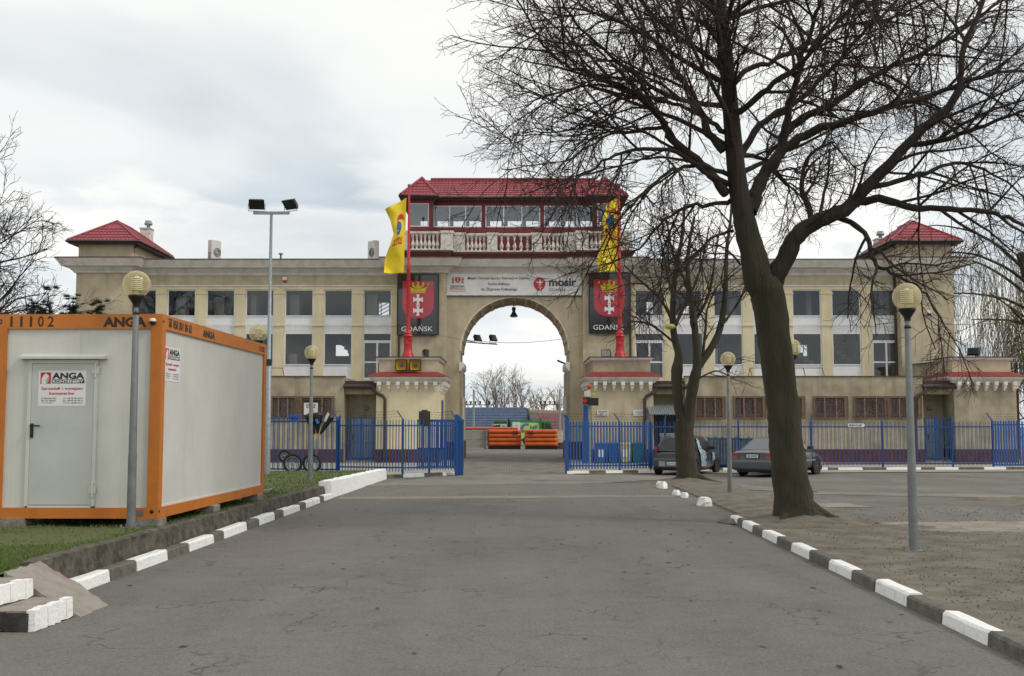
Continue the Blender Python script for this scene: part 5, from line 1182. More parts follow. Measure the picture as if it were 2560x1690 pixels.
for (cx_, s, tl) in ((-.10,.14,-.35),(.05,.17,0),(.2,.12,.55)):
    m = Matrix.Translation((x+cx_*.6,36.78,z)) @ Matrix.Rotation(tl,4,'Y'); b0_ = len(mb.v); mb.lathe([(.03,0),(.06,.12),(s*.7,.36),(s,.62),(s*.92,.70),(0,.72)],(0,0,0),12); mb.v[b0_:] = [tuple(m @ Vector(p)) for p in mb.v[b0_:]]
mb.build('hood', BLACK, t)
mb = MB(); mb.prism([(x+.26,z+.42),(x+.34,z+.40),(x+.46,z+.66),(x+.40,z+.72)],36.5,36.53); mb.build('pale_flap', OLDW, t)
mb = MB(); mb.obox((x-.16,36.62,z+.4),(.10,.02,.16),0,0,0,.5); mb.obox((x+.05,36.57,z+.42),(.09,.02,.16),0,0,0,-.4); mb.build('blue_patch', M('patch_blue',(.03,.18,.5),.5), t)
mb = MB(); mb.box(x-.03,x+.03,36.7,36.74,z-.16,z+.02); mb.build('strap', M('yellow_strap',(.6,.4,.03),.5), t)
mb = MB(); mb.tube([(x+.03*math.sin(i*1.3),36.75+.03*math.cos(i*1.3),z-.2-.02*i) for i in range(26)],.007,5); mb.build('chain', GALV, t)
x, z = P(737,1047,37.2); mb = MB(); mb.box(x-.12,x+.12,37.1,37.3,z-.12,z+.02); mb.prism([(x-.18,z+.06),(x+.18,z+.06),(x+.19,z+.15),(x-.19,z+.15)],37.05,37.35); mb.box(x-.14,x+.14,37.08,37.32,z+.02,z+.06)
tag(mb.build('blue_canister', M('bright_blue_plastic',(.03,.10,.45),.4,.2,6)), 'blue plastic canister stuck on top of the fence above the wheels', 'canister')
x, y = gp(667,24.0); mb = MB(); mb.prism([(x-.12,.33),(x+.16,.38),(x+.04,.24),(x-.1,.20)],24.0,24.4); tag(mb.build('metal_trough', M('bent_sheet',(.5,.5,.5),.4,.2,5,metal=.4)), 'small bent metal sheet on the grass behind the container corner', 'scrap metal')
# wheelie bins
def bin_(px, col, lab, stick=True):
    Yb = 50.2; x = (px-CXP)*Yb/F; t = thing('wheelie_bin', lab, 'bin', (x,Yb,.02), 0, 'wheelie bins behind the dense blue fence')
    mt = M('bin_'+lab.split()[0], col, .45, .1, 3); mb = MB(); w0,w1 = .19,.235
    v = [(-w0,-.22,.06),(w0,-.22,.06),(w0,.2,.06),(-w0,.2,.06),(-w1,-.28,.86),(w1,-.28,.86),(w1,.25,.86),(-w1,.25,.86)]
    mb.add(v,[(0,3,2,1),(0,1,5,4),(1,2,6,5),(2,3,7,6),(3,0,4,7)]); mb.box(-w1-.015,w1+.015,-.3,.27,.82,.86); LB(mb,'body',mt,t)
    mb = MB(); mb.prism([(-.31,.862),(.26,.862),(.26,.93),(-.2,.91),(-.31,.88)],-w1-.02,w1+.02,0,'X'); LB(mb,'lid',mt,t)
    for s in (-1,1): mb = MB(); mb.lathe([(0,-.03),(.1,-.03),(.1,.03),(0,.03)],(s*.2,.22,.1),14,axis='X'); LB(mb,'wheel',TYRE,t)
    if stick: mb = MB(); mb.quad((-.12,-.262,.28),(.12,-.262,.28),(.12,-.285,.62),(-.12,-.285,.62)); LB(mb,'sticker',WHITE,t)
bin_(1500,(.015,.12,.42),'bright blue wheelie bin with a white label, leftmost of the row'); bin_(1530,(.01,.07,.30),'deep blue wheelie bin, second of the row behind the fence',False)
bin_(1561,(.62,.52,.10),'yellow wheelie bin standing between the blue and the dark green one'); bin_(1590,(.01,.10,.09),'dark green wheelie bin, rightmost of the row',False)
# skips behind the long fence
def skip(px0, px1, py0, lab):
    Ys = 44.6; x0, x1 = (px0-CXP)*Ys/F, (px1-CXP)*Ys/F; z1 = PZ(py0, Ys); t = thing('waste_container', lab, 'waste container', ((x0+x1)/2,Ys,.02))
    SK = M('blue_grey_steel', (.12,.15,.185), .55, .25, 4); mb = MB(); mb.box(x0,x1,Ys,Ys+1.1,.15,z1-.04)
    n = 9
    for i in range(n+1): x = x0+(x1-x0)*i/n; mb.box(x-.03,x+.03,Ys-.05,Ys,.15,z1-.1)
    mb.build('body', SK, t); mb = MB(); mb.box(x0-.04,x1+.04,Ys-.06,Ys+1.14,z1-.039,z1); 
    for i in range(4): x = x0+(x1-x0)*(i+.5)/4; mb.box(x-.04,x+.04,Ys-.08,Ys-.02,z1-.03,z1+.05)
    mb.build('lid', SK, t); mb = MB(); mb.box(x0+.1,x1-.1,Ys+.1,Ys+1,.02,.15); mb.build('skid', DARK, t)
skip(1778,1846,1094,'blue-grey steel waste container seen between the two parked cars'); skip(1852,1985,1095,'long blue-grey steel waste container behind the silver-grey saloon')
x, z = P(1680,1091,44); t = thing('machine_cabinet', 'orange-yellow machine cabinet under the corrugated awning behind the fence', 'cabinet', (x,44,.02))
mb = MB(); mb.box(x-.35,x+.45,44,44.8,.1,z+.0); mb.box(x-.3,x+.4,43.98,44,.6,z-.12); mb.build('body', M('amber_paint',(.55,.28,.02),.5,.2,3), t); mb = MB(); mb.box(x-.38,x+.48,43.95,44.85,z+.0,z+.12); mb.build('lid', GALV, t)
# signal lights
x, z = P(1473,1000,49.5); t = thing('signal_mast', 'signal mast with red and dark lamps and a red beacon beside the arch', 'signal', (x,49.5,0))
mb = MB(); mb.tube([(x,49.5,0),(x,49.5,PZ(968,49.5))],.05,10); mb.build('post', GALV, t)
mb = MB(); mb.box(x-.29,x-.06,49.28,49.5,PZ(1010,49.5),PZ(994,49.5)); mb.box(x-.05,x+.40,49.25,49.5,PZ(1014,49.5),PZ(995,49.5)); hs = mb.build('lamp_housing', BLACK, t)
mb = MB(); mb.disc((x-.2,49.27,PZ(1002,49.5)),.085); mb.build('red_lens', M('red_lens',(.5,.01,.01),.3,emit=(.5,.01,.01,.06)), hs)
mb = MB(); mb.lathe([(.07,0),(.1,.06),(.11,.16),(.05,.19),(0,.19)],(x,49.5,PZ(973,49.5)),12); mb.build('beacon', M('red_beacon',(.55,.03,.02),.3), t)
mb = MB(); mb.box(x-.09,x+.06,49.35,49.5,PZ(992,49.5),PZ(976,49.5)); mb.box(x-.22,x-.10,49.3,49.5,PZ(991,49.5),PZ(978,49.5)); mb.build('control_box', OLDW, t)
mb = MB(); mb.box(x+.07,x+.26,49.4,49.45,PZ(988,49.5),PZ(982,49.5)); mb.build('yellow_plate', M('yellow_plate',(.6,.45,.05),.5), t)
x = (1463-CXP)*49.9/F; mb = MB(); mb.box(x-.09,x+.09,49.9,50.1,.02,PZ(1012,49.9)); tag(mb.build('steel_post', BLUE), 'flat blue steel post beside the signal mast', 'post')

# ================================================================== FACADE ATTACHMENTS
for px, lab in ((1003,'left yellow horn loudspeaker on the left gatehouse attic'),(1038,'right yellow horn loudspeaker on the left gatehouse attic')):
    x, z = P(px,912.5,51.1); t = thing('horn_loudspeaker', lab, 'loudspeaker', (x,51.1,z), 0, 'yellow horn loudspeakers')
    YM = M('yellow_enamel',(.62,.36,.03),.4,.15,4); mb = MB(); o_, i_ = .27,.22
    for s in range(4):
        c0 = [(-1,-1),(1,-1),(1,1),(-1,1)]; a, b = c0[s], c0[(s+1)%4]
        mb.quad((a[0]*i_,0,a[1]*i_),(b[0]*i_,0,b[1]*i_),(b[0]*.08,.25,b[1]*.08),(a[0]*.08,.25,a[1]*.08)); mb.quad((b[0]*i_,.005,b[1]*i_),(a[0]*i_,.005,a[1]*i_),(a[0]*.1,.3,a[1]*.1),(b[0]*.1,.3,b[1]*.1))
    LB(mb,'horn',YM,t); mb = MB()
    for q in ((-o_,o_,i_,o_),(-o_,o_,-o_,-i_)): mb.box(q[0],q[1],-.03,.04,q[2],q[3])
    mb.box(-o_,-i_,-.03,.04,-i_,i_); mb.box(i_,o_,-.03,.04,-i_,i_); LB(mb,'rim',DARK,t)
    mb = MB(); mb.lathe([(0,.1),(.08,.14),(.085,.26)],(0,0,0),14,axis='Y'); mb.box(-.1,.1,.26,.34,-.1,.1); LB(mb,'driver',POLE,t)
x, z = P(1020.5,912,51.2); mb = MB(); mb.box(x-.04,x+.04,51.2,51.44,z-.25,z+.28); tag(mb.build('speaker_bracket',M('yellow_enamel',(.62,.36,.03),.4)), 'narrow upright bracket between the two yellow loudspeakers', 'bracket')
x = PX(1064,875,52.6); floodlight((x,52.6,g1[1]), 'black floodlight standing on the left gatehouse roof beside the flagpole', R(70), R(0), .95, 'floodlights on the gatehouse roofs',(.02,.02,.02))
x = PX(1516,877,52.6); floodlight((x,52.6,g2[1]), 'black floodlight with a pale lens on the right gatehouse roof beside the flagpole', R(-25), R(10), .95, 'floodlights on the gatehouse roofs',(.5,.5,.48))
x = PX(2433,880,52.0); floodlight((x,52.0,g3[1]), 'floodlight on the roof of the gatehouse at the far right', R(150), R(10), 1.1, 'floodlights on the gatehouse roofs',(.25,.27,.28))
# flagpoles
def flagpole(px, lab):
    x = PX(px, 880, 52.3); z0 = g1[1]; t = thing('flagpole', lab, 'flagpole', (x,52.3,z0), 0, 'red flagpoles on ornate bases')
    zz = lambda py: PZ(py,52.3)-z0
    mb = MB(); mb.lathe([(.30,0),(.30,.06),(.26,.10),(.27,.16),(.23,.24),(.20,.36),(.20,.46),(.185,.62),(.20,.66),(.185,.70),(.18,.92),(.20,.98),(.23,1.02),(.23,1.07),(.17,1.11),(.20,1.16),(.20,1.21),(.12,1.27),(.11,1.32)],(0,0,0),20)
    for k in range(4):
        a = k*math.pi/2+.5; mb.tube([(.19*math.cos(a),.19*math.sin(a),.7),(.225*math.cos(a+.2),.225*math.sin(a+.2),.78),(.215*math.cos(a),.215*math.sin(a),.86),(.20*math.cos(a-.2),.2*math.sin(a-.2),.9)],.022,6)
    LB(mb,'ornate_base',REDP,t)
    mb = MB(); mb.tube([(0,0,1.28),(0,0,zz(678)),(0,0,zz(676)),(0,0,zz(660)),(0,0,zz(656)),(0,0,zz(468))],[.105,.085,.105,.095,.075,.045],14); LB(mb,'pole',REDP,t)
    mb = MB(); r = .085; c = zz(464); mb.lathe([(r*math.sin(math.pi*i/10), c-r*math.cos(math.pi*i/10)) for i in range(11)],(0,0,0),14); LB(mb,'finial_ball',POLE,t); return x
fx1 = flagpole(1020,'red flagpole with ornate base on the left gatehouse'); fx2 = flagpole(1550,'red flagpole with ornate base on the right gatehouse')
YEL = M('yellow_flag_cloth',(.80,.60,.02),.75,.06,3)
def flag(edge_in, edge_out, y0, label, draw, folds, seed, amp):
    """edges: lists of (px,py) top to bottom; surface function S(u,v), u from pole to fly"""
    def interp(e, v):
        k = v*(len(e)-1); i = min(int(k), len(e)-2); t = k-i; t = t
        return e[i][0]+(e[i+1][0]-e[i][0])*t, e[i][1]+(e[i+1][1]-e[i][1])*t
    def S(u, v, off=0.0):
        a = interp(edge_in, v); b = interp(edge_out, v); px = a[0]+(b[0]-a[0])*u; py = a[1]+(b[1]-a[1])*u
        x, z = P(px, py, y0); y = y0 + amp*u**.7*math.sin(folds*u*2*math.pi + v*5 + seed) + .05*u*math.sin(v*23+u*6) + .12*u*math.sin(v*9+seed)
        return (x, y-off, z)
    n, m_ = 36, 60; v_ = [S(i/n, j/m_) for j in range(m_+1) for i in range(n+1)]
    mb = MB(); mb.add(v_, [(j*(n+1)+i, (j+1)*(n+1)+i, (j+1)*(n+1)+i+1, j*(n+1)+i+1) for j in range(m_) for i in range(n)], 0, True)
    draw(mb, S); return tag(mb.build('flag', [YEL, M('flag_blue',(.03,.10,.33),.7), INKR]), label, 'flag', 'yellow flags')
def emblem(u0, u1, v0, v1, tu, tv0, tv1):
    def d(mb, S):
        # blue drop and red swoosh, then the word in red seen from behind
        n = 18; pts = []
        for i in range(n): a = 2*math.pi*i/n; pts.append((u0+.62*(u1-u0)+(-.27*(u1-u0))*-math.cos(a)*(1.0 if math.cos(a)>0 else 1.15), v0+.62*(v1-v0)-.33*(v1-v0)*math.sin(a)))
        cu, cv = u0+.62*(u1-u0), v0+.62*(v1-v0); mb.add([S(cu,cv,.02)]+[S(a,b,.02) for a,b in pts], [(0,1+i,1+(i+1)%n) for i in range(n)], 1)
        k = 10; A = []; Bq = []
        for i in range(k+1):
            t = i/k; a = math.pi*(.95-1.0*t); w = .10*math.sin(math.pi*min(1,t*1.1+.05))
            A.append((u0+.42*(u1-u0)-.42*(u1-u0)*math.cos(math.pi-a), v0+.42*(v1-v0)-.42*(v1-v0)*math.sin(a))); Bq.append((u0+.42*(u1-u0)-(.42-w*2.2)*(u1-u0)*math.cos(math.pi-a), v0+.44*(v1-v0)-(.42-w*2.2)*(v1-v0)*math.sin(a)))
        mb.add([S(*p,.02) for p in A]+[S(*p,.02) for p in Bq], [(i,i+1,k+2+i,k+1+i) for i in range(k)], 2)
        mb.text('LOTOS', (0,0,0), 1, 1, mi=2, bold=.03, fn=lambda a,b: S(min(.97,max(.02,tu+a*.62)), (tv0+tv1)/2 - b*(tv1-tv0), .02))
    return d
flag([(1016,494),(1014,560),(1011,630),(1010,682)], [(963,524),(976,552),(983,583),(976,610),(964,637),(960,662),(961,683)], 52.3, 'yellow flag blown out to the left of the left flagpole', emblem(.12,.72,.16,.44,.5,.46,.56), .8, .4, .16)
flag([(1546,492),(1545,560),(1545,630),(1542,676)], [(1517,509),(1512,530),(1503,557),(1507,590),(1500,620),(1492,650),(1498,680)], 52.3, 'yellow flag hanging in folds at the right flagpole', emblem(.0,.85,.14,.38,.5,.42,.54), 1.3, 1.9, .14)
# crest boards
def crest_board(p0, p1, q0, q1, label):
    Yb = YF-.06; x0, x1, z1, z0 = PX(p0,760,Yb), PX(p1,760,Yb), PZ(q0,Yb), PZ(q1,Yb); W = x1-x0; H = z1-z0; y = Yb-.10
    t = thing('crest_board', label, 'crest board', ((x0+x1)/2,Yb,z0), 0, 'black boards with the city arms')
    mb = MB(); mb.box(x0,x1,Yb-.10,Yb,z0,z1); mb.build('board', M('black_gloss_board',(.018,.018,.020),.12,.1,2,coat=.5), t)
    mb = MB(); f_=.05
    mb.box(x0-.02,x0+f_,y-.03,y-.001,z0,z1); mb.box(x1-f_,x1+.02,y-.03,y-.001,z0,z1); mb.box(x0+f_,x1-f_,y-.03,y-.001,z0-.01,z0+f_); mb.box(x0+f_,x1-f_,y-.03,y-.001,z1-f_,z1+.01); mb.build('frame', BLACK, t)
    X = lambda a: x0+W*a; Z = lambda b: z1-H*b
    sh = [(X(.12),Z(.115)),(X(.885),Z(.115)),(X(.885),Z(.50))]
    for i in range(15): a = i/14*math.pi; sh.append((X(.5025+.3825*math.cos(a)), Z(.50+.23*math.sin(a)**.9 if math.sin(a)>0 else .5)))
    sh += [(X(.12),Z(.50))]
    mb = MB(); mb.add([(a,y-.006,b) for a,b in sh][::1], [tuple(range(len(sh)))[::-1]]); mb.build('shield', M('shield_red',(.42,.015,.035),.2,.1,2,coat=.5), t)
    mb = MB()
    for cy in (.42,.60):
        for (hw, hh) in ((.028,.082),(.11,.026)): mb.quad((X(.5-hw),y-.012-hw*.02,Z(cy+hh)),(X(.5+hw),y-.012-hw*.02,Z(cy+hh)),(X(.5+hw),y-.012-hw*.02,Z(cy-hh)),(X(.5-hw),y-.012-hw*.02,Z(cy-hh)))
        for (dx,dz,a_,b_) in ((0,-.078,.042,.008),(0,.078,.042,.008),(-.105,0,.012,.04),(.105,0,.012,.04)): mb.quad((X(.5+dx-a_),y-.016,Z(cy+dz+b_)),(X(.5+dx+a_),y-.016,Z(cy+dz+b_)),(X(.5+dx+a_),y-.016,Z(cy+dz-b_)),(X(.5+dx-a_),y-.016,Z(cy+dz-b_)))
    mb.build('cross', INKW, t)
    mb = MB(); GD = M('crown_gold',(.62,.44,.03),.5,.1)
    base = [(.33,.29),(.67,.29),(.70,.235),(.745,.17),(.68,.215),(.62,.165),(.56,.215),(.5,.15),(.44,.215),(.38,.165),(.32,.215),(.255,.17),(.30,.235)]
    mb.add([(X(a),y-.010,Z(b)) for a,b in base]+[(X(.5),y-.010,Z(.26))], [(i,(i+1)%13,13) for i in range(13)])
    for a,b in ((.255,.165),(.38,.16),(.5,.145),(.62,.16),(.745,.165)): mb.disc((X(a),y-.014,Z(b)),W*.03,8)
    mb.box(X(.32),X(.68),y-.018,y-.011,Z(.315),Z(.30)); mb.build('crown', GD, t)
    mb = MB(); mb.text('GDA\u0143SK', (X(.48),y,Z(.885)), W*.76, H*.105, mi=0, bold=.0, off=.008); mb.build('lettering', INKW, t)
crest_board(994,1097,685.6,838,'black board with a red two-cross crest and GDAŃSK, left of the arch'); crest_board(1472,1573.5,682,834,'black board with a red two-cross crest and GDAŃSK, right of the arch behind branches')
# banner over the arch
Yb = YC-.02; SX = lambda s: PX(980+s/3.958,710,Yb-.05); SZ = lambda s: PZ(670+s/3.958,Yb-.05)
t = thing('banner', 'long white banner with stadium name and city emblems stretched above the arch', 'banner', (CX,Yb,SZ(270)))
x0, x1, z0, z1 = PX(1116,710,Yb), PX(1454,710,Yb), SZ(272), SZ(50)
mb = MB(); n = 60; v = []
for i in range(n+1):
    for j in range(7): s, q = i/n, j/6; v.append((x0+(x1-x0)*s, Yb-.07+.012*math.sin(s*31)*math.sin(q*5), z0+(z1-z0)*q - .012*abs(math.sin(s*math.pi*14))*(1 if j==6 else (-1 if j==0 else 0))))
mb.add(v, [(i*7+j,(i+1)*7+j,(i+1)*7+j+1,i*7+j+1) for i in range(n) for j in range(6)],0,True); mb.build('sheet', M('banner_vinyl',(.76,.76,.75),.5,.06,1.5,streak=.15,streakcol=(.32,.3,.27)), t)
mb = MB(); mb.tube([(x0-.03,Yb-.04,z0-.03),(x1+.03,Yb-.04,z0-.03),(x1+.03,Yb-.04,z1+.03),(x0-.03,Yb-.04,z1+.03),(x0-.03,Yb-.04,z0-.03)],.03,6); mb.build('frame_tube', POLE, t)
mb = MB(); y = Yb-.085
def bt(s, sx0, sx1, sy0, sy1, mi, bo=0.0, h=True): mb.text(s, ((SX(sx0)+SX(sx1))/2, y, (SZ(sy0)+SZ(sy1))/2), SX(sx1)-SX(sx0), (SZ(sy0)-SZ(sy1)) if h else None, mi=mi, bold=bo, off=.004)
bt('Miejski O\u015brodek Sportu i Rekreacji w Gda\u0144sku',750,1365,84,122,0,.006); bt('Stadion \u017cu\u017clowy',950,1165,142,178,0,.006); bt('im. Zbigniewa Podleckiego',885,1240,196,232,0,.006)
bt('GDA\u0143SK',578,722,163,195,0,.01); bt('www.gdansk.pl',578,728,222,238,0,.0); bt('mosir',1553,1825,104,182,0,.035); bt('GDA\u0143SK',1553,1725,193,230,0,.0)
mb.build('lettering', [M('banner_ink',(.06,.06,.07),.6), INKR, WHITE], t); mb = MB()
mb.quad((SX(573),y,SZ(210)),(SX(732),y,SZ(213)),(SX(732),y,SZ(206)),(SX(573),y,SZ(203)),mi=1)
dp = []; n = 24
for i in range(n):
    a = 2*math.pi*i/n; rx, rz = 60*(1-.22*max(0,-math.sin(a))), 68; dp.append((SX(1459+rx*math.cos(a)), y, SZ(160-rz*math.sin(a))))
mb.add(dp, [tuple(range(n))[::1]], 1)
def q4(mi, o_, *p): mb.quad(*[(SX(a),y-o_,SZ(b)) for a,b in p], mi=mi)
for (a,b,c,d) in ((1462,1470,150,215),(1450,1482,164,171),(1448,1484,190,197)): q4(2,.004,(a,d),(b,d),(b,c),(a,c))
q4(2,.004,(1418,128),(1438,150),(1490,150),(1500,124),(1478,140),(1440,140)); q4(2,.004,(1452,140),(1480,140),(1470,118),(1460,118))
mb.build('round_logo', [M('banner_ink',(.06,.06,.07),.6), INKR, WHITE], t); mb = MB()
sh = [(625,92),(677,92),(677,125),(668,140),(651,150),(634,140),(625,125)]; mb.add([(SX(a),y,SZ(b)) for a,b in sh],[tuple(range(7))[::-1]],1)
for cy in (108,128): q4(2,.004,(648,cy+9),(654,cy+9),(654,cy-9),(648,cy-9)); q4(2,.005,(642,cy+3),(660,cy+3),(660,cy-3),(642,cy-3))
for s in (-1,1):   # supporters drawn as simple rampant shapes
    c = 651; pts = [(c+s*34,152),(c+s*62,152),(c+s*60,140),(c+s*52,132),(c+s*64,118),(c+s*58,98),(c+s*44,88),(c+s*34,96),(c+s*44,106),(c+s*30,112),(c+s*36,126)]
    mb.add([(SX(a),y,SZ(b)) for a,b in pts],[tuple(range(len(pts)))],3)
mb.build('city_arms', [M('banner_ink',(.06,.06,.07),.6), INKR, WHITE, M('dull_gold',(.40,.30,.12),.6)], t)
# cable across the arch
a = P(1097,838,55.2); m_ = P(1255,857,55.2); b = P(1473,834,55.2); pts = []
for i in range(25):
    s = i/24; x = a[0]+(b[0]-a[0])*s; z = a[1]*(1-s)+b[1]*s - (4*s*(1-s))*((a[1]+b[1])/2-m_[1]); pts.append((x,55.2,z))
mb = MB(); mb.tube(pts,.014,5,mi=0); tag(mb.build('cable', WIRE), 'grey cable sagging across the arch between the crest boards', 'cable')
# lamps in the arch
x, z = P(1284.5,770,57.2); t = thing('pendant_lamp', 'black bell-shaped lamp hanging under the crown of the arch', 'lamp', (x,57.2,z))
mb = MB(); mb.lathe([(.0,.05),(.10,.04),(.10,-.12),(.07,-.16),(.12,-.28),(.21,-.42),(.21,-.45)],(x,57.2,z),18); mb.build('shade', DARK, t); mb = MB(); mb.lathe([(.2,-.45),(.12,-.49),(0,-.5)],(x,57.2,z),16); mb.build('lens', M('lamp_lens_0.50',(.5,.5,.48),.15), t)
mb = MB(); mb.tube([(x,57.2,z+.04),(x,57.2,AZ-.05)],.02,6); mb.build('rod', DARK, t)
Ya = 60.1; t = thing('steel_bracket', 'horizontal steel arm reaching into the arch from the left pier', 'bracket', (*[P(1150,857,Ya)[0]],Ya,PZ(858,Ya)))
mb = MB(); mb.tube([(PX(1145,856,Ya),Ya-.5,PZ(855,Ya)),(PX(1243,861,Ya),Ya,PZ(861,Ya))],.03,8); mb.tube([(PX(1145,853,Ya),Ya-.3,PZ(848,Ya)),(PX(1210,860,Ya),Ya,PZ(860,Ya))],.02,8); mb.build('arm', GALV, t)
for px, lab in ((1193,'left of the two floodlights on the arm inside the arch'),(1232,'right of the two floodlights on the arm inside the arch')): floodlight((PX(px,857,Ya),Ya,PZ(859,Ya)), lab, R(55), R(-25), 1.05, 'floodlights on the arm in the arch',(.02,.02,.02))
x, z = P(1404,906,58.0); t = thing('floodlight', 'small black floodlight tilted on the right impost of the arch', 'floodlight', (x,58,z-.25), R(0)); mb = MB(); mb.obox((-.03,0,.27),(.44,.3,.08),0,0,0,R(24)); LB(mb,'housing',DARK,t); mb = MB(); mb.tube([(.1,0,.2),(.3,0,.05)],.02,6); LB(mb,'bracket',DARK,t)
# security cameras / alarm sirens
for px, py, Y_, lab in ((712,700,YW,'small white alarm siren high on the left wing wall'),(2322,783,YT,'small white alarm siren on the right corner tower')):
    x, z = P(px,py,Y_-.06); t = thing('alarm_siren', lab, 'siren', (x,Y_-.06,z)); mb = MB(); mb.prism([(-.10,-.02),(.10,-.02),(.12,.1),(.10,.15),(-.10,.15),(-.12,.1)],-.06,.06); LB(mb,'housing',WHITE,t); mb = MB(); mb.lathe([(.09,-.02),(.1,-.06),(.06,-.12),(0,-.13)],(0,-.03,0),12); LB(mb,'lens',M('red_beacon',(.55,.03,.02),.3) if Y_==YW else BLACK,t)
# roof plant
def ac(px0, px1, py0, lab, rz):
    Ya = 57.4; x = PX((px0+px1)/2,620,Ya); z0 = zc(0)-.02; h = PZ(py0,Ya)-z0; t = thing('air_conditioner', lab, 'air conditioner', (x,Ya,z0), rz, 'air conditioners on the roof')
    mb = MB(); mb.box(-.32,.32,-.14,.14,.06,h); LB(mb,'casing',M('ac_white',(.62,.62,.58),.5,.05),t); mb = MB()
    for i in range(7): rr = .05+.03*i; mb.lathe([(rr,-.145),(rr+.012,-.15),(rr+.012,-.142)],(.06,0,h*.52),16,axis='Y')
    LB(mb,'fan_grille',DARK,t); mb = MB(); [mb.box(-.325,-.32,-.10,.10,.14+.07*i,.17+.07*i) for i in range(8)]; LB(mb,'side_vent',DARK,t); mb = MB(); mb.box(-.28,-.22,-.14,.14,0,.06); mb.box(.22,.28,-.14,.14,0,.06); LB(mb,'foot',DARK,t)
ac(523,550,602,'white air conditioner on the left wing roof near the corner tower',R(55)); ac(921,946,603,'white air conditioner on the roof edge beside the yellow flag',R(-50))
x, z = P(702,637,57.2); mb = MB(); mb.lathe([(.05,-.3),(.05,0),(.12,.02),(.12,.08),(0,.12)],(x,57.2,z),10); tag(mb.build('roof_vent',GALV), 'small round-capped vent on the left wing roof', 'vent')
# barrier frames on the annex roof
for px0, px1 in ((628,712),(1869,1948),(1955,2062)):
    Yr = 53.5; x0, x1 = PX(px0,930,Yr), PX(px1,930,Yr); z1 = PZ(920,Yr); z0 = za-.4
    mb = MB(); mb.tube([(x0-.1,Yr,z0),(x0+.12,Yr,z1),(x1-.12,Yr,z1),(x1+.1,Yr,z0)],.022,6); mb.tube([(x0+.12,Yr,z1),(x0+.35,Yr+.1,z0)],.02,6); mb.tube([((x0+x1)/2,Yr,z1),((x0+x1)/2+.25,Yr+.1,z0)],.02,6)
    tag(mb.build('roof_railing', RUST), {628:'rusty tube frame on the left annex roof beside the mast',1869:'rusty tube frame on the right annex roof left of the thick trunk',1955:'rusty tube frame on the right annex roof right of the thick trunk'}[px0], 'railing')
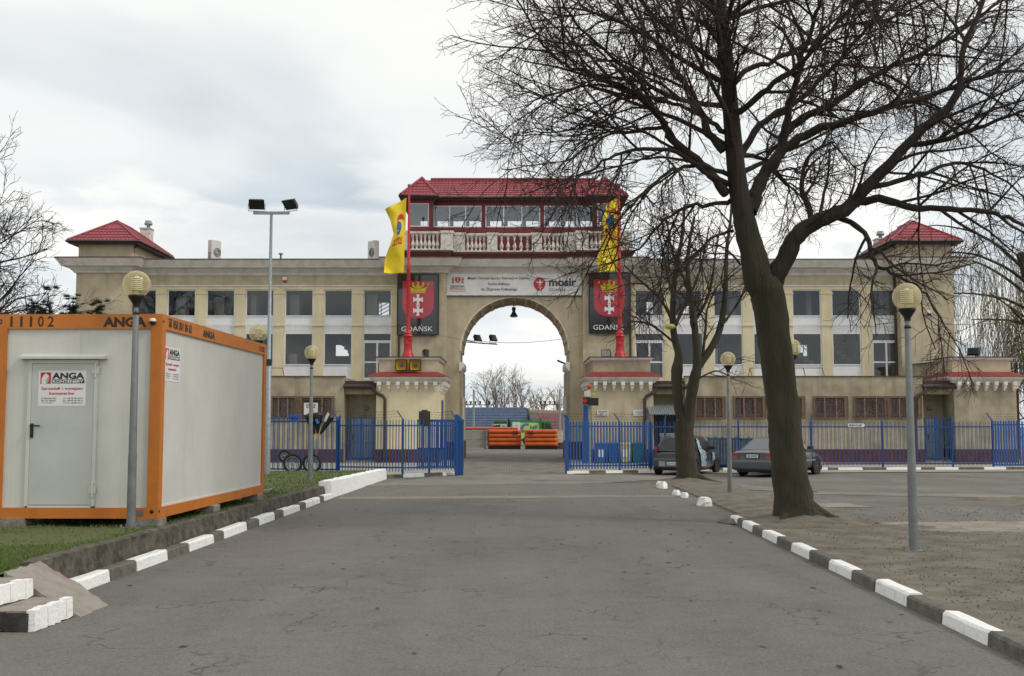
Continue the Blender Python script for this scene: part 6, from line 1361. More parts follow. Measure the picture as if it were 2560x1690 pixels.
# ================================================================== CARS
def car(name, label, cat, loc, rz, W, L, H, prof, paint, plate, hatch):
    """prof: dict of side-profile heights; local +y forward, rear at y=0"""
    t = thing(name, label, cat, loc, rz); hw = W/2
    # lower body: stations (y, half width, z bottom, z belt/deck)
    st = prof['body']; rings = []
    for (y, w_, zb, zt_) in st:
        zm = zb+(zt_-zb)*.45
        rings.append([(0,zb),(w_*.86,zb),(w_*.965,zb+.05),(w_,zm),(w_*.985,zb+(zt_-zb)*.72),(w_*.93,zt_-.03),(w_*.86,zt_),(0,zt_+.015)])
    mb = MB(); k = 8; v = []
    for (y, *_), r in zip(st, rings): v += [(x,y,z) for x,z in r]+[(-x,y,z) for x,z in r[::-1]]
    kk = 16; mb.add(v, [(i*kk+j,(i+1)*kk+j,(i+1)*kk+(j+1)%kk,i*kk+(j+1)%kk) for i in range(len(st)-1) for j in range(kk)],0,True)
    mb.add(v[:kk],[tuple(range(kk))],0); mb.add(v[-kk:],[tuple(range(kk))[::-1]],0); body = LB(mb,'body',paint,t); sm_ = body.modifiers.new('round','SUBSURF'); sm_.levels = sm_.render_levels = 2
    # greenhouse
    g = prof['cabin']  # (y_bottom, y_top, ...) base rectangle and roof rectangle
    (yb0,yb1,wb,zb_), (yt0,yt1,wt,zt_) = g
    base = [(-wb,yb0,zb_),(wb,yb0,zb_),(wb,yb1,zb_),(-wb,yb1,zb_)]; top = [(-wt,yt0,zt_),(wt,yt0,zt_),(wt,yt1,zt_),(-wt,yt1,zt_)]
    def ring(f, ins=0): return [tuple(Vector(base[i])*(1-f)+Vector(top[i])*f) for i in range(4)]
    lo, hi = ring(.04), ring(.93)
    mb = MB(); mb.add(base+top,[(0,1,5,4),(1,2,6,5),(2,3,7,6),(3,0,4,7)]); 
    n = 6; rv = []
    for i in range(n+1):
        for j in range(n+1):
            s, q = i/n, j/n; x = -wt+2*wt*s; y = yt0+(yt1-yt0)*q; rv.append((x, y, zt_+.045*H/1.4*(1-(2*s-1)**4)*(1-(2*q-1)**4)))
    mb.add(rv,[(i*(n+1)+j,(i+1)*(n+1)+j,(i+1)*(n+1)+j+1,i*(n+1)+j+1) for i in range(n) for j in range(n)],0,True); cb = LB(mb,'cabin',paint,t); bv = cb.modifiers.new('edge','BEVEL'); bv.width = .035; bv.segments = 3; bv.limit_method = 'ANGLE'
    CG = M('car_glass',(.03,.035,.04),.05,.05,2,coat=1.0,spec=.8) if not hatch else M('tinted_car_glass',(.02,.022,.026),.12,.3,3,spec=.5)
    def face(a, b, c, d, m0, m1, e=.006):
        """glass panel inset on a cabin side; a,b bottom, c,d top"""
        A, Bv, C, D = map(Vector,(a,b,c,d)); n_ = (Bv-A).cross(D-A).normalized(); f = lambda s, q: (A*(1-s)+Bv*s)*(1-q)+(D*(1-s)+C*s)*q + n_*e
        return [f(m0[0],m1[0]),f(m0[1],m1[0]),f(m0[1]-.02,m1[1]),f(m0[0]+.02,m1[1])]
    mb = MB(); mb.quad(*face(base[0],base[1],top[1],top[0],(.06,.94),(.08,.90))); LB(mb,'rear_window',CG,t)
    mb = MB(); mb.quad(*face(base[2],base[3],top[3],top[2],(.06,.94),(.08,.92))); LB(mb,'windscreen',CG,t)
    for s in (1,-1):
        for (a,b) in prof['side_glass']:
            mb = MB()
            if s > 0: mb.quad(*face(base[1],base[2],top[2],top[1],(a,b),(.08,.90)))
            else: mb.quad(*face(base[3],base[0],top[0],top[3],(1-b,1-a),(.08,.90)))
            LB(mb,'side_window',CG,t)
    # wheels and dark arches
    r = prof['r']
    for y in prof['axles']:
        for s in (1,-1):
            mb = MB(); mb.lathe([(0,hw*.90),(r*1.17,hw*.90),(r*1.17,hw*1.002),(0,hw*1.002)] if s>0 else [(0,-hw*.90),(r*1.17,-hw*.90),(r*1.17,-hw*1.002),(0,-hw*1.002)],(0,y,r*1.06),24,axis='X',sm=False); LB(mb,'wheel_arch',BLACK,t)
            mb = MB(); x0 = s*hw*.80; x1 = s*hw*1.008; mb.lathe([(0,x0),(r*.92,x0),(r,x0+s*.02),(r,x1-s*.02),(r*.93,x1),(r*.66,x1),(r*.64,x1-s*.03),(0,x1-s*.03)],(0,y,r),28,axis='X'); wl_ = LB(mb,'wheel',TYRE,t)
            mb = MB(); xf = x1-s*.012
            for i in range(prof['spokes']):
                a = 2*math.pi*i/prof['spokes']; da = .62/prof['spokes']*2.2
                p = [(r*.10,a-da*1.3),(r*.64,a-da*.55),(r*.64,a+da*.55),(r*.10,a+da*1.3)]; q = [(xf,y+rr*math.cos(t_),r+rr*math.sin(t_)) for rr,t_ in p]; mb.quad(*(q if s>0 else q[::-1]))
            mb.lathe([(r*.62,xf),(r*.68,xf+s*.004),(r*.70,xf-s*.01)],(0,y,r),28,axis='X'); mb.lathe([(0,xf+s*.008),(r*.14,xf+s*.006),(r*.15,xf-s*.01)],(0,y,r),14,axis='X')
            LB(mb,'rim',M('alloy',(.55,.55,.56),.3,.1,5,metal=.6),wl_)
    # bumper, lights, plate
    zb = st[0][2]
    mb = MB(); bh = prof['bumper']; mb.prism([(-.07,bh[0]),(-.09,bh[0]+.06),(-.09,bh[1]-.05),(-.05,bh[1]),(.1,bh[1]),(.1,bh[0])],-hw*.93,hw*.93,0,'X'); bmp = LB(mb,'rear_bumper',prof['bump_mat'],t)
    for s in (1,-1):
        mb = MB(); l = prof['lamp']; x0,x1 = sorted((s*l[0],s*l[1])); mb.box(x0,x1,-.045,.16,l[2],l[3]); LB(mb,'tail_light',M('tail_red',(.28,.01,.016),.15,.15,6,coat=1),t)
    px_, pz_, pw2 = prof['plate']
    mb = MB(); yy = prof['plate_y']; mb.box(px_-pw2*.56,px_+pw2*.56,yy,yy+.02,pz_-.075,pz_+.075,1); mb.box(px_-pw2/2,px_+pw2/2,yy-.012,yy-.001,pz_-.055,pz_+.055,0); mb.text(plate,(px_+.02,yy-.012,pz_),pw2*.82,.075,mi=1,bold=.02,off=.003); mb.box(px_-pw2/2,px_-pw2/2+.035,yy-.014,yy-.0125,pz_-.055,pz_+.055,2)
    LB(mb,'number_plate',[WHITE,INK,M('plate_blue',(.02,.06,.3),.5)],t)
    for s in (1,-1):
        y = prof['mirror']; mb = MB(); x0,x1 = sorted((s*hw*.93,s*(hw+.13))); mb.prism([(y-.05,zb_+.02),(y+.08,zb_+.02),(y+.06,zb_+.15),(y-.05,zb_+.14)],x0,x1,0,'X'); LB(mb,'wing_mirror',DARK if hatch else paint,t)
    for yy in prof['door_lines']:
        mb = MB(); [mb.box(*sorted((s*hw*.985,s*hw*1.001)),yy-.006,yy+.006,st[2][2]+.06,zb_-.03) for s in (1,)]; LB(mb,'door_seam',BLACK,t)
    if not hatch:
        mb = MB(); [mb.box(s*hw-.004 if s>0 else s*hw-.012,s*hw+.012 if s>0 else s*hw+.004,1.2,3.25,.50,.53) for s in (1,-1)]; LB(mb,'rubbing_strip',M('alloy',(.55,.55,.56),.3),t)
        for yy in (2.25,1.35): mb = MB(); mb.box(hw*.985,hw+.02,yy,yy+.16,zb_-.13,zb_-.10); LB(mb,'door_handle',paint,t)
    # dark underside
    mb = MB(); mb.box(-hw*.85,hw*.85,.25,L-.3,.14,zb+.03); LB(mb,'underbody',BLACK,t)
    return t, body
PB = M('car_paint_grey',(.075,.082,.092),.28,.06,2,metal=.55,coat=.8)
P2 = M('car_paint_dark',(.028,.032,.040),.30,.2,2,metal=.3,coat=.8)
car('parked_car','silver-grey saloon car parked behind the thick tree trunk','car',(8.07,37.25,0.004),R(-38),1.68,4.45,1.33,
    dict(body=[(-.02,.70,.36,.80),(.06,.79,.26,.86),(.35,.83,.20,.885),(1.0,.84,.19,.875),(2.2,.84,.19,.86),(3.1,.84,.19,.84),(3.7,.82,.20,.76),(4.2,.74,.22,.64),(4.4,.62,.26,.52)],
    cabin=((.55,3.25,.76,.86),(1.25,2.45,.54,1.29)), side_glass=[(.13,.40),(.43,.72),(.75,.93)], axles=(.88,3.42), r=.295, spokes=10, bumper=(.24,.56), bump_mat=PB, lamp=(.50,.80,.60,.79), plate=(0,.70,.46), plate_y=-.05, mirror=2.75, door_lines=(1.35,2.35,3.05)), PB, 'GD 5345T', False)
hc, hb_ = car('parked_car','small dark hatchback with a pale vinyl picture on its side beside the forked tree','car',(5.62,38.7,0.004),R(-28),1.52,3.2,1.37,
    dict(body=[(-.02,.62,.30,.72),(.05,.72,.24,.84),(.30,.75,.18,.86),(1.0,.76,.17,.85),(1.9,.76,.17,.84),(2.45,.75,.18,.80),(2.9,.68,.20,.66),(3.15,.56,.24,.50)],
    cabin=((.03,2.55,.70,.84),(.42,1.75,.52,1.33)), side_glass=[(.10,.36),(.40,.86)], axles=(.42,2.62), r=.265, spokes=8, bumper=(.22,.58), bump_mat=P2, lamp=(.585,.68,.84,1.00), plate=(0,.40,.44), plate_y=-.115, mirror=1.95, door_lines=(.95,2.0)), P2, 'GA 8135L', True)
mb = MB(); mb.box(-.5,.5,-.098,-.091,.30,.48); LB(mb,'bumper_insert',M('silver_insert',(.30,.31,.31),.4,.1,4),hc)
def vinyl():
    m = bpy.data.materials.new('vinyl_picture'); m.use_nodes = True; t = m.node_tree; b = t.nodes['Principled BSDF']; tcn = N(t,'ShaderNodeTexCoord'); nz = N(t,'ShaderNodeTexNoise'); nz.inputs['Scale'].default_value = 6; nz.inputs['Detail'].default_value = 4; nz.inputs['Distortion'].default_value = 1.5
    t.links.new(tcn.outputs['Object'], nz.inputs['Vector']); t.links.new(ramp(t, nz.outputs['Fac'], [(.36,(.02,.025,.03)),(.44,(.16,.30,.42)),(.52,(.62,.66,.66)),(.60,(.10,.22,.35)),(.68,(.45,.5,.5))]), b.inputs['Base Color']); b.inputs['Roughness'].default_value = .25; return m
mb = MB(); x = .765
mb.add([(x,.75,.30),(x+.003,1.3,.30),(x+.003,1.32,.62),(x-.0,1.22,.80),(.70,1.02,.88),(.60,.98,1.18),(.55,.86,1.30),(.58,.72,1.22),(.69,.70,.90),(x,.66,.72)],[(0,1,2,3,9),(3,4,8,9),(4,5,6,7,8)]); mb.v = [(p[0]+.012,p[1],p[2]) for p in mb.v]
LB(mb,'side_picture',vinyl(),hc)
mb = MB(); mb.add([(x,2.02,.45),(x,2.30,.50),(x-.01,2.26,.72),(x-.02,2.1,.80)],[(0,1,2,3)]); mb.v = [(p[0]+.01,p[1],p[2]) for p in mb.v]; LB(mb,'wing_picture',vinyl(),hc)

# ================================================================== INSIDE THE STADIUM
OR = M('orange_air_fence',(.62,.12,.015),.45,.1,4)
def airfence(px0, px1, Y_, lab, capl):
    x0, x1 = (px0-CXP)*Y_/F, (px1-CXP)*Y_/F; t = thing('air_barrier', lab, 'barrier', ((x0+x1)/2,Y_,0), 0, 'orange inflated barriers')
    z0, z1 = .22, PZ(1074,Y_); n = 4; mb = MB(); hh = (z1-z0)/n; m_ = 24
    prof = []
    for k in range(n):
        for j in range(8): a = -math.pi/2+math.pi*j/8; prof.append((.14+.12*math.cos(a), z0+hh*(k+.5)+hh*.5*math.sin(a)))
    prof.append((.10,z1)); v = []
    for i in range(m_+1):
        s = i/m_; e = min(s,1-s)*14; rr = min(1,e)**.5 if e < 1 else 1; x = x0+(x1-x0)*s
        for d, z in prof: v.append((x, Y_-d*rr*(1+.05*math.sin(s*17+z*3)), z))
        for d, z in prof[::-1]: v.append((x, Y_+.5*rr, z))
    k = 2*len(prof); mb.add(v,[(i*k+j,i*k+(j+1)%k,(i+1)*k+(j+1)%k,(i+1)*k+j) for i in range(m_) for j in range(k)],0,True); mb.add(v[:k],[tuple(range(k))]); mb.add(v[-k:],[tuple(range(k))[::-1]])
    mb.build('air_cushion', OR, t); mb = MB(); mb.box(x0+.05,x1-.05,Y_-.2,Y_+.5,0,z0+.02); mb.build('black_skirt', BLACK, t)
    mb = MB(); xs_ = (x1-.35,x1-.55) if capl else (x0+.35,x0+.55)
    for xx in xs_: mb.box(xx-.03,xx+.03,Y_-.29,Y_-.24,z1-.4,z1-.08)
    mb.build('strap', DARK, t)
YA = 80.0
airfence(1219,1303,YA,'orange inflated barrier on the left of the gap behind the arch',True); airfence(1311,1394,YA-.5,'orange inflated barrier on the right of the gap behind the arch',False)
x0, x1 = (1110-CXP)*YA/F, (1211-CXP)*YA/F; z1 = PZ(1076,YA); t = thing('board_fence','low grey two-board fence left of the orange barriers','fence',((x0+x1)/2,YA,0))
mb = MB(); mb.box(x0-8,x1,YA,YA+.08,.1,z1*.49); mb.box(x0-8,x1,YA,YA+.08,z1*.51,z1); mb.build('boards', M('grey_board',(.38,.37,.32),.8,.1,2), t)
mb = MB(); mb.box(x1,x1+.12,YA-.1,YA+.1,0,z1+.05); mb.box(x1+.16,x1+.22,YA-.2,YA,0,z1); mb.build('end_post', GALV, t)
x0, x1 = (1390-CXP)*YA/F, (1416-CXP)*YA/F+10; t = thing('low_wall','low white wall with a dark base right of the orange barriers','wall',(x0,YA+.6,0)); mb = MB(); mb.box(x0,x1,YA+.6,YA+.9,z1*.34,z1); mb.build('upper_wall', OLDW, t); mb = MB(); mb.box(x0,x1,YA+.58,YA+.92,0,z1*.34); mb.build('base_band', M('violet_grey',(.09,.075,.10),.8), t)
xq = (1150-CXP)*86/F; mb = MB(); mb.tube([(xq-4,86,PZ(1071,86)),(xq+4.5,86,PZ(1071,86))],.10,10); tag(mb.build('air_tube', OR), 'orange inflated tube lying along the far fence', 'barrier')
# green service vehicles
GR = M('vehicle_green',(.02,.22,.07),.35,.1,2,coat=.5); LG = M('lime_panel',(.48,.72,.18),.5,.05,2)
YV = 92.0; X_ = lambda p: (p-CXP)*YV/F; Zv = lambda p: PZ(p,YV)
t = thing('tractor','green tractor cab with a white notice board on its front, left of the lime truck','tractor',(X_(1253),YV,0))
mb = MB(); mb.box(X_(1232),X_(1269),YV,YV+2.2,.5,Zv(1060)); mb.box(X_(1233),X_(1268),YV+.1,YV+2,Zv(1054),Zv(1050.5)); 
for p in (1233,1249,1266.5): mb.box(X_(p),X_(p+1.6),YV+.1,YV+.2,Zv(1061),Zv(1054))
mb.build('body', GR, t); mb = MB(); mb.box(X_(1234),X_(1267),YV+.15,YV+1.9,Zv(1060),Zv(1054)); mb.build('cab_glass', M('cab_dark',(.03,.08,.05),.2,coat=.5), t)
mb = MB(); mb.box(X_(1231),X_(1266.5),YV-.06,YV-.01,Zv(1078),Zv(1060)); mb.text('mosir',(X_(1245.5),YV-.06,Zv(1064.5)),X_(1251.5)-X_(1239),.3,mi=1,bold=.05,off=.01); mb.lathe([(0,-.012),(.13,-.012),(.13,0)],(X_(1235.5),YV-.06,Zv(1065.5)),12,2,axis='Y'); mb.text('GDAN\u0301SK',(X_(1246),YV-.06,Zv(1070)),.35,.08,mi=1,off=.01); mb.quad((X_(1255),YV-.075,Zv(1069)),(X_(1262),YV-.075,Zv(1069)),(X_(1262),YV-.075,Zv(1063)),(X_(1255),YV-.075,Zv(1063)),mi=3); mb.build('notice_board', [OLDW, INK, INKR, M('faded_red',(.45,.25,.22),.6)], t)
for s in (0,1):
    mb = MB(); mb.lathe([(0,0),(.55,0),(.6,.05),(.6,.35),(.55,.4),(0,.4)],(X_(1236)+s*.9-.2,YV+.6,.6),20,axis='X'); mb.build('wheel', TYRE, t)
mb = MB(); mb.tube([(X_(1272),YV+.3,1.0),(X_(1272),YV+.3,Zv(1046))],.07,8); mb.tube([(X_(1275),YV+.3,1.0),(X_(1275),YV+.3,Zv(1052))],.05,8); mb.build('exhaust_stack', DARK, t)
t = thing('tanker_truck','lime and green tank truck with white panels and blue lettering behind the orange barriers','truck',(X_(1325),YV,0))
mb = MB(); mb.box(X_(1279),X_(1350),YV+.2,YV+2.4,.9,Zv(1053)); mb.prism([(X_(1278),Zv(1057)),(X_(1350),Zv(1057)),(X_(1350),Zv(1052.5)),(X_(1292),Zv(1050)),(X_(1278),Zv(1053))],YV+.15,YV+2.3); 
mb.prism([(X_(1348),.7),(X_(1382),.7),(X_(1382),Zv(1068)),(X_(1378),Zv(1058)),(X_(1370),Zv(1052)),(X_(1348),Zv(1052.5))],YV,YV+2.2); mb.build('body', GR, t)
mb = MB(); mb.box(X_(1281),X_(1300.5),YV+.1,YV+.19,.8,Zv(1055.5)); mb.text('mosir',(X_(1292),YV+.1,Zv(1063)),.28,.10,mi=1,bold=.02,off=.01); mb.build('white_panel', [WHITE, INKR], t)
mb = MB(); mb.box(X_(1301),X_(1348),YV+.1,YV+.19,.6,Zv(1057)); 
def ring(cx_, cz_, r0, r1, a0, a1, y, mi):
    n = 22
    for i in range(n):
        a, b = a0+(a1-a0)*i/n, a0+(a1-a0)*(i+1)/n; mb.quad((cx_+r1*1.1*math.cos(a),y,cz_+r1*math.sin(a)),(cx_+r0*math.cos(a),y,cz_+r0*math.sin(a)),(cx_+r0*math.cos(b),y,cz_+r0*math.sin(b)),(cx_+r1*1.1*math.cos(b),y,cz_+r1*math.sin(b)),mi=mi)
ring(X_(1316),Zv(1072),.26,.46,R(60),R(235),YV+.09,1); mb.text('NF',(X_(1334),YV+.1,Zv(1070)),X_(1343.5)-X_(1326),.42,mi=1,bold=.05,off=.012); mb.build('lime_panel', [LG, M('logo_blue',(.10,.20,.36),.5)], t)
mb = MB(); mb.box(X_(1354),X_(1361),YV-.01,YV,Zv(1072),Zv(1057)); mb.prism([(X_(1363),Zv(1072)),(X_(1378),Zv(1072)),(X_(1374),Zv(1059)),(X_(1363),Zv(1058))],YV-.01,YV+.0); mb.build('cab_window', M('car_glass',(.03,.035,.04),.05), t)
for p in (1290,1320,1368): mb = MB(); mb.lathe([(0,0),(.42,0),(.46,.04),(.46,.3),(0,.3)],(X_(p),YV+.1,.46),20,axis='Y'); mb.build('wheel', TYRE, t)
mb = MB(); mb.box(X_(1350.5),X_(1352.5),YV+.4,YV+.5,Zv(1052),Zv(1046)); mb.box(X_(1328),X_(1329.5),YV+.4,YV+.5,Zv(1052),Zv(1049)); mb.build('mirror_arm', DARK, t)
# grandstand: two blocks of wavy seat rows on a stepped bank
CONCS = M('stand_concrete',(.24,.22,.20),.9,.2,1.0)
def stand(xa, xb, Y0, Y1, z0, z1f, rows, mat, mat2, label, slant=0.0):
    t = thing('grandstand', label, 'grandstand', ((xa+xb)/2,Y0,0)); mb = MB()
    for i in range(rows):
        y = Y0+(Y1-Y0)*i/rows; z = z0+(z1f(0)-z0)*i/rows; xo = -slant*i/rows
        mb.box(xa+xo*.3, xb, y, y+(Y1-Y0)/rows, 0 if i==rows-1 or True else 0, z)
    mb.build('terrace', M('stand_riser',(.10,.10,.11),.9,.2,1.0), t)  # terrace coloured dark to paint the shadow gaps between seat rows
    for i in range(rows):
        y = Y0+(Y1-Y0)*i/rows+.25; z = z0+(z1f(0)-z0)*i/rows; a = xa-slant*i/rows*.3+.3; b = xb-.3; n = max(4,int((b-a)/.5)); mb = MB()
        if i % 1 == 0:
            v = []
            for k in range(n*4+1):
                x = a+(b-a)*k/(n*4); c = .07*abs(math.sin(k*math.pi/4)); v += [(x,y,z+.0),(x,y+.02,z+.07+c*.6),(x,y+.40,z+.10+c*.6),(x,y+.45,z+.0)]
            q = n*4+1; mb.add(v,[(k*4+j,(k+1)*4+j,(k+1)*4+j+1,k*4+j+1) for k in range(q-1) for j in (0,2)],1,False); mb.add(v,[(k*4+1,(k+1)*4+1,(k+1)*4+2,k*4+2) for k in range(q-1)],0,False)
        mb.build('seat_row', [mat2, mat], t)
    return t
SB, SB2 = M('seat_blue',(.035,.10,.24),.5,.2,2), M('seat_blue_faded',(.16,.27,.42),.5,.2,2); SR, SR2 = M('seat_red',(.20,.035,.045),.5,.2,2), M('seat_red_faded',(.42,.20,.18),.5,.2,2)  # seat tops coloured paler than the fronts, to draw the row lines
zb_ = PZ(1017,150); stand((1150-CXP)*122/F-4, (1321-CXP)*150/F, 122, 150, .6, lambda s: zb_, 17, SB, SB2, 'blue seating block of the far grandstand seen through the arch', -3.0)
zr_ = PZ(1032,150); stand((1337-CXP)*150/F, 40, 122, 150, .6, lambda s: zr_, 16, SR, SR2, 'dull red seating block of the far grandstand at the right of the arch')
stand(-45, (1146-CXP)*122/F-5.5, 122, 150, .6, lambda s: zb_, 17, SB, SB2, 'blue seating block of the far grandstand hidden left of the arch')
mb = MB(); mb.box((1321-CXP)*150/F,(1337-CXP)*150/F,128,150.2,0,zr_-.2); tag(mb.build('stand_stair', CONCS), 'bare concrete stair between the blue and the red seats', 'stairs')
mb = MB(); mb.box((1321-CXP)*150/F,40,150.3,150.6,0,zr_+.35); tag(mb.build('back_wall', M('tan_wall',(.40,.31,.21),.9)), 'tan wall running behind the red seats', 'wall')
# floodlight rails over the stand
def light_rail(px0, px1, py, lamps, lab, Yr=118):
    t = thing('light_rail', lab, 'light rail', ((px0-CXP)*Yr/F,Yr,0)); mb = MB(); z = PZ(py,Yr); mb.tube([((px0-CXP)*Yr/F,Yr,z),((px1-CXP)*Yr/F,Yr,z)],.05,6); mb.build('beam', DARK, t)
    for p in lamps:
        x = (p-CXP)*Yr/F; mb = MB(); mb.obox((x,Yr,z+.22),(.16,.2,.32),0,0,0,.3); mb.obox((x-.06,Yr-.02,z+.33),(.24,.18,.12)); mb.build('spotlight', BLACK, t)
light_rail(1140,1232,1012,[1165.5,1177.5,1189,1201,1224.5],'dark rail carrying five spotlights above the blue seats'); light_rail(1352,1416,1012,[1352,1363,1375,1386.5],'dark rail carrying four spotlights above the red seats')
def far_lamp(px, py0, py1, lab, d, Yl=112):
    x = (px-CXP)*Yl/F; z1 = PZ(py0,Yl); t = thing('lamp_post', lab, 'street lamp', (x,Yl,0)); mb = MB(); mb.tube([(x,Yl,0),(x,Yl,z1)],[.13,.09],8); mb.build('post', GALV, t)
    mb = MB(); mb.tube([(x,Yl,z1-.1),(x+d*.2,Yl,z1+.1),(x+d*.25,Yl,z1+.2)],.025,6); mb.obox((x+d*.28,Yl,z1+.25),(.25,.12,.07),0,0,0,d*.5); mb.build('lamp_head', GALV, t)
far_lamp(1184.5,974,1080,'tall lamp post in front of the blue seats',-1); far_lamp(1399.5,974,1080,'tall lamp post in front of the red seats',1)
x = (1161-CXP)*160/F; mb = MB(); mb.tube([(x,160,0),(x,160,PZ(945,160))],[.09,.04],6); tag(mb.build('antenna_mast', DARK), 'thin dark mast rising behind the stand at the left of the arch', 'mast')
# right-hand extras: red steel frame behind far gatehouse, distant street lamp on an arm
x = PX(2556,960,57); t = thing('steel_tower','dark red steel lattice frame behind the gatehouse at the right edge','steel frame',(x,58,0)); mb = MB()
for dx in (-.3,.15,.6): mb.box(x+dx-.06,x+dx+.06,57.9,58.05,0,PZ(905+dx*20,58))
for k in range(6): z = .8+.9*k; mb.bar((x-.3,57.95,z),(x+.6,57.95,z+.5),.05,.05)
mb.build('frame', M('oxide_red',(.16,.035,.03),.7,.2,3), t); mb = MB(); mb.bar((x-.1,56.5,PZ(1030,57)),(x+.9,56.5,PZ(1062,57)),.1,.1); mb.build('yellow_brace', M('yellow_plate',(.6,.45,.05),.5), t)
x, z = P(2455,803,75); t = thing('street_lamp','distant street lamp head on a long thin arm right of the corner tower','street lamp',(x,75,z)); mb = MB(); mb.tube([(PX(2385,835,75),75,PZ(835,75)),(x-.1,75,z-.05)],.03,6); mb.build('arm', GALV, t); mb = MB(); mb.obox((x+.2,75,z+.03),(.6,.2,.14),0,0,0,-.35); mb.build('lamp_head', GALV, t)
mb = MB(); mb.tube([P(2385,812,70)[0:1]+(70,)+P(2385,812,70)[1:],P(2700,800,70)[0:1]+(70,)+P(2700,800,70)[1:]],.02,4); tag(mb.build('cable', WIRE), 'thin overhead wire running right from the corner tower', 'cable')
# ================================================================== TREES
BARK = M('dark_bark',(.042,.031,.024),.95,.3,3.5,1.0,16,col2=(.018,.014,.011),stretch=(1,1,.25))
BARKM = M('mossy_bark',(.052,.041,.028),.95,.3,5.0,1.0,22,col2=(.024,.027,.010),spots=.5,stretch=(1,1,.16))
TWIG = M('reddish_twigs',(.050,.028,.023),.9,.2,2)
TWIGG = M('grey_twigs',(.20,.17,.14),.9,.2,2)
WILL = M('willow_twigs',(.23,.19,.095),.9,.2,2)
NEED = M('pine_needles',(.022,.036,.020),.9,.3,3)
class Grow:
    """collects tapering polylines, then writes them as tubes in one go"""
    def __init__(s, seed): s.rg = np.random.default_rng(seed); s.pl = []
    def wander(s, p, d, L, n, bend, grav, r0, r1):
        pts = [np.array(p, float)]; d = np.array(d, float); d /= np.linalg.norm(d); st = L/n
        for i in range(n):
            d = d + s.rg.normal(0, bend, 3); d[2] += grav; d /= np.linalg.norm(d); pts.append(pts[-1]+d*st)
        return np.array(pts), np.linspace(r0, r1, n+1)
    def side(s, d, ang, bias=None):
        d = d/np.linalg.norm(d); r = s.rg.normal(0,1,3); r -= d*np.dot(r,d); r /= np.linalg.norm(r)
        if bias is not None: r = r + bias; r -= d*np.dot(r,d); r /= (np.linalg.norm(r)+1e-9)
        return d*math.cos(ang)+r*math.sin(ang)
    def branch(s, pts, rad, lvl, spec, t0=.15):
        s.pl.append((pts, rad, lvl))
        if lvl >= len(spec): return
        sp = spec[lvl]; seg = np.linalg.norm(np.diff(pts, axis=0), axis=1); cum = np.concatenate([[0], np.cumsum(seg)]); L = cum[-1]
        n = max(1, int(L*(1-t0)/sp['gap'] + s.rg.random()))
        for k in range(n):
            t = (t0+(1-t0)*(k+s.rg.random())/n)*L; i = min(len(seg)-1, int(np.searchsorted(cum, t)-1)); i = max(i,0); f = (t-cum[i])/max(seg[i],1e-6)
            p = pts[i]*(1-f)+pts[i+1]*f; d = pts[i+1]-pts[i]; rr = rad[i]*(1-f)+rad[i+1]*f
            ln = sp['len']*s.rg.uniform(.55,1.15)*(1.05-.5*t/L)
            dd = s.side(d, s.rg.uniform(*sp['ang']), np.array(sp.get('bias',(0,0,0))))
            r0 = min(rr*.7, sp['r']*s.rg.uniform(.8,1.2)); r1 = max(sp.get('rt', r0*.4), .0032)
            q, rq = s.wander(p, dd, ln, sp['n'], sp['bend'], sp['grav'], max(r0,r1), r1); s.branch(q, rq, lvl+1, spec, .12)
    def build(s, name, levels, mat, parent, sides=(10,7,5,4,3,3), lumps=0.0):
        V, FC, SM = [], [], 0; base = 0
        for pts, rad, lvl in s.pl:
            if lvl not in levels: continue
            n = sides[min(lvl,len(sides)-1)]; k = len(pts); tan = np.gradient(pts, axis=0); tan /= np.linalg.norm(tan,axis=1)[:,None]+1e-9
            ref = np.array([0,0,1.]) if abs(tan[0][2]) < .9 else np.array([1.,0,0]); a = np.cross(tan, ref); a /= np.linalg.norm(a,axis=1)[:,None]+1e-9; b = np.cross(a, tan)
            th = np.arange(n)*2*math.pi/n; rr = rad[:,None]*np.ones(n)
            if lumps and lvl == 0: rr = rr*(1+lumps*(np.sin(3*th)[None,:]*.6*np.sin(np.arange(k)*.9)[:,None]+np.sin(5*th+1)[None,:]*.5+s.rg.normal(0,.35,(k,n))))
            ring = pts[:,None,:]+rr[:,:,None]*(a[:,None,:]*np.cos(th)[None,:,None]+b[:,None,:]*np.sin(th)[None,:,None]); V.append(ring.reshape(-1,3))
            i = np.arange(k-1)[:,None]*n; j = np.arange(n)[None,:]; jn = (j+1)%n; q = np.stack([i+j, i+jn, i+n+jn, i+n+j],-1).reshape(-1,4)+base; FC.append(q); base += k*n
        if not V: return None
        V = np.concatenate(V); Q = np.concatenate(FC); o0 = ORG.get(parent.name, Vector((0,0,0))); V = V-np.array(o0)
        me = bpy.data.meshes.new(name); me.vertices.add(len(V)); me.vertices.foreach_set('co', V.ravel()); me.loops.add(Q.size); me.loops.foreach_set('vertex_index', Q.ravel().astype(np.int32))
        me.polygons.add(len(Q)); me.polygons.foreach_set('loop_start', np.arange(0,Q.size,4,dtype=np.int32)); me.polygons.foreach_set('loop_total', np.full(len(Q),4,dtype=np.int32)); me.polygons.foreach_set('use_smooth', np.ones(len(Q),bool))
        me.materials.append(mat); me.update(calc_edges=True); me.validate(); o = bpy.data.objects.new(name, me); COL.objects.link(o); o.parent = parent; return o
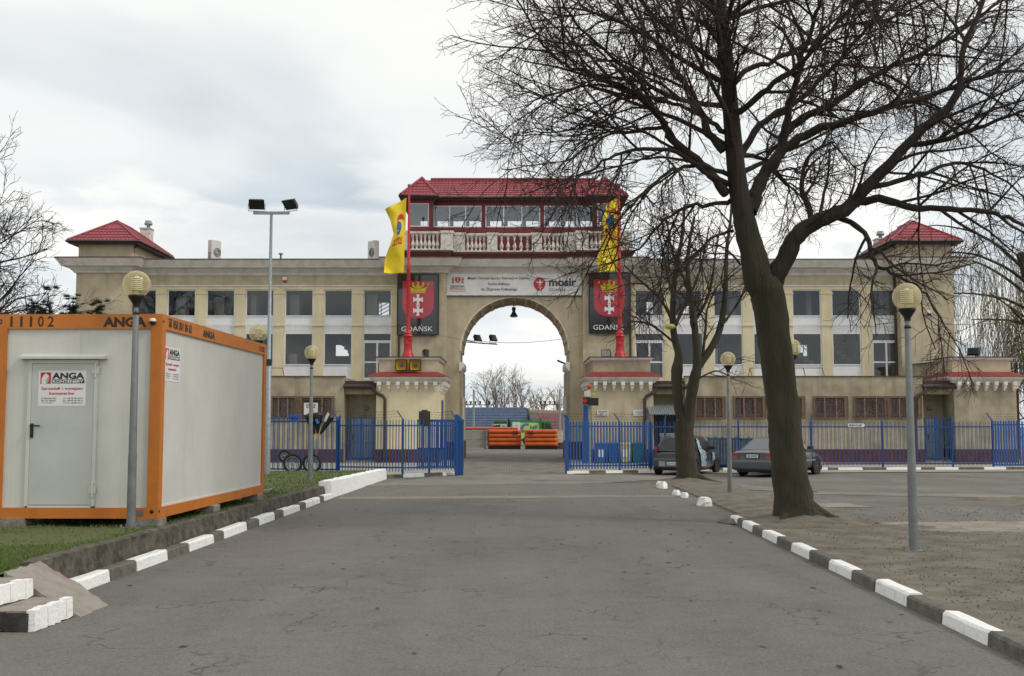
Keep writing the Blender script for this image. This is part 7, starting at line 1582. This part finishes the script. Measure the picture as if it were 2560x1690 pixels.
def smooth(pts, rad, sub=4):
    pts = np.array(pts, float); rad = np.array(rad, float); n = len(pts); out = []; ro = []
    for i in range(n-1):
        p0, p1, p2, p3 = pts[max(i-1,0)], pts[i], pts[i+1], pts[min(i+2,n-1)]
        for k in range(sub):
            t = k/sub; out.append(.5*((2*p1)+(-p0+p2)*t+(2*p0-5*p1+4*p2-p3)*t*t+(-p0+3*p1-3*p2+p3)*t**3)); ro.append(rad[i]*(1-t)+rad[i+1]*t)
    out.append(pts[-1]); ro.append(rad[-1]); return np.array(out), np.array(ro)

# --- the big lime tree.  Limbs surveyed from the photo, each given its own drift in depth
YT1 = 19.9
def zoomP(zx, zy, Y): x, z = P(1160+zx/1.696, zy/1.696, Y); return (x, Y, z)
def limb(g, zp, r0, r1, dy, lvl=0, spec=None, y0=YT1, curve=1.0):
    n = len(zp); pts = [zoomP(a, b, y0+dy*(i/(n-1))**curve) for i,(a,b) in enumerate(zp)]
    q, rr = smooth(pts, r1+(r0-r1)*(1-np.linspace(0,1,n))**1.35); rr = rr*(1+.05*np.sin(np.arange(len(rr))*1.7)); q = q + g.rg.normal(0,.015,q.shape)*(np.arange(len(q))>0)[:,None]
    g.branch(q, rr, lvl, spec, .18)
tx, ty = G(1990,1300,.07)
big = thing('lime_tree','large bare dark tree with a thick mossy trunk leaning over the right kerb','tree',(tx,ty,.05))
g = Grow(11); YT1 = ty
SP = [dict(gap=.34,len=2.5,ang=(.4,.95),r=.032,rt=.008,n=10,bend=.095,grav=-.018),
      dict(gap=.155,len=.95,ang=(.5,1.1),r=.0105,rt=.0042,n=6,bend=.12,grav=-.006),
      dict(gap=.10,len=.42,ang=(.45,1.0),r=.0052,rt=.0034,n=4,bend=.2,grav=-.008)]
# trunk with root flare and the main leader
tr = [(1990,1312,.62),(1989,1290,.45),(1985,1255,.385),(1977,1200,.35),(1968,1130,.33),(1960,1040,.32),(1951,960,.315),(1939,870,.32),(1929,790,.33),(1918,730,.335),(1893,675,.30)]
q, rr = smooth([(P(a,b,YT1)[0],YT1,P(a,b,YT1)[1]) for a,b,_ in tr[:-1]]+[zoomP(1252,1190,YT1),zoomP(1222,1060,YT1+.03),zoomP(1188,930,YT1+.08)], [r*.90 for *_,r in tr[:-1]]+[.265,.225,.198], 5); g.pl.append((q, rr, 0))
q2, r2 = smooth([zoomP(1189,936,YT1+.078),zoomP(1188,930,YT1+.08),zoomP(1164,800,YT1+.15),zoomP(1150,680,YT1+.15),zoomP(1132,480,YT1+.2),zoomP(1112,250,YT1+.2),zoomP(1095,90,YT1+.3),zoomP(1090,-60,YT1+.3),zoomP(1110,-260,YT1+.2)],[.196,.195,.178,.165,.15,.13,.11,.095,.07]); g.branch(q2, r2, 0, SP, .3)
spT = SP
L = [ # (points in survey frame, r0, r1, depth drift)
 ([(1285,1270),(1325,1170),(1375,1070),(1430,980),(1530,925),(1640,870),(1740,760),(1850,640),(1980,520),(2060,450),(2105,330),(2120,200),(2180,60),(2230,-80)],.20,.033,-1.4),
 ([(1660,865),(1760,845),(1900,880),(2060,885),(2230,900),(2330,935),(2480,1010),(2600,1120)],.085,.022,-1.0),
 ([(1560,905),(1650,950),(1710,1010),(1735,1110),(1790,1150),(1880,1190),(1960,1250),(2030,1370)],.060,.016,-1.6),
 ([(1480,950),(1450,860),(1430,780),(1450,680),(1520,620),(1570,600)],.062,.022,.8),
 ([(1700,800),(1830,770),(1960,730),(2080,690),(2200,720),(2330,790),(2450,900)],.06,.015,1.5),
 ([(1880,610),(2000,600),(2140,560),(2280,500),(2420,470),(2560,480)],.06,.015,-2.0),
 ([(1210,900),(1250,790),(1300,700),(1345,640),(1365,560),(1440,500),(1560,440),(1700,340),(1860,260),(2030,180),(2200,60),(2300,-40)],.14,.028,1.6),
 ([(1370,620),(1480,560),(1600,520),(1780,460),(1960,410),(2110,350),(2260,310),(2400,300),(2560,330)],.09,.02,-1.2),
 ([(1360,560),(1380,440),(1420,320),(1450,200),(1500,60),(1540,-80)],.075,.03,-1.0),
 ([(1160,700),(1230,560),(1330,480),(1450,400),(1560,290),(1680,150),(1820,20),(1900,-80)],.075,.025,2.2),
 ([(1140,500),(1230,420),(1350,330),(1480,210),(1600,80),(1700,-40)],.07,.025,-1.8),
 ([(1125,370),(1200,300),(1330,250),(1480,170),(1620,110),(1800,80),(2000,-10)],.06,.02,1.2),
 ([(1110,820),(1050,740),(960,660),(880,590),(850,530),(780,440),(700,385),(600,335),(500,300),(410,260),(340,190),(290,110),(225,0)],.095,.016,-1.5),
 ([(1100,640),(1040,560),(990,440),(930,340),(880,280),(820,190),(760,110),(690,0),(620,-100)],.085,.02,1.0),
 ([(1105,560),(1030,500),(960,470),(860,430),(740,410),(640,430),(560,480),(470,540),(360,560),(250,560)],.05,.012,2.0),
 ([(1120,780),(1010,720),(900,640),(760,630),(640,660),(540,720),(440,790),(380,850)],.055,.012,-2.6),
 ([(1120,740),(1000,700),(880,720),(790,800),(700,880),(640,960),(590,1080)],.045,.012,-2.0),
 ([(860,540),(780,545),(680,560),(590,545),(520,500),(420,470),(300,400),(210,380)],.04,.01,1.5),
 ([(1130,850),(1040,870),(930,880),(830,950),(760,1040),(680,1090),(600,1120)],.045,.012,2.2),
 ([(1110,300),(1000,210),(900,150),(800,60),(720,-60)],.06,.02,-1.5),
 ([(1100,200),(1040,120),(980,0),(940,-100)],.05,.02,1.6),
 ([(1140,980),(1050,1010),(960,1100),(880,1150),(800,1230)],.03,.010,-1.4),
 ([(1170,1120),(1120,1060),(1060,1040),(1000,1060)],.022,.009,-.8),
 ([(620,340),(540,240),(430,150),(330,60),(280,-40)],.035,.012,.8),
 ([(700,390),(600,360),(480,370),(380,420),(300,470),(200,600)],.03,.008,-1.8),
 ([(960,660),(840,600),(700,540),(560,600),(440,680),(300,700),(160,720)],.032,.008,-3.0),
 ([(1110,450),(900,420),(700,300),(560,180),(450,60),(400,-60)],.05,.014,-3.0),
]
for zp, a, b, dy in L: limb(g, zp, a, b, dy, 0, SP)
# limbs that come toward and away from the viewer, drooping at their tips
for k in range(12):
    z0 = g.rg.uniform(6.2, 11.5); az = g.rg.uniform(0, 2*math.pi); f = min(1, max(0,(z0-5)/6)); idx = int(np.argmin(np.abs(q2[:,2]-z0))); p = q2[idx]
    d = np.array([math.cos(az)*.9, math.sin(az)*1.0, .5]); pts, rad = g.wander(p, d, g.rg.uniform(3.2,5.6), 14, .07, -.045, .055, .012); g.branch(pts, rad, 0, SP, .3)
# sprays hanging into the top of the picture
for k in range(30):
    zx = g.rg.uniform(620, 2350); yy = YT1+g.rg.uniform(-3.2,2.0); p = np.array(zoomP(zx, g.rg.uniform(-160,60), yy)); d = np.array([g.rg.uniform(-.35,.35), g.rg.uniform(-.3,.3), -.9]); pts, rad = g.wander(p, d, g.rg.uniform(1.6,3.6), 10, .12, -.02, .022, .007)
    g.branch(pts, rad, 1, SP, .1)
print('tree polylines', len(g.pl))
tk = Grow(1); tk.pl = [(a,b,c) for a,b,c in g.pl[:1]]; tko = tk.build('trunk', (0,), BARKM, big, sides=(26,), lumps=.06); g.pl = g.pl[1:]
g.build('limbs', (0,), BARK, big, sides=(10,8)); g.build('branches', (1,), BARK, big, sides=(0,6)); g.build('twigs', (2,3), TWIG, big, sides=(0,0,3,3))
# surface roots and soil mound
mb = MB()
for a, l in ((-2.9,.55),(-2.3,.7),(-.2,1.0),(-.5,.75),(.5,.6),(3.0,.6),(-1.3,.45)):
    mb.tube([(tx+math.cos(a)*s*l, ty+math.sin(a)*s*l, .42*(1-s)**2.2+.045) for s in (.2,.4,.6,.8,1.0)],[.16,.12,.085,.05,.02],8)
mb.build('root', BARKM, big)
mb = MB(); n, m_ = 8, 30; v = []
for i in range(n+1):
    for j in range(m_): a = 2*math.pi*j/m_; r = (.25+1.1*i/n)*(1+.15*math.sin(3*a)); v.append((tx+.1+r*math.cos(a), ty-.05+r*.8*math.sin(a), .055+.14*(1-i/n)**1.5+.012*math.sin(a*7+i)-(.03 if i==n else 0)))
mb.add(v,[(i*m_+j,(i+1)*m_+j,(i+1)*m_+(j+1)%m_,i*m_+(j+1)%m_) for i in range(n) for j in range(m_)],0,True); struct(mb,'dirt_mound',DIRT)
# --- the forked tree
Y2 = 33.0; zx8 = lambda a,b,Y: (P(1560+a/2.45, 560+b/2.45, Y)[0], Y, P(1560+a/2.45, 560+b/2.45, Y)[1])
fx, fy = zx8(393,1590,Y2)[0], Y2
fk = thing('forked_tree','smaller bare tree forking low into two mossy stems behind the broken kerb','tree',(fx,fy,0)); g = Grow(23)
def l8(zp, rs, dy, t0=.4, sp=None):
    n = len(zp); pts = [zx8(a,b,Y2+dy*i/(n-1)) for i,(a,b) in enumerate(zp)]; q, rr = smooth(pts, rs if hasattr(rs,'__len__') else np.linspace(rs, .02, n)); g.branch(q, rr*(1+.04*np.sin(np.arange(len(rr))*2.1)), 0, sp, t0)
S2 = [dict(gap=.42,len=2.0,ang=(.45,1.0),r=.028,rt=.008,n=8,bend=.15,grav=.004), dict(gap=.26,len=.95,ang=(.5,1.0),r=.012,rt=.006,n=5,bend=.18,grav=0), dict(gap=.2,len=.5,ang=(.5,1.0),r=.0075,rt=.005,n=3,bend=.2,grav=0)]
g.pl.append((*smooth([zx8(393,1615,Y2),zx8(390,1560,Y2),zx8(380,1450,Y2),zx8(372,1350,Y2),zx8(370,1250,Y2),zx8(375,1200,Y2)],[.52,.34,.30,.285,.285,.27],4),0))
l8([(365,1215),(335,1120),(325,1000),(325,900),(335,800),(310,700),(300,600),(300,480),(310,350),(330,200),(360,60),(370,-120)],[.17,.145,.155,.185,.12,.105,.10,.09,.08,.065,.05,.035],.8,.35,S2)
l8([(395,1215),(405,1100),(430,960),(450,860),(440,700),(425,560),(405,420),(390,280),(400,120),(430,-40)],[.19,.165,.17,.14,.11,.10,.085,.07,.05,.035],-.5,.4,S2)
l8([(450,880),(520,780),(575,680),(605,560),(620,430),(625,300),(630,150),(650,0),(660,-160)],[.12,.11,.105,.095,.085,.07,.06,.045,.03],.5,.4,S2)
for zp, r, dy in (([(300,600),(230,470),(160,400),(80,330),(0,250)],.05,-.8),([(305,640),(380,480),(450,330),(490,180),(520,20)],.06,.9),([(430,600),(500,480),(540,340),(560,180),(590,20)],.05,-1.2),([(600,620),(700,480),(760,330),(790,180)],.045,.8),([(310,480),(270,330),(240,160),(200,20)],.05,1.2),([(480,830),(500,640),(510,520),(560,400)],.05,.6),([(300,720),(200,640),(120,600),(20,600)],.04,.5),([(450,950),(560,900),(640,930)],.025,-.5),([(420,420),(330,260),(280,100),(260,-60)],.045,-.6)):
    l8(zp, r, dy, .2, S2)
tk = Grow(1); tk.pl = g.pl[:1]; tk.build('trunk', (0,), BARKM, fk, sides=(18,), lumps=.05); g.pl = g.pl[1:]
g.build('limbs', (0,), BARKM, fk, sides=(9,)); g.build('branches', (1,), BARK, fk, sides=(0,5)); g.build('twigs', (2,3), TWIG, fk, sides=(0,0,3,3)); print('forked', len(g.pl))
mb = MB(); mb.lathe([(0,-.09),(.14,-.05),(.17,0),(.12,.07),(0,.09)],(*zx8(283,632,Y2-.15)[:2],zx8(283,632,Y2)[2]),10); tag(mb.build('tree_tag',M('pale_lime',(.45,.45,.15),.7)),'pale yellow-green knob on the left stem of the forked tree','tag')
mb = MB()
for a, l in ((-2.8,.75),(-.3,1.0),(-.9,.6),(3.0,.5)): mb.tube([(fx+math.cos(a)*s*l, fy+math.sin(a)*s*l, .3*(1-s)**2+.03) for s in (.2,.45,.7,1.0)],[.16,.12,.08,.03],8)
mb.build('root', BARKM, fk)
mb = MB(); v = []
for i in range(n+1):
    for j in range(m_): a = 2*math.pi*j/m_; r = (.2+1.5*i/n)*(1+.15*math.sin(3*a)); v.append((fx+r*.9*math.cos(a), fy+r*math.sin(a), .01+.2*(1-i/n)**1.3+.012*math.sin(a*7+i)-(.03 if i==n else 0)))
mb.add(v,[(i*m_+j,(i+1)*m_+j,(i+1)*m_+(j+1)%m_,i*m_+(j+1)%m_) for i in range(n) for j in range(m_)],0,True); struct(mb,'dirt_mound',DIRT)
# --- generic bare tree
def bare_tree(name, label, loc, H, r0, seed, mat, spec, nl=14, spread=.7, up=.55, first=.25, rl=.06, lean=(0,0), group=None, leader=True, llen=.55, grav=-.004):
    t = thing(name, label, 'tree', loc, 0, group); g = Grow(seed); d = np.array([lean[0], lean[1], 1.0]); pts, rad = g.wander(loc, d, H*.9, 16, .035, .01, r0, .03); g.pl.append((pts, rad, 0)); tk = Grow(1); tk.pl = g.pl[:1]; g.pl = []
    for k in range(nl):
        f = first+(1-first)*(k+.5)/nl; i = min(15, int(f*16)); az = k*2.4+g.rg.normal(0,.3); dd = np.array([math.cos(az)*spread, math.sin(az)*spread, up+.3*f]); q, rr = g.wander(pts[i], dd, H*llen*(1.15-.75*f)*g.rg.uniform(.8,1.1), 12, .07, grav, rl*(1.2-.7*f), .015); g.branch(q, rr, 0, spec, .15)
    tk.build('trunk', (0,), mat, t, sides=(10,)); g.build('branches', (0,1), mat, t, sides=(6,4)); g.build('twigs', (2,3), mat, t, sides=(0,0,3,3)); return t
S3 = [dict(gap=.42,len=2.6,ang=(.35,.85),r=.035,rt=.012,n=7,bend=.14,grav=.01), dict(gap=.28,len=1.3,ang=(.35,.85),r=.015,rt=.008,n=5,bend=.16,grav=.005), dict(gap=.24,len=.7,ang=(.4,.9),r=.009,rt=.007,n=3,bend=.18,grav=0)]
bare_tree('bare_tree','bare spreading tree rising above the container at the left edge',(-21.2,41.0,.2),11.7,.32,31,BARK,S3,36,.95,.35,.10,.09,group=None,llen=.60,grav=.004)
# --- trees beyond the stadium
S4 = [dict(gap=.8,len=3.0,ang=(.25,.6),r=.05,rt=.025,n=5,bend=.12,grav=.03), dict(gap=.5,len=1.7,ang=(.3,.7),r=.026,rt=.018,n=4,bend=.14,grav=.02), dict(gap=.42,len=.9,ang=(.3,.7),r=.018,rt=.015,n=2,bend=.1,grav=0)]
for i,(px,pt,lab) in enumerate(((1222,950,'pale bare poplar-like tree, left of the clump behind the stand'),(1243,935,'tallest pale bare tree of the clump behind the stand'),(1262,962,'pale bare tree between the tallest one and the broad right one'),(1288,943,'broad pale bare tree on the right of the clump behind the stand'),(1306,966,'lower pale bare tree at the right end of the clump'),
                             (1354,993,'small grey bare tree behind the right-hand light rail'),(1390,996,'small grey bare tree behind the right lamp post'),(1418,984,'bare tree close against the right jamb of the arch'),(1152,975,'bare tree close against the left jamb of the arch'),(1336,1000,'lowest bare tree above the stand stair'))):
    Yt = 172+4*(i%3); x = (px-CXP)*Yt/F; H = PZ(pt,Yt); bare_tree('bare_tree', lab, (x,Yt,0), H, .22, 50+i, TWIGG, S4, 9, .38, .95, .15, .10, group='bare trees behind the far grandstand', llen=.5, grav=.02)
# --- willow at the right edge
wl_ = thing('willow_tree','weeping willow with hanging yellowish strands at the right edge','tree',(28.5,57.0,0)); g = Grow(77)
pts, rad = g.wander((28.5,57,0),(-.04,0,1),11,12,.03,0,.45,.2); tk = Grow(1); tk.pl=[(pts,rad,0)]; tk.build('trunk',(0,),BARK,wl_)
for k in range(20):
    az = k*2.4; q, rr = g.wander(pts[6+k%6], (math.cos(az)*.8, math.sin(az)*.8, .8), g.rg.uniform(4,6.5), 10, .06, -.07, .10, .025); g.pl.append((q, rr, 0))
    for j in range(44):
        p = q[g.rg.integers(3,11)]+g.rg.normal(0,.35,3); s_, rs = g.wander(p, (g.rg.normal(0,.3),g.rg.normal(0,.3),-.6), g.rg.uniform(2.5,6.5), 10, .025, -.22, .012, .008); g.pl.append((s_, rs, 1))
        for m2 in range(3): i = g.rg.integers(2,9); e, re = g.wander(s_[i], (g.rg.normal(0,.4),g.rg.normal(0,.3),-.8), g.rg.uniform(.4,1.3), 3, .05, -.2, .010, .008); g.pl.append((e, re, 1))
g.build('limbs', (0,), BARK, wl_, sides=(8,)); g.build('strands', (1,), WILL, wl_, sides=(0,3))
g2 = thing('bush','low bare yellowish shrub below the willow beside the far gatehouse','bush',(P(2490,880,60)[0],60,3.2)); 
# --- pines behind the container
def pine(px, py_top, Y_, lab, w_, seed):
    x, z = P(px, py_top, Y_); t = thing('pine_tree', lab, 'tree', (x,Y_,.25), 0, 'small dark pines behind the container'); rg = np.random.default_rng(seed); mb = MB(); mb.tube([(x,Y_,.25),(x+.05,Y_,z-.4)],[.09,.03],8)
    tips = []
    for k in range(70):
        f = rg.random()**.7; zz = z-.1-2.3*f; a = rg.uniform(0,2*math.pi); r = w_*(.12+.9*f)*rg.uniform(.3,1); p = (x+r*math.cos(a), Y_+r*math.sin(a), zz+.25*r); mb.tube([(x,Y_,zz-.25),p],[.03,.012],5); tips.append(p)
    tips.append((x,Y_,z)); mb.build('trunk', BARK, t); v = []; f = []
    for p in tips:
        for c in range(3):
            q = np.array(p)+rg.normal(0,.10,3)
            for n_ in range(90):
                d = rg.normal(0,1,3); d[2] = abs(d[2])*.8+.1; d /= np.linalg.norm(d); l = rg.uniform(.08,.17); s_ = np.cross(d,rg.normal(0,1,3)); s_ /= np.linalg.norm(s_)+1e-6; b = len(v); v += [tuple(q+s_*.006),tuple(q-s_*.006),tuple(q+d*l)]; f.append((b,b+1,b+2))
    m3 = MB(); m3.add(v,f); m3.build('needles', NEED, t)
pine(122,722,30.5,'broad dark pine behind the container roof at the left',1.0,3); pine(82,758,30.0,'low dark pine left of the broad one behind the container roof',.8,5); pine(178,742,31.5,'dark pine right of the broad one behind the container roof',.6,6); pine(243,752,29.5,'small dark pine standing alone behind the container, nearest the lamp globe',.32,9)
bpy.data.objects.remove(g2)
# crown of a bush over the right gatehouse
bt = thing('bare_shrub','tangle of thin yellowish twigs over the far right gatehouse roof','bush',(P(2500,900,58)[0],59.5,3.0)); g = Grow(5)
for k in range(26):
    p = np.array([P(2500,900,59)[0]+g.rg.uniform(-1.6,1.6),59.5+g.rg.uniform(-1,1),3.4]); q, rr = g.wander(p,(g.rg.normal(0,.5),g.rg.normal(0,.3),.8),g.rg.uniform(1.2,2.6),7,.12,-.06,.022,.01); g.branch(q, rr, 2, [0,0,dict(gap=.22,len=.6,ang=(.4,.9),r=.011,rt=.008,n=4,bend=.2,grav=-.08)], .1)
g.build('twigs',(2,3),WILL,bt,sides=(0,0,3,3))
# thin scatter of debris on the road
mb = MB(); rg = np.random.default_rng(9)
for k in range(160):
    Y = 8+22*rg.random(); X = rg.uniform(-4.2,3.7); s_ = rg.uniform(.008,.028); a = rg.uniform(0,6.28); mb.add([(X+math.cos(a)*s_*2,Y+math.sin(a)*s_*2,.012),(X-math.sin(a)*s_*.6,Y+math.cos(a)*s_*.6,.014+s_*.2),(X-math.cos(a)*s_*2,Y-math.sin(a)*s_*2,.012),(X+math.sin(a)*s_*.6,Y-math.cos(a)*s_*.6,.010)],[(0,1,2,3)])
o = mb.build('leaf_litter', M('litter',(.06,.045,.03),.9,.3,9)); tag(o,'scattered bits of bark and dead leaf on the road',"litter",kind='stuff')
